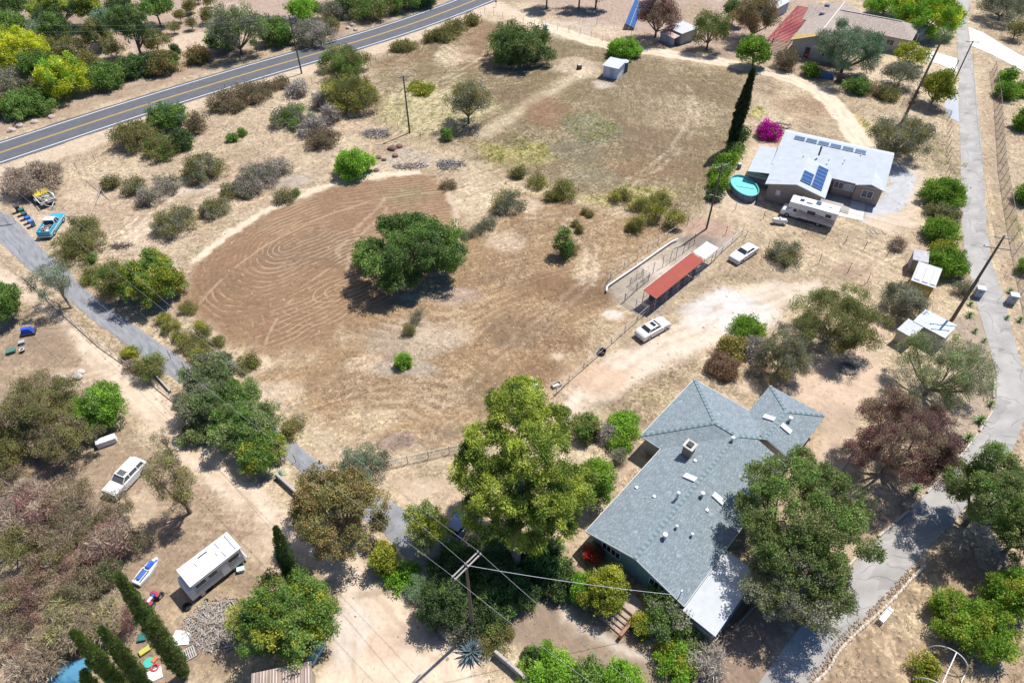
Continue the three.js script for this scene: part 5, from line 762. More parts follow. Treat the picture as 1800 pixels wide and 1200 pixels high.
{ const [s, W, D] = shed('shed', 'shed with blue white ribbed roof half hidden under the drooping tree', [[1627, 545], [1686, 574], [1660, 592], [1606, 562]], 2.4, 2.2, stain(.36, .33, .30, .15), corrug(.42, .48, .51), .15); }
shed('shed', 'low pale roofed lean to beside the blue white ribbed shed', [[1595, 560], [1625, 576], [1604, 592], [1580, 578]], 2.1, 1.9, stain(.42, .40, .37, .15), tin, .15);
{ const [s, W, D] = shed('outbuilding', 'outbuilding with brown ribbed metal roof under the big dense green tree', [[450, 1180], [535, 1168], [560, 1235], [430, 1270]], 2.6, 2.4, stain(.3, .25, .2, .2), corrug(.36, .28, .23, 14), .2); const g = box(.05, .04, D - .1), m = mat(.30, .23, .19, .6); for (let i = 0; i < 24; i++) { const b = mesh('roof_rib', g, m, s); b.position.set(-W / 2 + (i + .5) * W / 24, 2.63, 0); b.rotation.x = Math.atan(.24 / D); } }
// --- horse shelter with red roof
{
  const q = [[1132, 509], [1215, 444], [1236, 457], [1155, 526]].map(p => P(p[0], p[1], 2.5)), c = q[0].clone().add(q[1]).add(q[2]).add(q[3]).multiplyScalar(.25), yaw = 45.5 * Math.PI / 180;
  const s = thing('animal_shelter', 'long open shelter with brick red metal roof on posts', 'shelter', [c.x, 0, c.z], yaw), red = stain(.31, .062, .038, .1, .02, .12);
  for (let i = 0; i < 4; i++) mesh('roof_panel', slab([V3(-5.45 + i * 2.73, 2.62, -1.05), V3(-5.45 + i * 2.73, 2.38, 1.05), V3(-5.45 + i * 2.73 + 2.715, 2.38, 1.05), V3(-5.45 + i * 2.73 + 2.715, 2.62, -1.05)], .05), red, s);
  mesh('roof_trim', box(10.95, .12, .05, 0, 2.56, -1.09), white, s);
  for (let i = 0; i < 5; i++) for (const z of [-.95, .95]) mesh('post', cyl(.05, .05, 2.35, -5.3 + i * 2.65, 0, z, 6), steel, s);
  for (const y of [.5, 1, 1.4]) { mesh('rail', bar(V3(-5.3, y, -.95), V3(5.3, y, -.95), .025), steel, s); mesh('rail', bar(V3(-5.3, y, .95), V3(5.3, y, .95), .025), steel, s); }
  for (let i = 0; i < 4; i++) mesh('stall_panel', box(.05, 1.3, 1.8, -3.9 + i * 2.65, .75, 0), stain(.10, .10, .12, .2), s);
  const q2 = [[1219, 442], [1244, 425], [1264, 436], [1237, 455]].map(p => P(p[0], p[1], 2.35)), c2 = q2[0].clone().add(q2[1]).add(q2[2]).add(q2[3]).multiplyScalar(.25);
  const w = thing('animal_shelter', 'short shelter with white metal roof continuing the red one', 'shelter', [c2.x, 0, c2.z], yaw); mesh('roof_panel', slab([V3(-1.65, 2.4, -.98), V3(-1.65, 2.28, .98), V3(1.7, 2.28, .98), V3(1.7, 2.4, -.98)], .05), mat(.72, .71, .68, .6), w);
  for (const x of [-1.5, 1.55]) for (const z of [-.9, .9]) mesh('post', cyl(.05, .05, 2.3, x, 0, z, 6), steel, w);
}
// ground-mounted solar
for (const [a, n, lab] of [[[1117, 20], 8, 'sloping ground rack of blue solar panels beside the brown drooping tree'], [[1140, 6], 4, 'second ground rack of solar panels half behind the brown drooping tree']]) {
  const p = P(a[0], a[1], .9), s = thing('solar_rack', lab, 'solar panels', [p.x, 0, p.z], 75 * Math.PI / 180);
  for (let i = 0; i < n; i++) for (let j = 0; j < 2; j++) solarPanel(s, 2.0, 1.2, (i - n / 2) * 2.06, .95 - (j - .5) * .42, (j - .5) * 1.16 , .34, 0);
  for (let i = 0; i <= n; i += 2) { mesh('leg', cyl(.05, .05, 1.2, (i - n / 2) * 2.06 - 1, 0, -.9, 6), steel, s); mesh('leg', cyl(.05, .05, .55, (i - n / 2) * 2.06 - 1, 0, 1, 6), steel, s); }
  mesh('beam', box(n * 2.06, .08, .08, -1, 1.05, -.9), steel, s); mesh('beam', box(n * 2.06, .08, .08, -1, .5, 1), steel, s);
}
console.log('buildings done');
// ---------- utility poles and lines ----------
const poleWood = stain(.13, .095, .07, .3, .05, 1), armWood = stain(.34, .31, .28, .2, .05, 1), insul = mat(.55, .56, .57, .3), wireMat = mat(.30, .30, .31, .5, .2), wireDark = mat(.06, .06, .06, .6);
const poleTops = {};
function utilityPole(key, base, h, armYaw, label, arms, o = {}) {
  const b = P(...base), p = thing('utility_pole', label, 'utility pole', [b.x, 0, b.z], armYaw);
  mesh('pole', bar(V3(0, 0, 0), V3(o.lean ?? 0, h, 0), o.r ?? .17, .11, 9), poleWood, p);
  const ends = [];
  for (const [y, len, dz, k] of arms) { const m = mesh('crossarm', box(len, .12, .1, o.lean ?? 0, y, dz), armWood, p); for (let i = 0; i < k; i++) { const x = (o.lean ?? 0) + (i / (k - 1) - .5) * (len - .2); mesh('insulator', [cyl(.035, .05, .12, x, y + .06, dz, 8), cyl(.05, .03, .08, x, y + .18, dz, 8)], insul, p); ends.push(V3(x, y + .24, dz)); } }
  if (o.brace) { mesh('brace', bar(V3(-.7, arms[0][0] - .05, .1), V3(0, arms[0][0] - .8, .14), .025), steel, p); mesh('brace', bar(V3(.7, arms[0][0] - .05, .1), V3(0, arms[0][0] - .8, .14), .025), steel, p); }
  if (o.can) { mesh('transformer', [cyl(.26, .26, .8, .05, h - 2.6, .36, 14), cyl(.27, .2, .08, .05, h - 1.8, .36, 14)], mat(.12, .12, .12, .6), p); }
  p.updateMatrixWorld(true); poleTops[key] = ends.map(e => p.localToWorld(e)); return p;
}
utilityPole('P1', [530, 129], 11.4, 30 * Math.PI / 180, 'dark wooden power pole with crossarms standing beside the highway', [[11, 2.6, 0, 4], [10.2, 1.8, .06, 3]], { brace: 1 });
utilityPole('P2', [720, 233], 10.4, 12 * Math.PI / 180, 'wooden power pole with one crossarm at the meadow fence corner', [[10.2, 2.7, 0, 4]], { brace: 1 });
utilityPole('P3', [1242, 402], 10.8, 28 * Math.PI / 180, 'wooden utility pole with crossarm between the oval pool and red shelter', [[10.5, 2.6, 0, 4]], { brace: 1, r: .15 });
utilityPole('P4', [1675, 561], 13.2, -14 * Math.PI / 180, 'thick dark utility pole with white crossarms leaning over the concrete lane', [[11.4, 3.0, 0, 3], [12.9, 2.0, .1, 3]], { r: .24, brace: 1 });
{ const b = P(1671, 566), p = thing('brace_pole', 'stub pole bolted to the thick dark utility pole by the lane', 'pole', [b.x, 0, b.z]); mesh('pole', bar(V3(0, 0, 0), V3(.3, 7, -.1), .16, .12, 8), poleWood, p); }
utilityPole('P5', [1677, 145], 8.2, -8 * Math.PI / 180, 'slim utility pole with crossarm beside the concrete lane and palm', [[8, 2.4, 0, 3]], { r: .13 });
utilityPole('P6', [831, 1108], 12.2, 48 * Math.PI / 180, 'utility pole with double pale crossarms in front of the tall pine', [[11.9, 2.9, -.14, 3], [11.9, 2.9, .14, 3]], {});
{ const b = P(1692, 100), p = thing('stub_post', 'short wooden post beside the slim lane utility pole', 'post', [P(1676, 128).x, 0, P(1676, 128).z]); mesh('pole', bar(V3(0, 0, 0), V3(0, 2.6, 0), .09, .08, 7), poleWood, p); }
function wire(a, b, sag, label, group, r = .018, m = wireMat) { const pts = []; for (let i = 0; i <= 14; i++) { const t = i / 14, p = a.clone().lerp(b, t); p.y -= sag * 4 * t * (1 - t); pts.push(p); } return tag(mesh('power_line', tube(pts, r, 4, 28), m, scene), label, 'power line', group); }
{
  const { P1, P2, P3, P4, P5, P6 } = poleTops, WL = 'lines along the highway', WY = 'lines from the double crossarm pole';
  for (const i of [0, 1, 3]) wire(P1[i], P(-160 + i * 14, 30 + i * 20, 10.5), 1.6, 'power line crossing the orchard from the highway pole', WL, .018);
  for (const i of [0, 3]) wire(P1[i], P2[i], .8, 'power line from the highway pole to the meadow corner pole', 'lines between highway and meadow pole', .014, wireDark);
  for (const i of [0, 3]) wire(P2[i], P3[i], 1.2, 'power line from the meadow corner pole to the pool side pole', 'lines between meadow and pool pole', .014, wireDark);
  wire(P3[1], P4[0], 1.2, 'power line from the pool side pole to the thick lane pole', null, .014, wireDark); wire(P4[1], P5[1], 1.5, 'power line along the concrete lane between its two poles', null, .014, wireDark);
  { const d = P(1372, 318, 3.6); wire(P3[2], d, .5, 'service wire from the pool side pole to the white roofed house', null, .014); }
  { const d = P(1194, 1046, 4.2); wire(P6[4], d, .35, 'bright service wire from the double crossarm pole to the house mast', null, .018, mat(.6, .6, .6, .5)); }
  const L = [P(-110, 300, 10), P(-60, 262, 10.2), P(-30, 235, 10.4)];
  wire(P6[0], L[0], 1.5, 'power line running from the double crossarm pole above the paved lane', WY, .015); wire(P6[2], L[1], 1.4, 'power line running from the double crossarm pole above the paved lane', WY, .015); wire(P6[1], L[2], 1.5, 'power line running from the double crossarm pole above the paved lane', WY, .015);
  const out = [P(1075, 1225, 10.5), P(1130, 1215, 10.5), P(1180, 1260, 10.5)];
  wire(P6[3], out[0], .4, 'power line crossing the front yard from the double crossarm pole', 'lines over the front yard', .015); wire(P6[5], out[1], .4, 'power line crossing the front yard from the double crossarm pole', 'lines over the front yard', .015);
}
// ---------- fences ----------
const postWood = mat(.24, .18, .13, .9), postSteel = mat(.33, .31, .29, .6, .2), railWhite = mat(.66, .64, .60, .6), railPipe = mat(.40, .37, .34, .6, .2), rustPost = mat(.20, .11, .08, .9), strandMat = mat(.30, .26, .22, .7);
const linkTex = (() => { const t = grayTex(64, 64, (x, y) => { const a = Math.abs(((x + y) % 64) - 32), b = Math.abs(((x - y + 64) % 64) - 32); return (a < 6 || b < 6) ? 1 : 0; }, [4, 4]); return t; })();
const linkMat = new THREE.MeshStandardMaterial({ color: lin(.16, .13, .10), roughness: .7, alphaMap: linkTex, alphaTest: .5, side: THREE.DoubleSide });
const postGeos = {};
function fence(px, h, gap, label, o = {}) {
  const pts = []; const w = px.map(q => P(...q));
  for (let i = 0; i < w.length - 1; i++) { const n = Math.max(1, Math.round(w[i].distanceTo(w[i + 1]) / gap)); for (let k = 0; k < n; k++) pts.push(w[i].clone().lerp(w[i + 1], k / n)); } pts.push(w[w.length - 1]);
  const f = thing(o.name ?? 'wire_fence', label, 'fence', [pts[0].x, 0, pts[0].z], 0, o.group), rel = pts.map(p => V3(p.x - pts[0].x, 0, p.z - pts[0].z));
  const r = o.r ?? .04, key = h + '_' + r; postGeos[key] ??= cyl(r, r, h + .1, 0, 0, 0, 6);
  for (const p of rel) { const q = mesh('post', postGeos[key], o.post ?? postSteel, f); q.position.copy(p); q.rotation.set(rr(-.03, .03) * (o.wonky ?? 1), 0, rr(-.03, .03) * (o.wonky ?? 1)); }
  for (const y of o.rails ?? []) for (let i = 0; i < rel.length - 1; i++) mesh('rail', bar(V3(rel[i].x, y, rel[i].z), V3(rel[i + 1].x, y, rel[i + 1].z), o.railR ?? .03, o.railR ?? .03, 5), o.railM ?? railPipe, f);
  for (const y of o.strands ?? []) mesh('strand', merge(rel.slice(0, -1).map((p, i) => bar(V3(p.x, y, p.z), V3(rel[i + 1].x, y, rel[i + 1].z), o.strandR ?? .008, o.strandR ?? .008, 3))), strandMat, f);
  if (o.link) { const pos = [], uv = [], idx = []; let s = 0; rel.forEach((p, i) => { if (i) s += p.distanceTo(rel[i - 1]); pos.push(p.x, .03, p.z, p.x, h, p.z); uv.push(s, 0, s, h); if (i) { const b = i * 2; idx.push(b - 2, b, b - 1, b, b + 1, b - 1); } }); const g = new THREE.BufferGeometry(); g.setAttribute('position', new THREE.Float32BufferAttribute(pos, 3)); g.setAttribute('uv', new THREE.Float32BufferAttribute(uv, 2)); g.setIndex(idx); g.computeVertexNormals(); mesh('chain_link', g, linkMat, f); }
  return f;
}
const S3 = [.4, .8, 1.2];
fence([[640, 203], [720, 236], [800, 264], [900, 300], [1040, 350], [1190, 396]], 1.3, 2.6, 'wire fence on thin posts crossing the whole meadow', { strands: S3, post: rustPost, r: .035 });
fence([[100, 312], [200, 272], [370, 212], [500, 163], [640, 118], [760, 72], [845, 30]], 1.2, 3.2, 'wire fence along the field side of the highway', { strands: S3, post: postWood });
fence([[852, 22], [900, 38], [1000, 57], [1100, 84]], 1.4, 3, 'wire fence beside the entrance of the dirt drive', { strands: S3, post: postWood });
fence([[990, 20], [1020, 35], [1110, 60], [1180, 82]], 1.5, 4, 'wire fence in front of the ground solar racks', { strands: S3, post: postSteel });
fence([[1744, 125], [1752, 180], [1760, 300], [1776, 400], [1790, 470], [1808, 560]], 2.1, 3, 'tall chain link fence beyond the concrete lane', { name: 'chain_link_fence', link: 1, rails: [2.05], r: .045, railM: postSteel });
fence([[1700, 25], [1725, 45], [1760, 60], [1810, 90]], 1.4, 3, 'low wire fence above the white concrete drive', { strands: S3, post: rustPost });
fence([[1208, 396], [1310, 420], [1350, 437]], 1.4, 3, 'wire fence on leaning steel posts below the pool', { strands: S3, post: rustPost });
fence([[1440, 462], [1490, 480], [1525, 496], [1560, 512]], 1.6, 4, 'sparse leaning posts on dry ground above the olive oak', { strands: [.9], post: rustPost, wonky: 4 });
fence([[1245, 354], [1342, 384]], 1.3, 4, 'white rail fence below the oval pool', { name: 'rail_fence', rails: [1.3], railM: railWhite, strands: [.4, .8] });
fence([[1342, 384], [1420, 407], [1520, 437], [1600, 462]], 1.2, 3, 'wire fence below the motorhome running to the twin sheds', { strands: S3, post: rustPost });
fence([[680, 822], [790, 797], [830, 790]], 1.2, 2.6, 'white rail fence with mesh at the lower meadow edge', { name: 'rail_fence', rails: [.6, 1.2], railM: railWhite, link: 1, post: railPipe });
fence([[300, 630], [380, 690], [460, 765], [520, 812], [590, 842], [640, 840]], 1.3, 2.8, 'wire fence between the paved lane and the ploughed field', { strands: S3, post: rustPost, r: .035 });
fence([[1585, 185], [1630, 195], [1668, 208]], 1.5, 3, 'chain link fence at the foot of the palm', { name: 'chain_link_fence', link: 1, rails: [1.5], railM: postSteel });
fence([[1668, 210], [1667, 260], [1666, 315]], 1.3, 3, 'rusty wire fence beside the straight concrete lane', { strands: S3, post: rustPost });
fence([[978, 694], [1000, 672], [1050, 628], [1098, 585], [1140, 548]], 1.25, 2.8, 'pipe rail fence along the pale drive', { name: 'pipe_fence', rails: [.6, 1.2], post: railPipe, railR: .035 });
fence([[1146, 543], [1250, 462], [1303, 414]], 1.35, 2.6, 'white topped pipe fence behind the red roofed shelter', { name: 'pipe_fence', rails: [.7, 1.3], post: railPipe, railM: railWhite, railR: .035 });
fence([[1068, 502], [1072, 492], [1120, 456], [1190, 408]], 1.3, 2.6, 'pipe fence closing the corral towards the meadow', { name: 'pipe_fence', rails: [1.25], strands: [.4, .8], post: railPipe });
fence([[1130, 492], [1165, 470], [1200, 446], [1220, 430]], 1.9, 1.7, 'row of tall leaning posts inside the corral', { name: 'post_fence', strands: [.6, 1.2], post: postWood, wonky: 3 });
fence([[1098, 530], [1118, 512], [1140, 494]], 1.4, 2.2, 'corral panels at the open end of the red shelter', { name: 'pipe_fence', rails: [.3, .7, 1.1, 1.4], post: railPipe });
fence([[1098, 530], [1138, 552]], 1.4, 2.2, 'corral gate panel at the end of the red shelter', { name: 'pipe_fence', rails: [.3, .7, 1.1, 1.4], post: railPipe });
fence([[1108, 500], [1128, 485], [1140, 492], [1120, 508], [1108, 500]], 1.2, 1.6, 'small pen of steel panels inside the corral', { name: 'pipe_fence', rails: [.4, .8, 1.2], post: postSteel });
fence([[-6, 412], [0, 396], [28, 392]], 1.5, 1.2, 'steel farm gate swung open at the paved lane', { name: 'farm_gate', rails: [.3, .6, .9, 1.2, 1.5], post: railPipe });
fence([[155, 470], [190, 505], [235, 545], [300, 600]], 1.1, 3, 'low wire fence between paved lane and verge shrubs', { strands: [.5, 1], post: postWood });
fence([[40, 485], [110, 550], [175, 608], [260, 668], [320, 715]], .9, 2.4, 'low rail fence between the dirt track and paved lane', { name: 'rail_fence', rails: [.45], post: railPipe, railM: mat(.48, .42, .36, .8), railR: .06 });
{ // raised pipe along the corral
  const p = [[1066, 512], [1068, 503], [1076, 497], [1120, 467], [1170, 432], [1182, 424], [1192, 420]].map(q => P(q[0], q[1], .35)); tag(mesh('water_pipe', tube(p, .13, 8, 60), railWhite, scene), 'thick pale pipe bent along the corral fence', 'pipe');
}
for (const [a, b, lab] of [[[155, 312], [192, 352], 'long pale pipe leaning against shrubs behind the trailer'], [[196, 306], [166, 352], 'long pale pole leaning towards the trailer'], [[194, 312], [160, 375], 'thin pole frame leaning over the olive shrub'], [[140, 400], [124, 424], 'pale stake leaning beside the pickup shrub']]) { const A = P(a[0], a[1], .06), B = P(b[0], b[1], 0); B.y = .06; A.y = 1.3; tag(mesh('leaning_pole', bar(B, A, .05, .04, 6), mat(.46, .40, .33, .8), scene), lab, 'pole'); }
// ---------- walls, kerbs, stone edging ----------
const block = stain(.40, .36, .32, .2, .06, .6);
function lowWall(px, h, t, label, name = 'block_wall') {
  const w = px.map(q => P(...q)), o = thing(name, label, 'wall', [w[0].x, 0, w[0].z]);
  for (let i = 0; i < w.length - 1; i++) { const a = V3().subVectors(w[i], w[0]), b = V3().subVectors(w[i + 1], w[0]), L = a.distanceTo(b), n = Math.max(1, Math.round(L / .4)), yaw = yawOf(a, b); const g = rbox(L / n - .012, h / 2 - .01, t, .015); for (let k = 0; k < n; k++) for (let c = 0; c < 2; c++) { const q = mesh('block', g, block, o), u = clamp((k + .5 + (c ? .0 : .0)) / n); q.position.lerpVectors(a, b, u); q.position.y = h / 4 + c * h / 2; q.rotation.y = yaw + rr(-.01, .01); } }
  return o;
}
lowWall([[487, 838], [520, 868], [556, 905]], .7, .25, 'low block wall below the small agave and pepper tree');
lowWall([[870, 1150], [905, 1180], [950, 1222]], .9, .25, 'block wall at the corner of the front yard');
lowWall([[255, 640], [300, 690]], .4, .2, 'low block kerb beside the dark olive verge shrub');
{
  const path = spline([[1428, 1204], [1455, 1178], [1470, 1152], [1500, 1118], [1540, 1082], [1575, 1048], [1600, 1020], [1625, 996]], 62), o = thing('stone_border', 'border of pale stones set on edge along the concrete lane', 'stone border', [path[0].x, 0, path[0].z]), gs = [0, 1, 2].map(() => { const g = new THREE.IcosahedronGeometry(.22, 1), p = g.attributes.position; for (let i = 0; i < p.count; i++) { const k = .8 + .45 * vn(p.getX(i) * 9 + 40, p.getY(i) * 9 + p.getZ(i) * 5 + 40); p.setXYZ(i, p.getX(i) * k * 1.25, p.getY(i) * k, p.getZ(i) * k * .7); } g.computeVertexNormals(); return g; }), ms = [mat(.58, .47, .36, .9), mat(.50, .39, .29, .9), mat(.62, .53, .43, .9)];
  path.forEach((p, i) => { const s = mesh('stone', gs[i % 3], ms[(i * 7) % 3], o), n = path[Math.min(i + 1, 61)]; s.position.set(p.x - path[0].x, .1, p.z - path[0].z); s.rotation.set(rr(-.3, .3), yawOf(p, n) + rr(-.5, .5), rr(-.3, .3)); s.scale.setScalar(rr(.8, 1.15)); });
  const n = 420, im = shadowed(new THREE.InstancedMesh(gs[1], mat(1, 1, 1, .95), n)); im.name = 'rubble_strip'; im.userData = { kind: 'stuff', label: 'strip of reddish rubble between concrete lane and stone border', category: 'rubble' };
  for (let i = 0; i < n; i++) { const k = Math.floor(rnd() * 61), p = path[k].clone().lerp(path[k + 1], rnd()), q = rr(.2, .7); M4.compose(V3(p.x - .7 * q, .03, p.z - .7 * q), Q4.setFromEuler(E4.set(rr(0, 6), rr(0, 6), rr(0, 6))), S4.setScalar(rr(.15, .5))); im.setMatrixAt(i, M4); const v = rr(.7, 1.2); im.setColorAt(i, lin(.32 * v, .24 * v, .18 * v)); } scene.add(im);
}
const pale = stain(.52, .45, .38, .2, .05, 1);
for (const [a, b] of [[[1605, 893], [1628, 872]], [[1634, 866], [1682, 818]], [[1548, 944], [1575, 922]], [[1578, 918], [1600, 900]], [[1492, 1000], [1517, 972]], [[1690, 806], [1722, 764]], [[1726, 758], [1748, 724]], [[1750, 700], [1752, 668]]]) { const A = P(...a), B = P(...b), c = A.clone().lerp(B, .5); A.x -= .25; B.x -= .25; const k = mesh('log_kerb', bar(V3(A.x, .13, A.z), V3(B.x, .13, B.z), .13, .12, 7), pale, scene); tag(k, 'pale log laid as kerb along the concrete lane', 'log', 'log kerbs along the lane'); }
{ const A = P(1468, 845), B = P(1515, 778); tag(mesh('fallen_log', bar(V3(A.x, .2, A.z), V3(B.x, 1.4, B.z), .18, .12, 7), barkGrey, scene), 'leaning dead log under the bronze leaved tree', 'log'); }
{ const pts = [[1215, 1205], [1240, 1180], [1262, 1145], [1290, 1105], [1325, 1065]].map(q => P(q[0], q[1], .18)); tag(mesh('fallen_log', tube(pts, .17, 7, 40), barkMat, scene), 'long bent trunk lying beside the white patio cover', 'log'); }
// ---------- vehicles ----------
const tyreM = mat(.025, .025, .027, .9), rimM = mat(.45, .46, .47, .35, .6), blackTrim = mat(.03, .03, .032, .5), carGlass = mat(.025, .032, .04, .08), lampRed = mat(.35, .02, .02, .3), lampClear = mat(.65, .66, .66, .15);
const paintM = (r, g, b) => new THREE.MeshPhysicalMaterial({ color: lin(r, g, b), roughness: .35, clearcoat: .7, clearcoatRoughness: .15, side: THREE.DoubleSide });
function wheel(parent, x, z, r = .33, w = .22) { const g = new THREE.Group(); g.name = 'wheel'; g.position.set(x, r, z); parent.add(g); mesh('tyre', new THREE.CylinderGeometry(r, r, w, 18).rotateX(Math.PI / 2), tyreM, g); mesh('rim', new THREE.CylinderGeometry(r * .62, r * .62, w + .02, 12).rotateX(Math.PI / 2), rimM, g); return g; }
function bodySide(pts, arches, W, bev = .07) { // side outline with wheel arches, extruded across
  const s = new THREE.Shape(); pts.forEach((p, i) => i ? s.lineTo(...p) : s.moveTo(...p));
  for (const [x, r] of arches) { s.lineTo(x + r, .28); s.absarc(x, .3, r, 0, Math.PI, false); s.lineTo(x - r, .28); }
  s.closePath();
  return new THREE.ExtrudeGeometry(s, { depth: W - bev * 2, bevelEnabled: true, bevelSize: bev, bevelThickness: bev, bevelSegments: 3, curveSegments: 10 }).translate(0, 0, -(W / 2 - bev));
}
function frustum(b, t) { // [x0,x1,halfW,y] bottom and top
  const q = ([x0, x1, w, y]) => [V3(x0, y, -w), V3(x1, y, -w), V3(x1, y, w), V3(x0, y, w)], B = q(b), Tt = q(t), gs = [poly([...Tt].reverse())]; for (let i = 0; i < 4; i++) { const j = (i + 1) % 4; gs.push(poly([B[i], B[j], Tt[j], Tt[i]])); } return merge(gs);
}
function sedan(px, py, yaw, paint, label, o = {}) {
  const p = P(px, py), c = thing('parked_car', label, 'car', [p.x, 0, p.z], yaw);
  mesh('body', bodySide([[-2.28, .3], [-2.33, .55], [-2.3, .86], [-2.15, .96], [-1.6, 1.0], [1.0, .98], [1.8, .88], [2.2, .74], [2.33, .5], [2.28, .3]].reverse().reverse(), [], 1.78, .09).scale(1, 1, 1), paint, c);
  const cab = [-1.72, 1.02, .76, .96], top = [-1.02, .18, .59, 1.42];
  mesh('windows', frustum(cab, top), carGlass, c);
  mesh('roof', rbox(1.34, .07, 1.24, .03, -.42, 1.425, 0), paint, c);
  const P8 = (x0, x1, w0, w1, y0, y1) => [-1, 1].map(s => bar(V3(x0, y0, s * w0), V3(x1, y1, s * w1), .05, .045, 6));
  mesh('pillars', [...P8(1.02, .2, .76, .6, .96, 1.42), ...P8(-1.72, -1.04, .76, .6, .96, 1.42), ...P8(-.35, -.38, .77, .6, .96, 1.42)], paint, c);
  if (o.sunroof) mesh('sunroof', box(.5, .015, .8, -.2, 1.47, 0), carGlass, c);
  for (const x of [-1.38, 1.4]) for (const z of [-.8, .8]) wheel(c, x, z, .32, .2);
  for (const z of [-.62, .62]) { mesh('headlight', rbox(.12, .14, .4, .03, 2.24, .66, z), lampClear, c); mesh('tail_light', rbox(.08, .16, .4, .03, -2.32, .74, z), lampRed, c); mesh('mirror', rbox(.14, .12, .2, .03, .75, 1.0, z * 1.56), paint, c); }
  mesh('bumper', rbox(.12, .2, 1.6, .05, 2.32, .38, 0), paint, c); mesh('bumper', rbox(.12, .2, 1.6, .05, -2.36, .42, 0), paint, c); mesh('windscreen_wiper_cowl', box(.12, .02, 1.3, 1.08, .985, 0), blackTrim, c);
  return c;
}
const yA = yawOf(P(1122, 592), P(1172, 564)), yB = yawOf(P(1285, 462), P(1326, 436));
sedan(1147, 583, yA, paintM(.66, .66, .62), 'white sedan with dark sunroof parked on the pale drive', { sunroof: 1 });
sedan(1306, 451, yB + Math.PI, paintM(.66, .67, .67), 'white sedan parked on dry grass beside the white topped pipe fence');
sedan(808, 928, 60 * Math.PI / 180, paintM(.03, .09, .26), 'blue car parked under the tall pine beside the lane');
{ // turquoise pickup
  const a = P(78, 424), b = P(108, 380), c = thing('pickup_truck', 'old turquoise and white pickup truck with a loaded bed', 'truck', a.clone().lerp(b, .5), yawOf(a, b)), tq = paintM(.03, .36, .50), wh = paintM(.68, .69, .69);
  mesh('lower_body', bodySide([[-2.6, .35], [-2.65, .9], [.2, .9], [1.2, .9], [2.5, .86], [2.6, .35]], [], 1.9, .06), tq, c);
  mesh('hood', rbox(1.55, .16, 1.55, .06, 1.75, .98, 0), tq, c);
  mesh('cab', frustum([-.35, 1.1, .86, .92], [-.2, .65, .7, 1.62]), carGlass, c); mesh('cab_roof', rbox(1.0, .09, 1.5, .04, .22, 1.64, 0), wh, c);
  mesh('pillars', [-1, 1].flatMap(s => [bar(V3(1.1, .92, s * .86), V3(.66, 1.62, s * .7), .05), bar(V3(-.35, .92, s * .86), V3(-.2, 1.62, s * .7), .09), bar(V3(.4, .92, s * .86), V3(.38, 1.62, s * .7), .05)]), wh, c);
  mesh('bed_floor', box(2.1, .04, 1.6, -1.5, .92, 0), mat(.25, .2, .17, .9), c); for (const s of [-1, 1]) mesh('bed_side', rbox(2.25, .42, .12, .04, -1.5, 1.1, s * .88), tq, c); mesh('tailgate', rbox(.1, .45, 1.7, .03, -2.62, 1.05, 0), tq, c); mesh('side_stripe', [box(4.9, .1, .02, 0, .75, .96), box(4.9, .1, .02, 0, .75, -.96)], wh, c);
  mesh('rear_bumper', rbox(.12, .16, 1.8, .03, -2.75, .5, 0), mat(.6, .6, .6, .3, .7), c); mesh('front_bumper', rbox(.12, .16, 1.8, .03, 2.68, .45, 0), mat(.6, .6, .6, .3, .7), c);
  for (const z of [-.7, .7]) { mesh('headlight', cyl(.1, .1, .05, 0, 0, 0).rotateZ(-Math.PI / 2).translate(2.6, .72, z), lampClear, c); mesh('tail_light', box(.04, .18, .12, -2.68, .8, z * 1.15), lampRed, c); }
  for (const x of [-1.65, 1.65]) for (const z of [-.85, .85]) wheel(c, x, z, .36, .22);
  const ld = thing('truck_load', 'jumble of white and rusty scrap in the turquoise pickup bed', 'scrap', c.position.clone(), c.rotation.y); ld.position.y = .94; const sm = [mat(.62, .62, .60), mat(.25, .12, .08), mat(.35, .33, .3), mat(.08, .09, .1)];
  for (let i = 0; i < 26; i++) { const s = mesh('scrap_piece', rbox(rr(.15, .6), rr(.08, .25), rr(.1, .35), .02), sm[i % 4], ld); s.position.set(-1.5 + rr(-.8, .8), rr(.14, .32), rr(-.55, .55)); s.rotation.set(rr(-.3, .3), rr(0, 3), rr(-.3, .3)); }
}
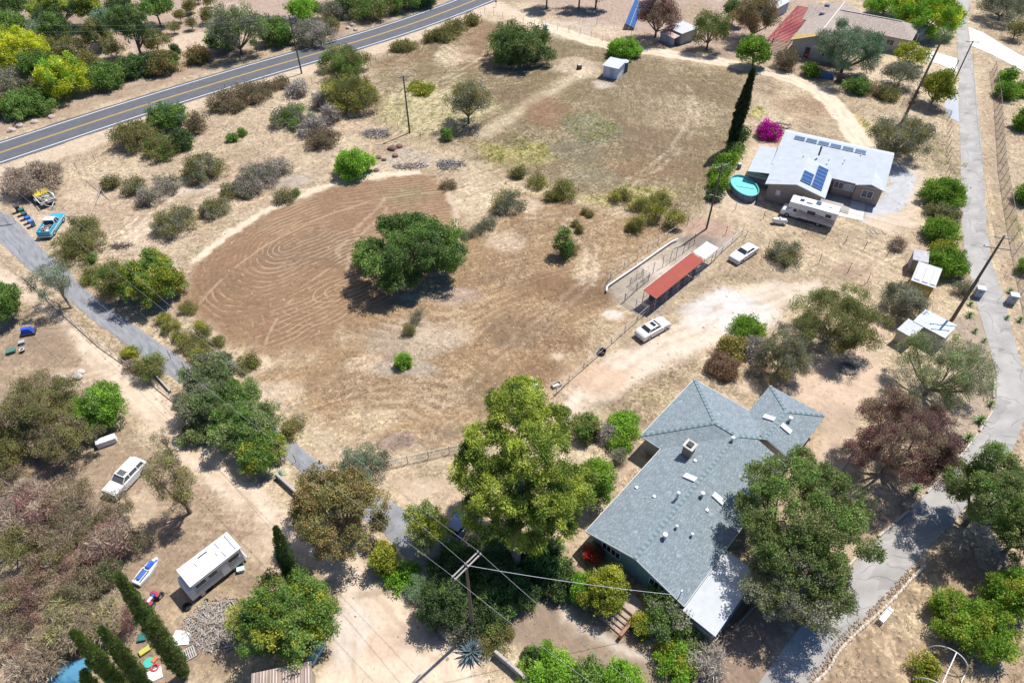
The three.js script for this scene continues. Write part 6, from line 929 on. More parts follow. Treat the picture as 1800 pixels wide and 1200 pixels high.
{ // trailer
  const q = [[50, 338], [85, 333], [102, 352], [72, 365]].map(p => P(p[0], p[1], .7)), c = q[0].clone().add(q[1]).add(q[2]).add(q[3]).multiplyScalar(.25), t = thing('flatbed_trailer', 'white framed trailer loaded with yellow and white scrap', 'trailer', [c.x, 0, c.z], -46 * Math.PI / 180), fr = mat(.62, .62, .60, .5);
  mesh('deck', box(3.9, .08, 2.2, 0, .62, 0), mat(.2, .17, .15, .9), t); for (const s of [-1, 1]) { mesh('side_rail', box(4, .1, .1, 0, 1.05, s * 1.12), fr, t); for (const x of [-1.9, -.6, .7, 1.9]) mesh('stake', box(.08, .5, .08, x, .82, s * 1.12), fr, t); } mesh('end_rail', box(.1, .1, 2.24, 2, 1.05, 0), fr, t); mesh('end_rail', box(.1, .1, 2.24, -2, 1.05, 0), fr, t);
  mesh('tongue', [bar(V3(1.9, .55, .7), V3(3.1, .5, 0), .05), bar(V3(1.9, .55, -.7), V3(3.1, .5, 0), .05)], fr, t); mesh('jack', cyl(.04, .04, .7, 3.0, 0, 0, 6), steel, t); for (const z of [-1.25, 1.25]) { wheel(t, -.1, z, .34, .2); mesh('mudguard', rbox(.95, .08, .3, .03, -.1, .76, z), fr, t); }
  const ld = thing('trailer_load', 'heap of yellow machinery and white scrap on the trailer', 'scrap', [c.x, .67, c.z], t.rotation.y), yl = mat(.60, .44, .04, .5), sm = [mat(.6, .6, .58), mat(.45, .38, .12), mat(.3, .28, .26), mat(.12, .12, .12), mat(.5, .5, .5)];
  mesh('yellow_sheet', rbox(1.5, .12, 2.0, .04, -1.1, .35, 0), yl, ld).rotation.z = -.12; mesh('yellow_panel', rbox(.8, .3, .9, .05, -.9, .18, -.2), yl, ld);
  for (let i = 0; i < 34; i++) { const s = mesh('scrap_piece', rbox(rr(.2, .8), rr(.06, .2), rr(.06, .3), .02), sm[i % 5], ld); s.position.set(rr(-.2, 1.6), rr(.12, .4), rr(-.8, .8)); s.rotation.set(rr(-.4, .4), rr(0, 3), rr(-.4, .4)); }
}
// wheelie bins
[['black', [.05, .05, .055], 33, 372], ['green', [.03, .13, .09], 42, 377], ['dark teal', [.03, .10, .11], 47, 384], ['blue', [.02, .12, .42], 53, 391], ['pale blue', [.10, .24, .48], 59, 397]].forEach(([n, col, px, py]) => {
  const p = P(px, py), b = thing('wheelie_bin', n + ' lidded wheelie bin in the row beside the pickup', 'bin', [p.x, 0, p.z], .75), m = mat(...col, .5);
  mesh('body', frustum([-.24, .24, .26, .08], [-.33, .33, .32, 1.0]), m, b); mesh('lid', rbox(.74, .07, .70, .03, 0, 1.04, 0), m, b); mesh('handle', bar(V3(-.4, 1.0, -.25), V3(-.4, 1.0, .25), .02), m, b); for (const z of [-.26, .26]) mesh('wheel', new THREE.CylinderGeometry(.1, .1, .06, 10).rotateX(Math.PI / 2).translate(-.26, .1, z), tyreM, b);
});
{ // motorhome
  const a = P(1385, 388), b = P(1448, 402), yaw = -30 * Math.PI / 180 + Math.PI, c = thing('motorhome', 'white motorhome with grey swirl side graphics parked beside the house', 'motorhome', P(1420, 386), yaw), wh = paintM(.70, .70, .69), gy = paintM(.36, .34, .37), dk = mat(.04, .04, .045, .3);
  mesh('coach_body', rbox(5.6, 2.3, 2.35, .12, -.95, 1.75, 0), wh, c); mesh('cabover', rbox(1.7, .95, 2.3, .2, 2.35, 2.4, 0), wh, c); mesh('cab', bodySide([[1.4, .4], [1.4, 1.9], [2.4, 1.9], [3.0, 1.2], [3.8, 1.05], [3.95, .8], [3.95, .4]], [], 1.95, .08), wh, c); mesh('windscreen', slab([V3(2.5, 1.86, -.8), V3(3.02, 1.28, -.8), V3(3.02, 1.28, .8), V3(2.5, 1.86, .8)], .03), carGlass, c);
  for (const s of [-1, 1]) {
    const z = s * 1.19; mesh('side_panel', box(5.5, .9, .02, -.95, 1.35, z), gy, c);
    const cv = (pts, m, w) => mesh('swirl_stripe', tube(pts.map(([x, y]) => V3(x, y, z)), w, 4, 24), m, c); cv([[1.6, 2.0], [.4, 1.75], [-1.2, 1.9], [-3.4, 1.6]], dk, .05); cv([[1.6, 1.7], [.2, 1.4], [-1.6, 1.6], [-3.5, 1.2]], mat(.16, .08, .07), .05); cv([[.8, 1.2], [-.8, 1.0], [-2.2, 1.2], [-3.5, 1.0]], wh, .04);
    mesh('window', rbox(1.15, .6, .03, .01, -.2, 1.95, s * 1.2), carGlass, c); mesh('window', rbox(.8, .5, .03, .01, -2.6, 2.2, s * 1.2), carGlass, c); mesh('cab_window', rbox(.8, .5, .03, .01, 1.95, 1.55, s * .99), carGlass, c); mesh('hatch', rbox(.7, .35, .03, .01, .5, .85, s * 1.2), wh, c);
    wheel(c, 3.0, s * .88, .38, .24); wheel(c, -1.6, s * 1.0, .38, .3);
  }
  mesh('roof_air_unit', rbox(.9, .25, .8, .08, .5, 3.0, 0), mat(.66, .67, .68, .5), c); mesh('roof_hatch', rbox(.6, .08, .6, .03, 1.6, 2.94, 0), glassBlue, c); mesh('roof_hatch', rbox(.5, .1, .5, .03, -2.4, 2.95, .3), white, c); mesh('roof_solar_panel', rbox(.7, .05, 1.0, .01, -.7, 2.94, .4), panelDark, c); mesh('bumper', rbox(.14, .22, 2, .04, 4.0, .5, 0), gy, c);
  for (const z of [-.7, .7]) mesh('headlight', rbox(.06, .18, .3, .02, 3.98, .8, z), lampClear, c); mesh('ladder', [bar(V3(-3.8, .8, .5), V3(-3.8, 2.95, .5), .025), bar(V3(-3.8, .8, .85), V3(-3.8, 2.95, .85), .025)], metalGrey, c);
}
{ // old white motor camper
  const q = [[310, 1000], [390, 938], [424, 965], [340, 1028]].map(p => P(p[0], p[1], 2.7)), m0 = q[0].clone().add(q[1]).add(q[2]).add(q[3]).multiplyScalar(.25), c = thing('camper_van', 'boxy old white camper standing in the dirt yard', 'camper', [m0.x, 0, m0.z], 48 * Math.PI / 180), wh = stain(.68, .68, .66, .06), sd = stain(.55, .56, .57, .1), st = mat(.30, .34, .40, .5);
  mesh('coach_body', rbox(4.9, 2.05, 2.25, .08, 0, 1.6, 0), sd, c); mesh('roof', rbox(5.1, .12, 2.4, .05, 0, 2.68, 0), wh, c); mesh('cab', bodySide([[-2.9, .45], [-2.95, 1.1], [-2.75, 1.9], [-2.3, 1.9], [-2.3, .45]], [], 2.0, .06), wh, c); mesh('windscreen', slab([V3(-2.78, 1.85, .8), V3(-2.98, 1.2, .8), V3(-2.98, 1.2, -.8), V3(-2.78, 1.85, -.8)], .03), carGlass, c);
  for (const s of [-1, 1]) { const z = s * 1.135; mesh('stripe', box(4.8, .12, .02, 0, 1.5, z), st, c); mesh('stripe', box(4.8, .08, .02, 0, 1.2, z), st, c); for (const [x, w] of [[-1.7, .9], [-.5, .8], [1.6, 1.0]]) { const g = new THREE.Group(); g.name = 'window'; g.position.set(x, 2.05, z); c.add(g); mesh('pane', box(w, .5, .03), carGlass, g); mesh('frame', [box(w + .1, .05, .05, 0, .28, 0), box(w + .1, .05, .05, 0, -.28, 0)], white, g); } wheel(c, -2.0, s * .95, .36, .24); wheel(c, 1.3, s * .95, .36, .24); mesh('awning_rail', bar(V3(-2.3, 2.5, s * 1.17), V3(2.3, 2.5, s * 1.17), .04), wh, c); }
  mesh('side_door', rbox(.7, 1.6, .04, .01, .55, 1.45, 1.15), wh, c); for (const [x, z] of [[-.9, -.3], [.9, .1]]) mesh('roof_vent', rbox(.45, .12, .45, .03, x, 2.78, z), white, c); mesh('roof_strip', rbox(.9, .06, .12, .02, -.2, 2.76, -.75), blackTrim, c); mesh('roof_rack', [bar(V3(1.2, 2.9, -.9), V3(1.2, 2.9, .9), .03), bar(V3(2.2, 2.9, -.9), V3(2.2, 2.9, .9), .03), bar(V3(1.2, 2.72, .9), V3(1.2, 2.9, .9), .03), bar(V3(2.2, 2.72, .9), V3(2.2, 2.9, .9), .03), bar(V3(1.2, 2.72, -.9), V3(1.2, 2.9, -.9), .03), bar(V3(2.2, 2.72, -.9), V3(2.2, 2.9, -.9), .03)], metalGrey, c); mesh('rear_bumper', rbox(.14, .2, 2.1, .04, 2.6, .55, 0), metalGrey, c);
}
{ // wrecked white estate car
  const c = thing('wrecked_car', 'stripped white estate car with broken glass in the dirt yard', 'car', P(224, 846), yawOf(P(204, 866), P(246, 822)) + Math.PI), wh = stain(.66, .66, .64, .08), dkIn = mat(.10, .10, .10, .9);
  mesh('body', bodySide([[-2.15, .3], [-2.2, .95], [-1.9, 1.02], [1.0, .98], [2.1, .9], [2.2, .3]], [], 1.8, .07), wh, c); mesh('cabin_interior', frustum([-2.05, 1.05, .78, .95], [-1.85, .35, .68, 1.5]), dkIn, c); mesh('roof', rbox(2.3, .08, 1.42, .03, -.76, 1.53, 0), wh, c); mesh('roof_stripe', [box(.04, .1, 1.4, -1.3, 1.545, 0), box(.04, .1, 1.4, -.3, 1.545, 0)], mat(.45, .45, .44), c); mesh('roof_opening', box(.55, .02, .9, .02, 1.58, 0), dkIn, c);
  mesh('pillars', [-1, 1].flatMap(s => [bar(V3(1.05, .95, s * .78), V3(.36, 1.5, s * .69), .05), bar(V3(-.05, .95, s * .78), V3(-.1, 1.5, s * .69), .07), bar(V3(-1.1, .95, s * .78), V3(-1.1, 1.5, s * .69), .07), bar(V3(-2.05, .95, s * .78), V3(-1.85, 1.5, s * .69), .07)]), wh, c);
  mesh('bonnet', rbox(1.05, .05, 1.5, .02, 1.55, 1.0, 0), stain(.5, .51, .52, .2), c); for (const x of [-1.35, 1.4]) for (const z of [-.82, .82]) wheel(c, x, z, .33, .22); for (const z of [-.6, .6]) mesh('headlight', rbox(.06, .16, .36, .02, 2.2, .7, z), mat(.2, .2, .2, .4), c); mesh('bumper', rbox(.1, .18, 1.7, .04, -2.26, .5, 0), mat(.35, .35, .35), c);
}
{ // jet ski
  const a = P(246, 1022), b = P(272, 990), c = thing('jet_ski', 'white and blue jet ski lying in the dirt yard', 'jet ski', a.clone().lerp(b, .5), yawOf(a, b)), bl = paintM(.04, .13, .55), wh = paintM(.66, .67, .66);
  const s = new THREE.Shape([[-1.3, -.4], [-1.3, .4], [-.3, .5], [.7, .36], [1.35, .04], [1.35, -.04], [.7, -.36], [-.3, -.5]].map(q => new THREE.Vector2(...q)));
  mesh('hull', new THREE.ExtrudeGeometry(s, { depth: .28, bevelEnabled: true, bevelSize: .08, bevelThickness: .08, bevelSegments: 2 }).rotateX(-Math.PI / 2).translate(0, .09, 0), wh, c); mesh('seat', rbox(1.0, .22, .34, .08, -.55, .55, 0), bl, c); mesh('cowl', frustum([.1, 1.0, .28, .42], [.2, .7, .16, .72]), bl, c); mesh('handlebar', bar(V3(.15, .8, -.32), V3(.15, .8, .32), .03), blackTrim, c); mesh('stripe', box(.9, .02, .16, .75, .455, .2), bl, c); mesh('foot_well', [box(1.2, .02, .14, -.55, .46, .32), box(1.2, .02, .14, -.55, .46, -.32)], mat(.12, .12, .12), c);
}
{ // quad bike
  const c = thing('quad_bike', 'small red and white quad bike with fat tyres in the dirt yard', 'quad bike', P(270, 1056), 1.2), rd = paintM(.42, .04, .08); for (const x of [-.45, .45]) for (const z of [-.35, .35]) wheel(c, x, z, .26, .26); mesh('frame', rbox(1.1, .2, .35, .06, 0, .42, 0), blackTrim, c); mesh('front_mudguard', rbox(.4, .1, .85, .04, .42, .6, 0), rd, c); mesh('rear_mudguard', rbox(.4, .1, .85, .04, -.42, .6, 0), rd, c); mesh('seat', rbox(.55, .14, .28, .05, -.2, .68, 0), paintM(.6, .6, .62), c); mesh('tank', rbox(.3, .2, .28, .06, .22, .66, 0), paintM(.06, .12, .5), c); mesh('handlebar', bar(V3(.35, .85, -.35), V3(.35, .85, .35), .02), blackTrim, c); }
function looseTyre(px, py, r, label) { const p = P(px, py); tag(mesh('loose_tyre', new THREE.TorusGeometry(r * .7, r * .3, 8, 20).rotateX(Math.PI / 2).translate(p.x, r * .3, p.z), tyreM, scene), label, 'tyre'); }
looseTyre(329, 1067, .42, 'large tyre lying flat below the camper'); looseTyre(362, 1056, .22, 'small tyre beside the pallet wood near the camper'); looseTyre(283, 1046, .3, 'tyre lying next to the quad bike');
{ const p = P(367, 1033), w = thing('spare_wheel', 'wheel with pale rim leaning at the camper front', 'wheel', [p.x, 0, p.z], .6); mesh('tyre', new THREE.TorusGeometry(.27, .1, 8, 18).rotateX(Math.PI / 2).translate(0, .1, 0), tyreM, w); mesh('rim', cyl(.2, .18, .12, 0, .04, 0, 14), rimM, w); }
for (const [px, py, n, col, l] of [[420, 990, 'blue', [.03, .17, .55], .7], [424, 1003, 'pale green', [.55, .66, .6], .65]]) { const p = P(px, py), b = thing('cool_box', n + ' cool box beside the camper door', 'cool box', [p.x, 0, p.z], .9 - (l < .7 ? .6 : 0)); mesh('body', rbox(l, .36, .4, .04, 0, .18, 0), mat(...col, .5), b); mesh('lid', rbox(l + .04, .08, .44, .03, 0, .4, 0), mat(col[0] + .1, col[1] + .15, col[2] + .1, .5), b); mesh('handle', bar(V3(-l / 2 - .03, .3, -.15), V3(-l / 2 - .03, .3, .15), .015), blackTrim, b); }
{ const p = P(189, 779), b = thing('chest_freezer', 'long white chest lying beside the bright green yard tree', 'freezer', [p.x, 0, p.z], 28 * Math.PI / 180); mesh('cabinet', rbox(1.95, .68, .8, .04, 0, .34, 0), stain(.66, .66, .65, .06), b); mesh('lid', rbox(1.99, .08, .84, .03, 0, .73, 0), stain(.58, .58, .57, .15), b); mesh('hinge', [box(.1, .06, .06, -.6, .72, -.43), box(.1, .06, .06, .6, .72, -.43)], steel, b); }
{ const p = P(50, 586), b = thing('quad_bike', 'blue tarpaulin covered machine beside the yard bins', 'machine', [p.x, 0, p.z], .3); mesh('cover', frustum([-.8, .8, .5, .1], [-.5, .45, .3, .85]), mat(.02, .07, .40, .6), b); mesh('base', rbox(1.7, .3, 1.1, .06, 0, .15, 0), blackTrim, b); mesh('fold', rbox(.9, .12, .5, .05, -.1, .9, 0), mat(.03, .09, .5, .6), b); }
for (const [px, py, n, col, w] of [[20, 619, 'dark green', [.05, .12, .09], .9], [39, 604, 'grey', [.25, .27, .28], .6]]) { const p = P(px, py), b = thing('storage_crate', n + ' lidded crate on the dirt yard near the blue covered machine', 'crate', [p.x, 0, p.z], .5); mesh('tub', rbox(w, .35, w * .8, .03, 0, .18, 0), mat(...col, .6), b); mesh('lid', rbox(w + .06, .06, w * .8 + .06, .02, 0, .38, 0), mat(col[0] * 1.5, col[1] * 1.5, col[2] * 1.5, .6), b); }
{ const p = P(40, 618), b = thing('bucket', 'white rimmed dark bucket beside the green crate', 'bucket', [p.x, 0, p.z]); mesh('body', cyl(.2, .25, .4, 0, 0, 0, 14), mat(.05, .05, .06), b); mesh('rim', new THREE.TorusGeometry(.25, .04, 6, 18).rotateX(Math.PI / 2).translate(0, .4, 0), white, b); }
// junk pile
{
  const mk = (px, py, geo, m, name, label, cat, y, yaw, rx = 0) => { const p = P(px, py), o = mesh(name, geo, m, scene); tag(o, label, cat); o.position.set(p.x, y, p.z); o.rotation.set(rx, yaw, 0, 'YXZ'); return o; };
  mk(316, 1122, (() => { const s = new THREE.Shape([[-.9, -.5], [.8, -.7], [.95, .4], [-.4, .75]].map(q => new THREE.Vector2(...q))); return new THREE.ExtrudeGeometry(s, { depth: .05, bevelEnabled: true, bevelSize: .02, bevelThickness: .01 }).rotateX(-Math.PI / 2); })(), stain(.66, .65, .62, .1), 'white_board', 'white board lying at the edge of the woodpile', 'board', .05, .2);
  mk(122, 1192, (() => { const g = new THREE.PlaneGeometry(3.4, 2.8, 40, 32).rotateX(-Math.PI / 2), p = g.attributes.position; for (let i = 0; i < p.count; i++) { const x = p.getX(i), z = p.getZ(i), e = Math.max(Math.abs(x) / 1.7, Math.abs(z) / 1.4); p.setY(i, Math.max(.04, (1 - e * e) * 1.0 + fbm(x * 1.5 + 20, z * 1.5 + 20) * .35 - .1)); } g.computeVertexNormals(); return g; })(), stain(.06, .20, .31, .3, .04, .4), 'blue_tarpaulin', 'crumpled bright blue tarpaulin behind the cypresses', 'tarpaulin', .02, .3);
  mk(255, 1145, rbox(.9, .3, .5, .05, 0, .15, 0), mat(.45, .42, .08, .6), 'yellow_tub', 'yellow tub in the junk between cypresses', 'tub', 0, .7); mk(250, 1122, rbox(.7, .3, .6, .05, 0, .15, 0), mat(.02, .16, .15, .6), 'teal_tub', 'dark teal tub in the junk between cypresses', 'tub', 0, .2); mk(262, 1165, new THREE.CylinderGeometry(.45, .4, .12, 16).translate(0, .06, 0), mat(.06, .42, .32, .6), 'green_basin', 'mint green basin in the junk between cypresses', 'basin', 0, 0); mk(272, 1174, new THREE.TorusGeometry(.28, .09, 8, 18).rotateX(Math.PI / 2).translate(0, .09, 0), mat(.45, .05, .07, .6), 'red_ring', 'red ring lying in the junk between cypresses', 'ring', 0, 0); mk(270, 1187, rbox(1.3, .1, 1.0, .03, 0, .05, 0), white, 'white_sheet', 'white sheet lying in the junk between cypresses', 'sheet', 0, .5); mk(272, 1160, rbox(.5, .2, .35, .03, 0, .1, 0), mat(.5, .18, .06), 'orange_box', 'orange box in the junk between cypresses', 'box', 0, 1.1);
  const pl = P(331, 1150), pal = thing('wooden_pallet', 'grey slatted pallet at the foot of the tallest cypress', 'pallet', [pl.x, 0, pl.z], .6); for (let i = 0; i < 7; i++) mesh('slat', box(.1, .03, 1.1, -.5 + i * .17, .13, 0), stain(.4, .37, .33, .2), pal); for (const z of [-.48, 0, .48]) mesh('bearer', box(1.2, .1, .09, 0, .06, z), stain(.32, .29, .26, .2), pal);
  mk(555, 1150, rbox(.8, .5, 1.9, .15, 0, .25, 0), mat(.36, .45, .45, .6), 'old_canoe', 'pale grey green hull shape lying beside the ribbed roof', 'boat', 0, -.4);
}
function stickPile(px, py, rx, rz, n, label, cols, h = .5, len = [.4, 1.4], name = 'brush_pile', rad = .025) {
  const p = P(px, py), o = thing(name, label, 'pile', [p.x, 0, p.z]), gs = cols.map(() => []);
  for (let i = 0; i < n; i++) { const a = rr(0, 6.28), k = Math.sqrt(rnd()), x = Math.cos(a) * k * rx, z = Math.sin(a) * k * rz, y = rr(.04, h) * (1 - k * .8) + .04, b = rr(0, 6.28), L = rr(...len) / 2, t = rr(-.25, .25); gs[i % cols.length].push(bar(V3(x - Math.cos(b) * L, Math.max(.03, y - t * L), z - Math.sin(b) * L), V3(x + Math.cos(b) * L, Math.max(.03, y + t * L), z + Math.sin(b) * L), rad * rr(.6, 1.6), rad * rr(.4, 1.2), 4)); }
  gs.forEach((g, i) => { const m = mesh('sticks', g, mat(...cols[i], .95), o); m.userData.kind = 'stuff'; }); return o;
}
stickPile(390, 1098, 3.4, 2.4, 1000, 'pale heap of split firewood and sticks by the big dense green tree', [[.42, .38, .34], [.28, .24, .21], [.50, .46, .41]], .55, [.25, .8], 'firewood_heap', .026);
stickPile(792, 290, 2.3, 1.7, 110, 'silver grey brush pile on the meadow fence line', [[.40, .38, .35], [.2, .18, .16]], 1.0, [.8, 2.2], 'brush_pile', .045); stickPile(660, 236, 2.6, 1.5, 110, 'grey brush pile at the foot of the meadow corner pole', [[.34, .31, .29], [.2, .18, .16]], 1.0, [.8, 2.2], 'brush_pile', .045); stickPile(213, 433, 1.5, .6, 60, 'small heap of dark branches on the bare slope', [[.12, .09, .08]], .3, [.8, 1.8]);
stickPile(720, 292, 3.0, .9, 120, 'scatter of pale timber and stones above the ploughed turn', [[.42, .37, .32], [.2, .14, .11]], .35, [.4, 1.4], 'timber_heap', .06);
function rocks(list, label, group, m) { for (const [px, py, r] of list) { const p = P(px, py), g = new THREE.IcosahedronGeometry(r, 2), a = g.attributes.position, ox = rnd() * 50; for (let i = 0; i < a.count; i++) { const k = .7 + .6 * vn(a.getX(i) / r * 1.4 + ox, a.getY(i) / r * 1.4 + a.getZ(i) / r + 20); a.setXYZ(i, a.getX(i) * k * 1.2, a.getY(i) * k * .7, a.getZ(i) * k); } g.computeVertexNormals(); g.translate(p.x, r * .25, p.z); tag(mesh('boulder', g, m, scene), label, 'boulder', group); } }
rocks([[545, 232, .9], [560, 222, .7], [536, 238, .6], [572, 228, .6], [553, 165, .5], [585, 175, .5]], 'pale boulder among the shrubs below the highway', 'pale boulders', stain(.48, .44, .40, .2));
rocks([[690, 262, .7], [702, 258, .5], [665, 278, .5], [675, 281, .4], [695, 275, .5], [662, 300, .4]], 'red brown rock lying above the ploughed turn', 'red brown rocks', stain(.19, .105, .08, .25));
rocks([[620, 45, .6], [612, 50, .5], [625, 53, .5], [20, 230, .6], [34, 222, .6], [60, 215, .5], [90, 206, .5]], 'rough stone on the orchard bank beside the highway', 'stones on the highway bank', stain(.46, .36, .30, .2));
rocks([[110, 666, .4], [137, 663, .5], [142, 655, .4], [105, 668, .5]], 'broken slab on the ground by the dusty olive tree', 'broken slabs in the yard', stain(.5, .45, .4, .2));
// oval pool
{
  const c = P(1306, 337), o = thing('oval_pool', 'oval above ground pool with turquoise water and dark grey wall', 'pool', [c.x, 0, c.z], .18), shp = (rx, rz) => { const s = new THREE.Shape(); s.absellipse(0, 0, rx, rz, 0, Math.PI * 2); return s; };
  const R = 1.95, Z = 3.1, ring = shp(R, Z); ring.holes.push(shp(R - .07, Z - .07)); mesh('wall', new THREE.ExtrudeGeometry(ring, { depth: 1.2, bevelEnabled: false, curveSegments: 40 }).rotateX(-Math.PI / 2), stain(.16, .20, .25, .15), o); const rim = shp(R + .06, Z + .06); rim.holes.push(shp(R - .1, Z - .1)); mesh('rim', new THREE.ExtrudeGeometry(rim, { depth: .05, bevelEnabled: false, curveSegments: 40 }).rotateX(-Math.PI / 2).translate(0, 1.2, 0), mat(.05, .30, .28, .5), o);
  const liner = shp(R - .075, Z - .075); liner.holes.push(shp(R - .09, Z - .09)); mesh('liner', new THREE.ExtrudeGeometry(liner, { depth: 1.18, bevelEnabled: false, curveSegments: 40 }).rotateX(-Math.PI / 2), mat(.10, .50, .46, .5), o); mesh('water', new THREE.ShapeGeometry(shp(R - .08, Z - .08), 40).rotateX(-Math.PI / 2).translate(0, .95, 0), mat(.20, .62, .57, .08), o);
  mesh('water_hose', tube([V3(-1.2, .98, -.4), V3(0, .98, .3), V3(1.3, .98, 1)], .03, 5), blackTrim, o);
  for (let i = 0; i < 14; i++) { const a = i / 14 * 6.283; mesh('upright', box(.09, 1.2, .09, Math.cos(a) * (R + .05), .6, Math.sin(a) * (Z + .05)), mat(.12, .15, .19, .6), o); }
}
{ const p = P(1369, 393), t = thing('propane_tank', 'white propane tank lying beside the motorhome', 'tank', [p.x, 0, p.z], -12 * Math.PI / 180); mesh('tank', new THREE.CapsuleGeometry(.38, 1.5, 6, 16).rotateZ(Math.PI / 2).translate(0, .6, 0), white, t); mesh('dome', cyl(.16, .14, .16, 0, .95, 0, 12), white, t); for (const x of [-.55, .55]) mesh('leg', box(.12, .28, .5, x, .14, 0), mat(.4, .4, .38), t); }
{ const p = P(928, 690), t = thing('water_tank', 'white domed water tank behind the tall pine', 'tank', [p.x, 0, p.z]); mesh('body', cyl(1.15, 1.15, 1.5, 0, 0, 0, 24), mat(.66, .65, .61, .5), t); mesh('dome', new THREE.SphereGeometry(1.17, 24, 8, 0, 6.2832, 0, Math.PI / 2).scale(1, .35, 1).translate(0, 1.5, 0), mat(.68, .67, .63, .5), t); mesh('hatch', cyl(.25, .25, .1, .3, 1.85, 0, 12), mat(.5, .5, .5), t); }
{ const p = P(978, 678), s = thing('old_trough', 'pale stone trough at the end of the pipe rail fence', 'trough', [p.x, 0, p.z], .5); mesh('basin', [rbox(1.1, .1, .6, .03, 0, .1, 0), rbox(1.1, .4, .08, .03, 0, .2, .28), rbox(1.1, .4, .08, .03, 0, .2, -.28), rbox(.08, .4, .56, .03, .52, .2, 0), rbox(.08, .4, .56, .03, -.52, .2, 0)], stain(.52, .46, .4, .2), s); }
{ const p = P(1058, 620), s = thing('feed_trough', 'dark grey tub beside the pipe rail fence', 'trough', [p.x, 0, p.z], .3); mesh('tub', new THREE.CylinderGeometry(.5, .42, .45, 16, 1, true).translate(0, .225, 0), mat(.10, .105, .11, .7), s); mesh('base', cyl(.42, .42, .04, 0, .02, 0, 16), mat(.05, .05, .05), s); }
{ const p = P(1018, 121), s = thing('stump_stove', 'rusty box with grey cap alone in the upper meadow', 'box', [p.x, 0, p.z], .4); mesh('box', rbox(.8, .75, .8, .04, 0, .38, 0), stain(.13, .06, .04, .3), s); mesh('cap', rbox(.7, .12, .6, .04, .05, .82, 0), stain(.4, .38, .36, .2), s); }
{ const p = P(959, 52), s = thing('barrel', 'blue barrel beside the dark oak and dirt drive', 'barrel', [p.x, 0, p.z]); mesh('drum', cyl(.34, .34, .95, 0, 0, 0, 16), mat(.02, .07, .42, .5), s); mesh('hoop', [cyl(.36, .36, .05, 0, .3, 0, 16), cyl(.36, .36, .05, 0, .62, 0, 16)], mat(.02, .05, .3, .5), s); mesh('lid', cyl(.32, .32, .03, 0, .95, 0, 16), mat(.1, .2, .5, .5), s); }
for (const [px, py] of [[1299, 296], [1272, 298]]) { const p = P(px, py), s = thing('barrel', 'pale blue barrel in the hedge above the oval pool', 'barrel', [p.x, 0, p.z], 0, 'barrels above the pool'); mesh('drum', cyl(.32, .32, .9, 0, 0, 0, 14), mat(.12, .22, .36, .5), s); mesh('lid', cyl(.3, .3, .03, 0, .9, 0, 14), mat(.5, .55, .6, .5), s); }
for (const [px, py, lab] of [[1453, 136, 'blue tarpaulin heap of stored junk under the great grey green tree'], [1476, 143, 'dark wooden crate of stored junk under the great grey green tree']]) { const p = P(px, py), s = thing('stored_junk', lab, 'junk', [p.x, 0, p.z], -.4), bl = lab.startsWith('blue'); if (bl) { mesh('tarpaulin', frustum([-1.5, 1.5, .9, 0], [-1.1, .9, .5, 1.1]), stain(.07, .13, .26, .3), s); mesh('box', rbox(1, .7, .8, .04, -2.1, .35, .1), mat(.45, .47, .5), s); } else { mesh('crate', rbox(1.4, 1.5, 1.2, .03, 0, .75, 0), stain(.10, .07, .055, .3), s); for (let i = 0; i < 5; i++) mesh('plank', box(.2, 1.5, .03, -.55 + i * .27, .75, .62), stain(.14, .10, .08, .3), s); } }
{ const p = P(1412, 110), s = thing('flag_marker', 'red pennant on a thin stake beside the red pergola', 'flag', [p.x, 0, p.z]); mesh('stake', cyl(.025, .025, 1.8, 0, 0, 0, 6), steel, s); mesh('pennant', box(.6, .35, .02, .3, 1.55, 0), mat(.55, .04, .05), s); }
// gate pillars and lane gate
for (const [px, py] of [[1718, 520], [1776, 532]]) { const p = P(px, py), s = thing('gate_pillar', 'pale square gate pillar beside the concrete lane', 'pillar', [p.x, 0, p.z], -.35, 'gate pillars at the lane'); mesh('shaft', rbox(.95, 1.35, .8, .03, 0, .68, 0), stain(.42, .44, .48, .1), s); mesh('cap', rbox(1.1, .1, .95, .03, 0, 1.4, 0), stain(.5, .52, .55, .1), s); mesh('meter_box', rbox(.3, .4, .12, .02, 0, .9, .43), mat(.3, .32, .34), s); }
fence([[1725, 522], [1768, 532]], 1.2, 4, 'thin pipe gate closed across the concrete lane', { name: 'lane_gate', rails: [.5, 1.2], post: railPipe, railM: railWhite, railR: .03 });
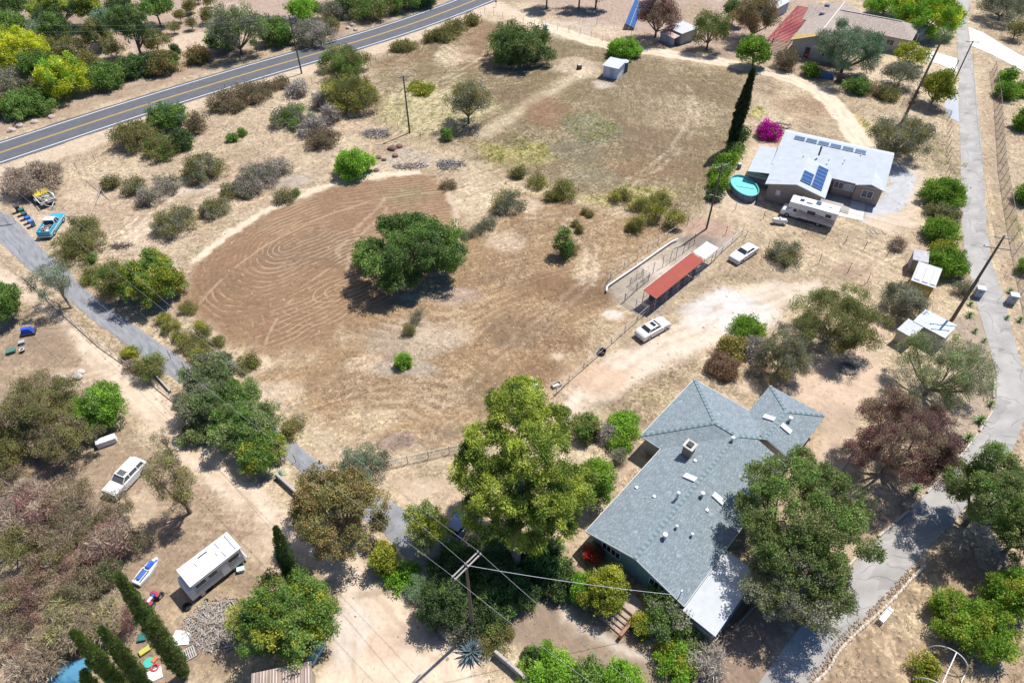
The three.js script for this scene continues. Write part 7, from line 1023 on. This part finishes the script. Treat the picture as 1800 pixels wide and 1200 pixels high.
// bench and hoop frame
{ const A = P(1542, 1100), B = P(1568, 1070), s = thing('bench', 'white slatted garden bench beside the stone border', 'bench', A.clone().lerp(B, .5), yawOf(A, B)); for (let i = 0; i < 3; i++) mesh('seat_slat', box(1.7, .035, .13, 0, .45, -.16 + i * .15), white, s); for (let i = 0; i < 2; i++) mesh('back_slat', box(1.7, .11, .03, 0, .62 + i * .17, -.28), white, s); for (const x of [-.75, .75]) { mesh('leg', [box(.06, .45, .06, x, .22, .15), box(.06, .85, .06, x, .42, -.26)], white, s); mesh('arm', box(.07, .04, .5, x, .64, -.05), white, s); } }
{
  const c = P(1650, 1192), o = thing('hoop_frame', 'white pipe hoop frame standing in weeds of the dry orchard plot', 'hoop frame', [c.x, 0, c.z], -.75), hoop = (z, m) => { const p = []; for (let i = 0; i <= 16; i++) { const a = i / 16 * Math.PI; p.push(V3(Math.cos(a) * 1.5, Math.sin(a) * 1.9, z)); } return mesh('hoop', tube(p, .045, 6, 32), m, o); };
  hoop(-1.9, railWhite); hoop(1.6, railWhite); hoop(-.2, mat(.2, .13, .1)); mesh('ridge_pipe', bar(V3(0, 1.9, -1.9), V3(0, 1.9, 1.6), .045), white, o); mesh('base_pipe', bar(V3(1.5, .05, -1.9), V3(1.5, .05, 1.6), .045), white, o); mesh('base_pipe', bar(V3(-1.5, .05, -1.9), V3(-1.5, .05, 1.6), .045), white, o);
}
{ const p = P(1490, 648), s = thing('fire_pit', 'dark ring of stones with ashes on the pale yard', 'fire pit', [p.x, 0, p.z]); for (let i = 0; i < 16; i++) { const a = i / 16 * 6.283, q = mesh('stone', new THREE.IcosahedronGeometry(.17, 1), stain(.25, .22, .2, .2), s); q.position.set(Math.cos(a) * 1.0, .08, Math.sin(a) * .95); q.rotation.set(rr(0, 3), rr(0, 3), 0); } mesh('ashes', new THREE.CircleGeometry(.9, 20).rotateX(-Math.PI / 2).translate(0, .03, 0), stain(.13, .11, .10, .4), s); }
{ const P0 = P(1388, 860), s = thing('mailbox', 'small dark mailbox on a post at the highway entrance of the dirt drive', 'mailbox', P(872, 12)); mesh('post', cyl(.05, .05, 1.1, 0, 0, 0, 6), postWood, s); mesh('box', rbox(.5, .3, .25, .08, 0, 1.25, 0), mat(.06, .06, .07, .5), s); }
for (const [px, i] of [[1526, 0], [1534, 1], [1542, 2], [1554, 3]]) { const p = P(px, 408), s = mesh('paving_slab', box(.35, .07, .8), stain(.33, .29, .25, .2), scene); tag(s, 'narrow slab set in the row on the pale turning area', 'slab', 'row of slabs on the turning area'); s.position.set(p.x, .035, p.z); s.rotation.y = .2; }
{ const p = P(1375, 222), s = thing('junk_bikes', 'tangle of dark garden gear behind the white roofed house', 'junk', [p.x, 0, p.z], -.4); for (let i = 0; i < 3; i++) { mesh('wheel', new THREE.TorusGeometry(.33, .04, 6, 18).translate(i * 1.1 - 1, .36, 0), tyreM, s); mesh('bar', bar(V3(i * 1.1 - 1, .36, 0), V3(i * 1.1 - .4, .95, .1), .03), blackTrim, s); } mesh('frame', rbox(2.6, .12, .5, .03, 0, .6, .2), mat(.12, .13, .14), s); }
{ const p = P(1638, 238), s = thing('satellite_dish', 'white dish on a short post beside the grey olive tree', 'dish', [p.x, 0, p.z]); mesh('post', cyl(.04, .04, 1, 0, 0, 0, 6), steel, s); mesh('dish', new THREE.SphereGeometry(.5, 16, 6, 0, 6.2832, 0, .9).rotateX(-2.1).translate(0, 1.2, .2), white, s); }
// ---------- straw, weeds, stones on the ground ----------
{
  const blade = (n, len, wid, spread) => { const pos = []; for (let i = 0; i < n; i++) { const a = rr(0, 6.28), l = len * rr(.6, 1.2), t = rr(.2, spread), x = Math.cos(a) * l * t, z = Math.sin(a) * l * t, y = l * Math.sqrt(Math.max(.05, 1 - t * t)), w = wid / 2, ox = rr(-.1, .1), oz = rr(-.1, .1); pos.push(ox - Math.sin(a) * w, 0, oz + Math.cos(a) * w, ox + Math.sin(a) * w, 0, oz - Math.cos(a) * w, ox + x, y, oz + z); } const g = new THREE.BufferGeometry(); g.setAttribute('position', new THREE.Float32BufferAttribute(pos, 3)); g.computeVertexNormals(); return g; };
  const tuft = blade(9, .22, .05, .95), weed = leafGeo(12, .16, .17, .09, .2).translate(0, .12, 0);
  const busy = (x, z) => { const p = [x, z]; return false; };
  const lanes = [[hw, 5.0], [lL.map((p, i) => p.clone().lerp(lR[i], .5)), 2.4], [rL.map((p, i) => p.clone().lerp(rR[i], .5)), 2.6]].map(([c, w]) => [c.map(p => [p.x, p.z]), w]);
  const onRoad = (x, z) => lanes.some(([c, w]) => { for (let i = 0; i < c.length - 1; i += 1) { if (Math.abs(c[i][0] - x) > 8 || Math.abs(c[i][1] - z) > 8) continue; if (segD(x, z, c[i], c[i + 1]) < w) return true; } return false; });
  const S1 = [], S2 = [], S3 = [];
  for (let k = 0; k < 900000 && S1.length < 52000; k++) {
    const z = -5 - 180 * Math.pow(rnd(), 1.25), lim = 14 + (-z) * .62 + 22, x = rr(-lim, lim); if (Math.abs(x) > 138) continue;
    const fx = (x - GX0) / CELL, fz = (z - GZ0) / CELL, d = bil(gr, 5, 3, fx, fz), g = bil(gr, 5, 4, fx, fz);
    const q = d * sstep(.3, .62, fbm(x * .35 + 9, z * .35)) * (.4 + 1.2 * vn(x * 1.3, z * 1.3)); if (rnd() > q) { if (rnd() < .012) { if (!onRoad(x, z)) S3.push([x, z]); } continue; }
    if (onRoad(x, z)) continue; if (rnd() < g * .8) S2.push([x, z]); else S1.push([x, z]);
  }
  for (let k = 0; k < 220000; k++) { const x = rr(-70, 90), z = rr(-130, -50), g = bil(gr, 5, 4, (x - GX0) / CELL, (z - GZ0) / CELL); if (rnd() < g * .55 * sstep(.4, .6, fbm(x * .5, z * .5))) S2.push([x, z]); }
  const put = (name, label, cat, geo, m, list, sc, col) => { const im = shadowed(new THREE.InstancedMesh(geo, m, list.length)); im.name = name; im.userData = { kind: 'stuff', label, category: cat }; list.forEach(([x, z], i) => { const s = sc(x, z); M4.compose(V3(x, 0, z), Q4.setFromEuler(E4.set(0, rr(0, 6.28), 0)), S4.set(s, s * rr(.25, .6), s)); im.setMatrixAt(i, M4); im.setColorAt(i, col(x, z)); }); scene.add(im); };
  put('dry_grass', 'short straw coloured dry grass scattered over the meadows', 'grass', tuft, mat(1, 1, 1, .9), S1, (x, z) => rr(.6, 1.3) * (z < -85 ? .9 : 1), (x, z) => { const t = rnd() * .45, v = rr(.9, 1.35), fx = (x - GX0) / CELL, fz = (z - GZ0) / CELL; return lin(lerp(bil(gr, 5, 0, fx, fz), .52, t) * v, lerp(bil(gr, 5, 1, fx, fz), .42, t) * v, lerp(bil(gr, 5, 2, fx, fz), .25, t) * v); });
  put('green_weeds', 'yellow green weeds growing in the meadow grass', 'weeds', weed, leafMat, S2, (x, z) => rr(.7, 1.5) * 1.3, () => { const t = rnd(); return lin(lerp(.22, .46, t), lerp(.26, .43, t), .06); });
  const peb = new THREE.IcosahedronGeometry(.12, 0).scale(1.2, .6, 1); put('loose_stones', 'loose pale stones lying on bare soil', 'stones', peb, mat(1, 1, 1, .95), S3, () => rr(.4, 1.5), () => { const v = rr(.7, 1.3); return lin(.33 * v, .25 * v, .185 * v); });
  console.log('tufts', S1.length, S2.length, S3.length);
}
renderer.render(scene, camera);
